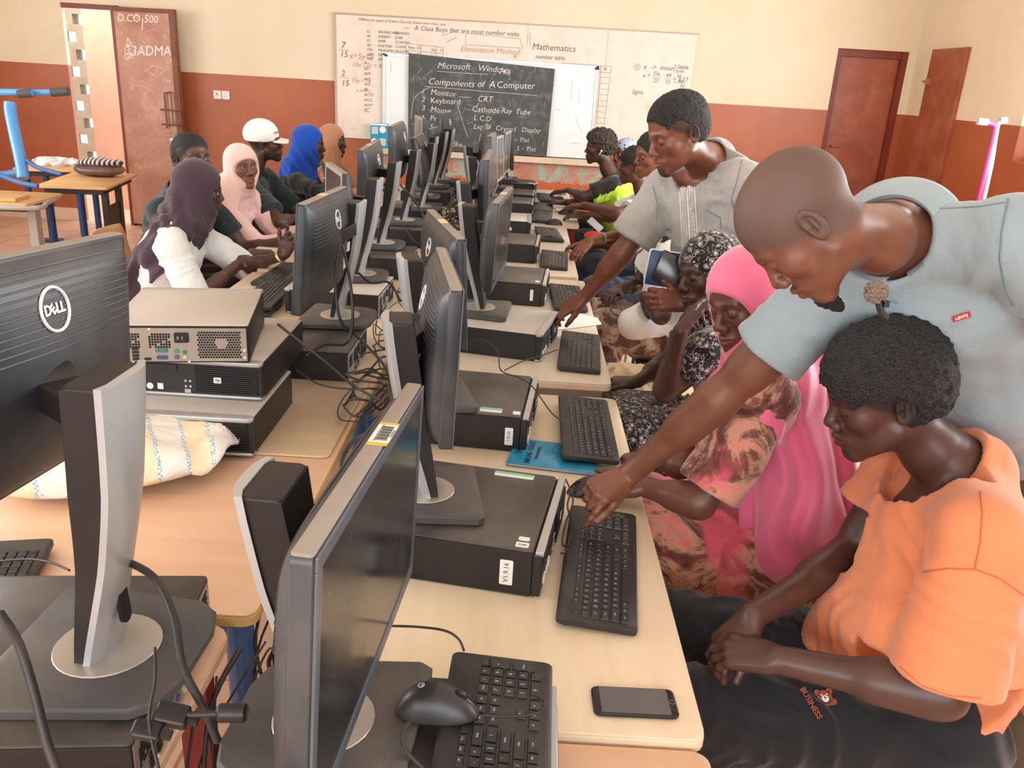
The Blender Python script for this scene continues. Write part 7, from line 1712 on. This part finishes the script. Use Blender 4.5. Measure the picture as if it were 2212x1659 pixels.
m = MB(); m.box(-0.2, 0.2, -0.08, 0.08, 0, 0.022); o = m.build('wooden_board', M_oak, smooth=None, loc=(-3.98, 5.72, 0.735), rot=(0, 0, R(-4))); tag(o, 'shorter board on top of the loose board at the left edge', 'board')
# striped bag on the student desk
def bagpat(t, v):
    wv = t.node('ShaderNodeTexWave'); wv.bands_direction = 'X'; wv.inputs['Scale'].default_value = 9; t.link(v, wv.inputs['Vector']); return t.ramp(wv.outputs[0], [(0.5, srgb(60, 48, 46)), (0.55, srgb(206, 196, 188))])
e = empty('handbag', (-3.48, 7.02, 0.751), R(5)); tag(e, 'dark bag with black and white stripes lying on the student desk', 'bag')
for nm, c_, r_, mm, am in (('bag_body', (0, 0, 0.05), (0.20, 0.13, 0.055), mat('brown patent leather', srgb(110, 84, 76), 0.3, var=0.2), 0.008), ('striped_top', (0, 0.02, 0.105), (0.18, 0.11, 0.035), cloth('striped bag', srgb(90, 80, 80), pattern=bagpat), 0.006)):
    S_ = SDF(); S_.ell(c_, r_, None, 0.02); S_.crumple(14, am, 3.0); V, F_ = S_.mesh(0.006); np_object(nm, V, F_, mm, e, local=True)
m = MB(); m.tube([(-0.18, -0.06, 0.085), (-0.08, -0.13, 0.09), (0.08, -0.13, 0.09), (0.18, -0.06, 0.085)], 0.004, 6); m.build('zip', M_dark, e)
# pink and white overturned chair frame on the right
S2_ = 6.4
M_pinkp = mat('pink painted tube', srgb(176, 56, 112), 0.35, var=0.1); M_wp = mat('white tube', srgb(196, 186, 190), 0.35)
frame('overturned_chair_frame', [('tube', M_pinkp, [([at(2130, 265, S2_), at(2146, 270, S2_), at(2148, 290, S2_), at(2122, 400, S2_), Vector((at(2115, 440, S2_).x, at(2115, 440, S2_).y, 0.02))], 0.020, 4)]), ('tube', M_wp, [([at(2166, 262, S2_ + .05), at(2156, 270, S2_ + .05), at(2150, 300, S2_ + .05), at(2132, 400, S2_ + .05), Vector((at(2125, 440, S2_ + .05).x, at(2125, 440, S2_ + .05).y, 0.02))], 0.016, 4)]),
    ('end_cap', M_wp, [([at(2112, 262, S2_), at(2133, 264, S2_)], 0.026, 1)]), ('end_cap', M_wp, [([at(2160, 261, S2_ + .05), at(2174, 260, S2_ + .05)], 0.026, 1)])], None, 'pink and white tubular frame standing upside down by the right wall', 'chair frame')
# ---------------------------------------------------------------- small markings
def mark(fig, s_, size, c, u_dir, n_dir, m_, name, bold=0.0):
    c = A(c); u = nv(u_dir); n = nv(A(n_dir) - u * (A(n_dir) @ u)); v = np.cross(n, u)
    M = Matrix(((u[0], v[0], n[0], c[0]), (u[1], v[1], n[1], c[1]), (u[2], v[2], n[2], c[2]), (0, 0, 0, 1)))
    m = MB(); m.text(s_, size, M=M, bold=bold, depth=0.001); o = m.build(name, m_, fig.e); o.matrix_parent_inverse = Matrix.Translation(-fig.e.location); return o, M

# ---------------------------------------------------------------- stitched, printed and worn details laid on the modelled surfaces
from mathutils.bvhtree import BVHTree
_bvh = {}
def surf(o, px, py):
    if o.name not in _bvh:
        me = o.data; _bvh[o.name] = BVHTree.FromPolygons([v.co.copy() for v in me.vertices], [tuple(p.vertices) for p in me.polygons])
    d = ray(px, py).normalized(); h_ = _bvh[o.name].ray_cast(CAM, d)
    return (h_[0], h_[1]) if h_[0] is not None else (None, None)
def part_of(fig, name): return [o for o in bpy.data.objects if o.parent == fig.e and o.name.split('.')[0] == name][0]
def fix(o, fig): o.matrix_parent_inverse = Matrix.Translation(-fig.e.location); return o
def stitch(fig, part, pts, r, m_, name, off=0.0008, dense=6, sub=1):
    o = part_of(fig, part); P = []
    for (x0, y0), (x1, y1) in zip(pts[:-1], pts[1:]):
        for k in range(dense):
            q, n = surf(o, x0 + (x1 - x0) * k / dense, y0 + (y1 - y0) * k / dense)
            if q is not None: P.append(q + n * off)
    q, n = surf(o, *pts[-1])
    if q is not None: P.append(q + n * off)
    if len(P) < 2: return
    m = MB(); m.tube(P, r, 5, sub=sub); return fix(m.build(name, m_, fig.e), fig)
def frame_at(fig, part, c, c2, off=0.001):
    o = part_of(fig, part); q, n = surf(o, *c); q2, _ = surf(o, *c2)
    if q is None or q2 is None: return None
    u = (q2 - q); u = (u - n * u.dot(n)).normalized(); v = n.cross(u); q = q + n * off
    return Matrix(((u.x, v.x, n.x, q.x), (u.y, v.y, n.y, q.y), (u.z, v.z, n.z, q.z), (0, 0, 0, 1)))
# polo shirt: red tab with lettering, buttons, shoulder seam
M_tab = mat('red woven tab', srgb(196, 30, 40), 0.6)
F0 = frame_at(PO, 'polo_shirt', (2076, 683), (2092, 678), 0.002)
if F0:
    m = MB(); m.prism(rrect(0.029, 0.0115, 0.001, 2), 0, 0.0012, 0, 0, F0); m.text("LEVI'S", 0.0085, 1, F0 @ T(0, 0, 0.0016), depth=0.0002, bold=0.0003); fix(m.build('red_tab', [M_tab, M_logo], PO.e, smooth=None), PO)
M_btn = mat('blue shirt button', srgb(120, 150, 168), 0.3)
for c in ((1929, 652),):
    F0 = frame_at(PO, 'polo_shirt', c, (c[0] + 12, c[1]), 0.001)
    if F0: m = MB(); m.lathe([(0, 0.0015), (0.004, 0.0012), (0.0055, 0.0026), (0.0062, 0.001), (0.0062, 0)], 18, 0, F0); fix(m.build('button', M_btn, PO.e), PO)
M_seam = mat('blue grey seam', srgb(112, 132, 140), 0.8)
stitch(PO, 'polo_shirt', [(1985, 452), (2060, 450), (2120, 446), (2170, 438)], 0.0011, M_seam, 'shoulder_seam')
stitch(PO, 'polo_shirt', [(2178, 430), (2165, 500), (2160, 560), (2172, 620), (2190, 660)], 0.0016, M_seam, 'armhole_seam')
stitch(PO, 'polo_shirt', [(1895, 668), (1920, 690), (1945, 715)], 0.0009, M_seam, 'placket_seam')
# embroidered shirt: two zigzag bands, neck band, pocket
M_emb = mat('cream embroidery', srgb(236, 232, 222), 0.8)
for x0, x1 in ((1476, 1484), (1492, 1502)):
    for w_, ph in ((5, 0), (5, 1)):
        pts = []
        for k in range(34):
            y = 402 + k * 4.6; xx = x0 + (x1 - x0) * k / 34 + (w_ if (k + ph) % 2 else -w_); pts.append((xx, y))
        stitch(KU, 'embroidered_shirt', pts, 0.0022, M_emb, 'embroidery', dense=1, off=0.001)
    for dx in (-8, 8): stitch(KU, 'embroidered_shirt', [(x0 + dx, 400), (x1 + dx, 556)], 0.0016, M_emb, 'embroidery_edge', dense=20)
stitch(KU, 'embroidered_shirt', [(1524, 452), (1540, 462), (1556, 470)], 0.0016, M_seam, 'pocket_edge'); stitch(KU, 'embroidered_shirt', [(1556, 470), (1558, 500), (1556, 522)], 0.0010, M_seam, 'pocket_edge')
stitch(KU, 'embroidered_shirt', [(1606, 330), (1595, 380), (1580, 430), (1590, 470)], 0.0014, M_seam, 'armhole_seam'); stitch(KU, 'embroidered_shirt', [(1410, 400), (1420, 440), (1418, 480)], 0.0014, M_seam, 'armhole_seam')
# orange shirt seams
M_oseam = mat('dark orange seam', srgb(196, 104, 60), 0.8)
stitch(O, 't_shirt', [(2118, 1062), (2122, 1110), (2118, 1170), (2106, 1228)], 0.0013, M_oseam, 'shoulder_seam'); stitch(O, 't_shirt', [(1995, 1236), (2050, 1228), (2108, 1230), (2160, 1250), (2210, 1285)], 0.0013, M_oseam, 'sleeve_seam')
stitch(O, 't_shirt', [(1945, 1440), (1990, 1480), (2050, 1502), (2120, 1508)], 0.0009, M_oseam, 'hem_stitch')
# print on the black trousers: lettering and a small bear head
M_prn = mat('rust print', srgb(142, 74, 56), 0.8)
F0 = frame_at(O, 'trousers', (1752, 1518), (1768, 1545), 0.0045)
if F0:
    m = MB(); m.text('BUSINESS', 0.0140, M=F0, depth=0.0030, bold=0.0004); fix(m.build('trouser_lettering', M_prn, O.e, smooth=None), O)
F0 = frame_at(O, 'trousers', (1781, 1508), (1800, 1505), 0.0038)
if F0:
    m = MB(); m.cyl(0.0135, 0, 0.001, 22, 0, F0); m.cyl(0.006, 0, 0.001, 14, 0, F0 @ T(0.011, 0.010, 0)); m.cyl(0.006, 0, 0.001, 14, 0, F0 @ T(-0.011, 0.010, 0)); m.prism(rrect(0.030, 0.012, 0.005), 0, 0.001, 0, 0, F0 @ T(0.004, -0.010, 0))
    m.cyl(0.0065, 0.001, 0.0014, 16, 1, F0 @ T(0, -0.003, 0)); m.cyl(0.0022, 0.0014, 0.0018, 10, 0, F0 @ T(0, -0.001, 0))
    for sx in (-1, 1): m.cyl(0.0016, 0.001, 0.0014, 8, 1, F0 @ T(sx * 0.005, 0.005, 0))
    fix(m.build('bear_print', [M_prn, M_logo], O.e, smooth=None), O)
# wristwatch and bracelets
def band(fig, i, t, r, th, m_, name, w=0.012):
    c = lerp(fig.wr[i], fig.el[i], t); d = nv(fig.el[i] - fig.wr[i]); a = nv(np.cross(d, (0, 0, 1))); b = np.cross(a, d); m = MB()
    m.tube([tuple(c + (a * math.cos(k) + b * math.sin(k)) * r) for k in np.linspace(0, 2 * PI, 19)[:-1]], th, 8, sub=1, closed=True); fix(m.build(name, m_, fig.e), fig)
M_gold = mat('pale gold', srgb(206, 190, 150), 0.3, 0.7)
band(L2, 0, 0.08, 0.029, 0.007, M_gold, 'wristwatch'); band(L5, 1, 0.10, 0.028, 0.004, M_silver, 'bracelet'); band(F4, 0, 0.25, 0.031, 0.004, M_silver, 'bracelet')
# barcode label on the top edge of the nearest monitor
f_ = FIT['M0']; Pm = T(*f_[:3]) @ RZ(R(f_[3] + 90)) @ RX(R(-f_[4])) @ RY(R(-f_[7])) @ T(0, 0.038, 0)
Pm = M0.matrix_basis.inverted() @ Pm if False else (T(*M0.location) @ RZ(M0.rotation_euler.z)).inverted() @ Pm
h2 = f_[6] / 2
m = MB(); m.box(0.005, 0.085, -0.0405, -0.016, h2 + 0.0012, h2 + 0.002, 0, Pm); m.box(0.014, 0.076, -0.0412, -0.016, h2 + 0.002, h2 + 0.0023, 1, Pm)
for k in range(15): m.box(0.020 + k * 0.0034, 0.0215 + k * 0.0034 + (0.0008 if k % 3 else 0), -0.037, -0.024, h2 + 0.0023, h2 + 0.0026, 2, Pm)
for s_, yy in (('Property of the Donor Institution', -0.0225), ('For the School', -0.0395)): m.text(s_, 0.0042, 2, Pm @ T(0.045, yy, h2 + 0.0027), depth=0.0001)
m.build('barcode_label', [M_yellow, M_label, M_print], M0, smooth=None)
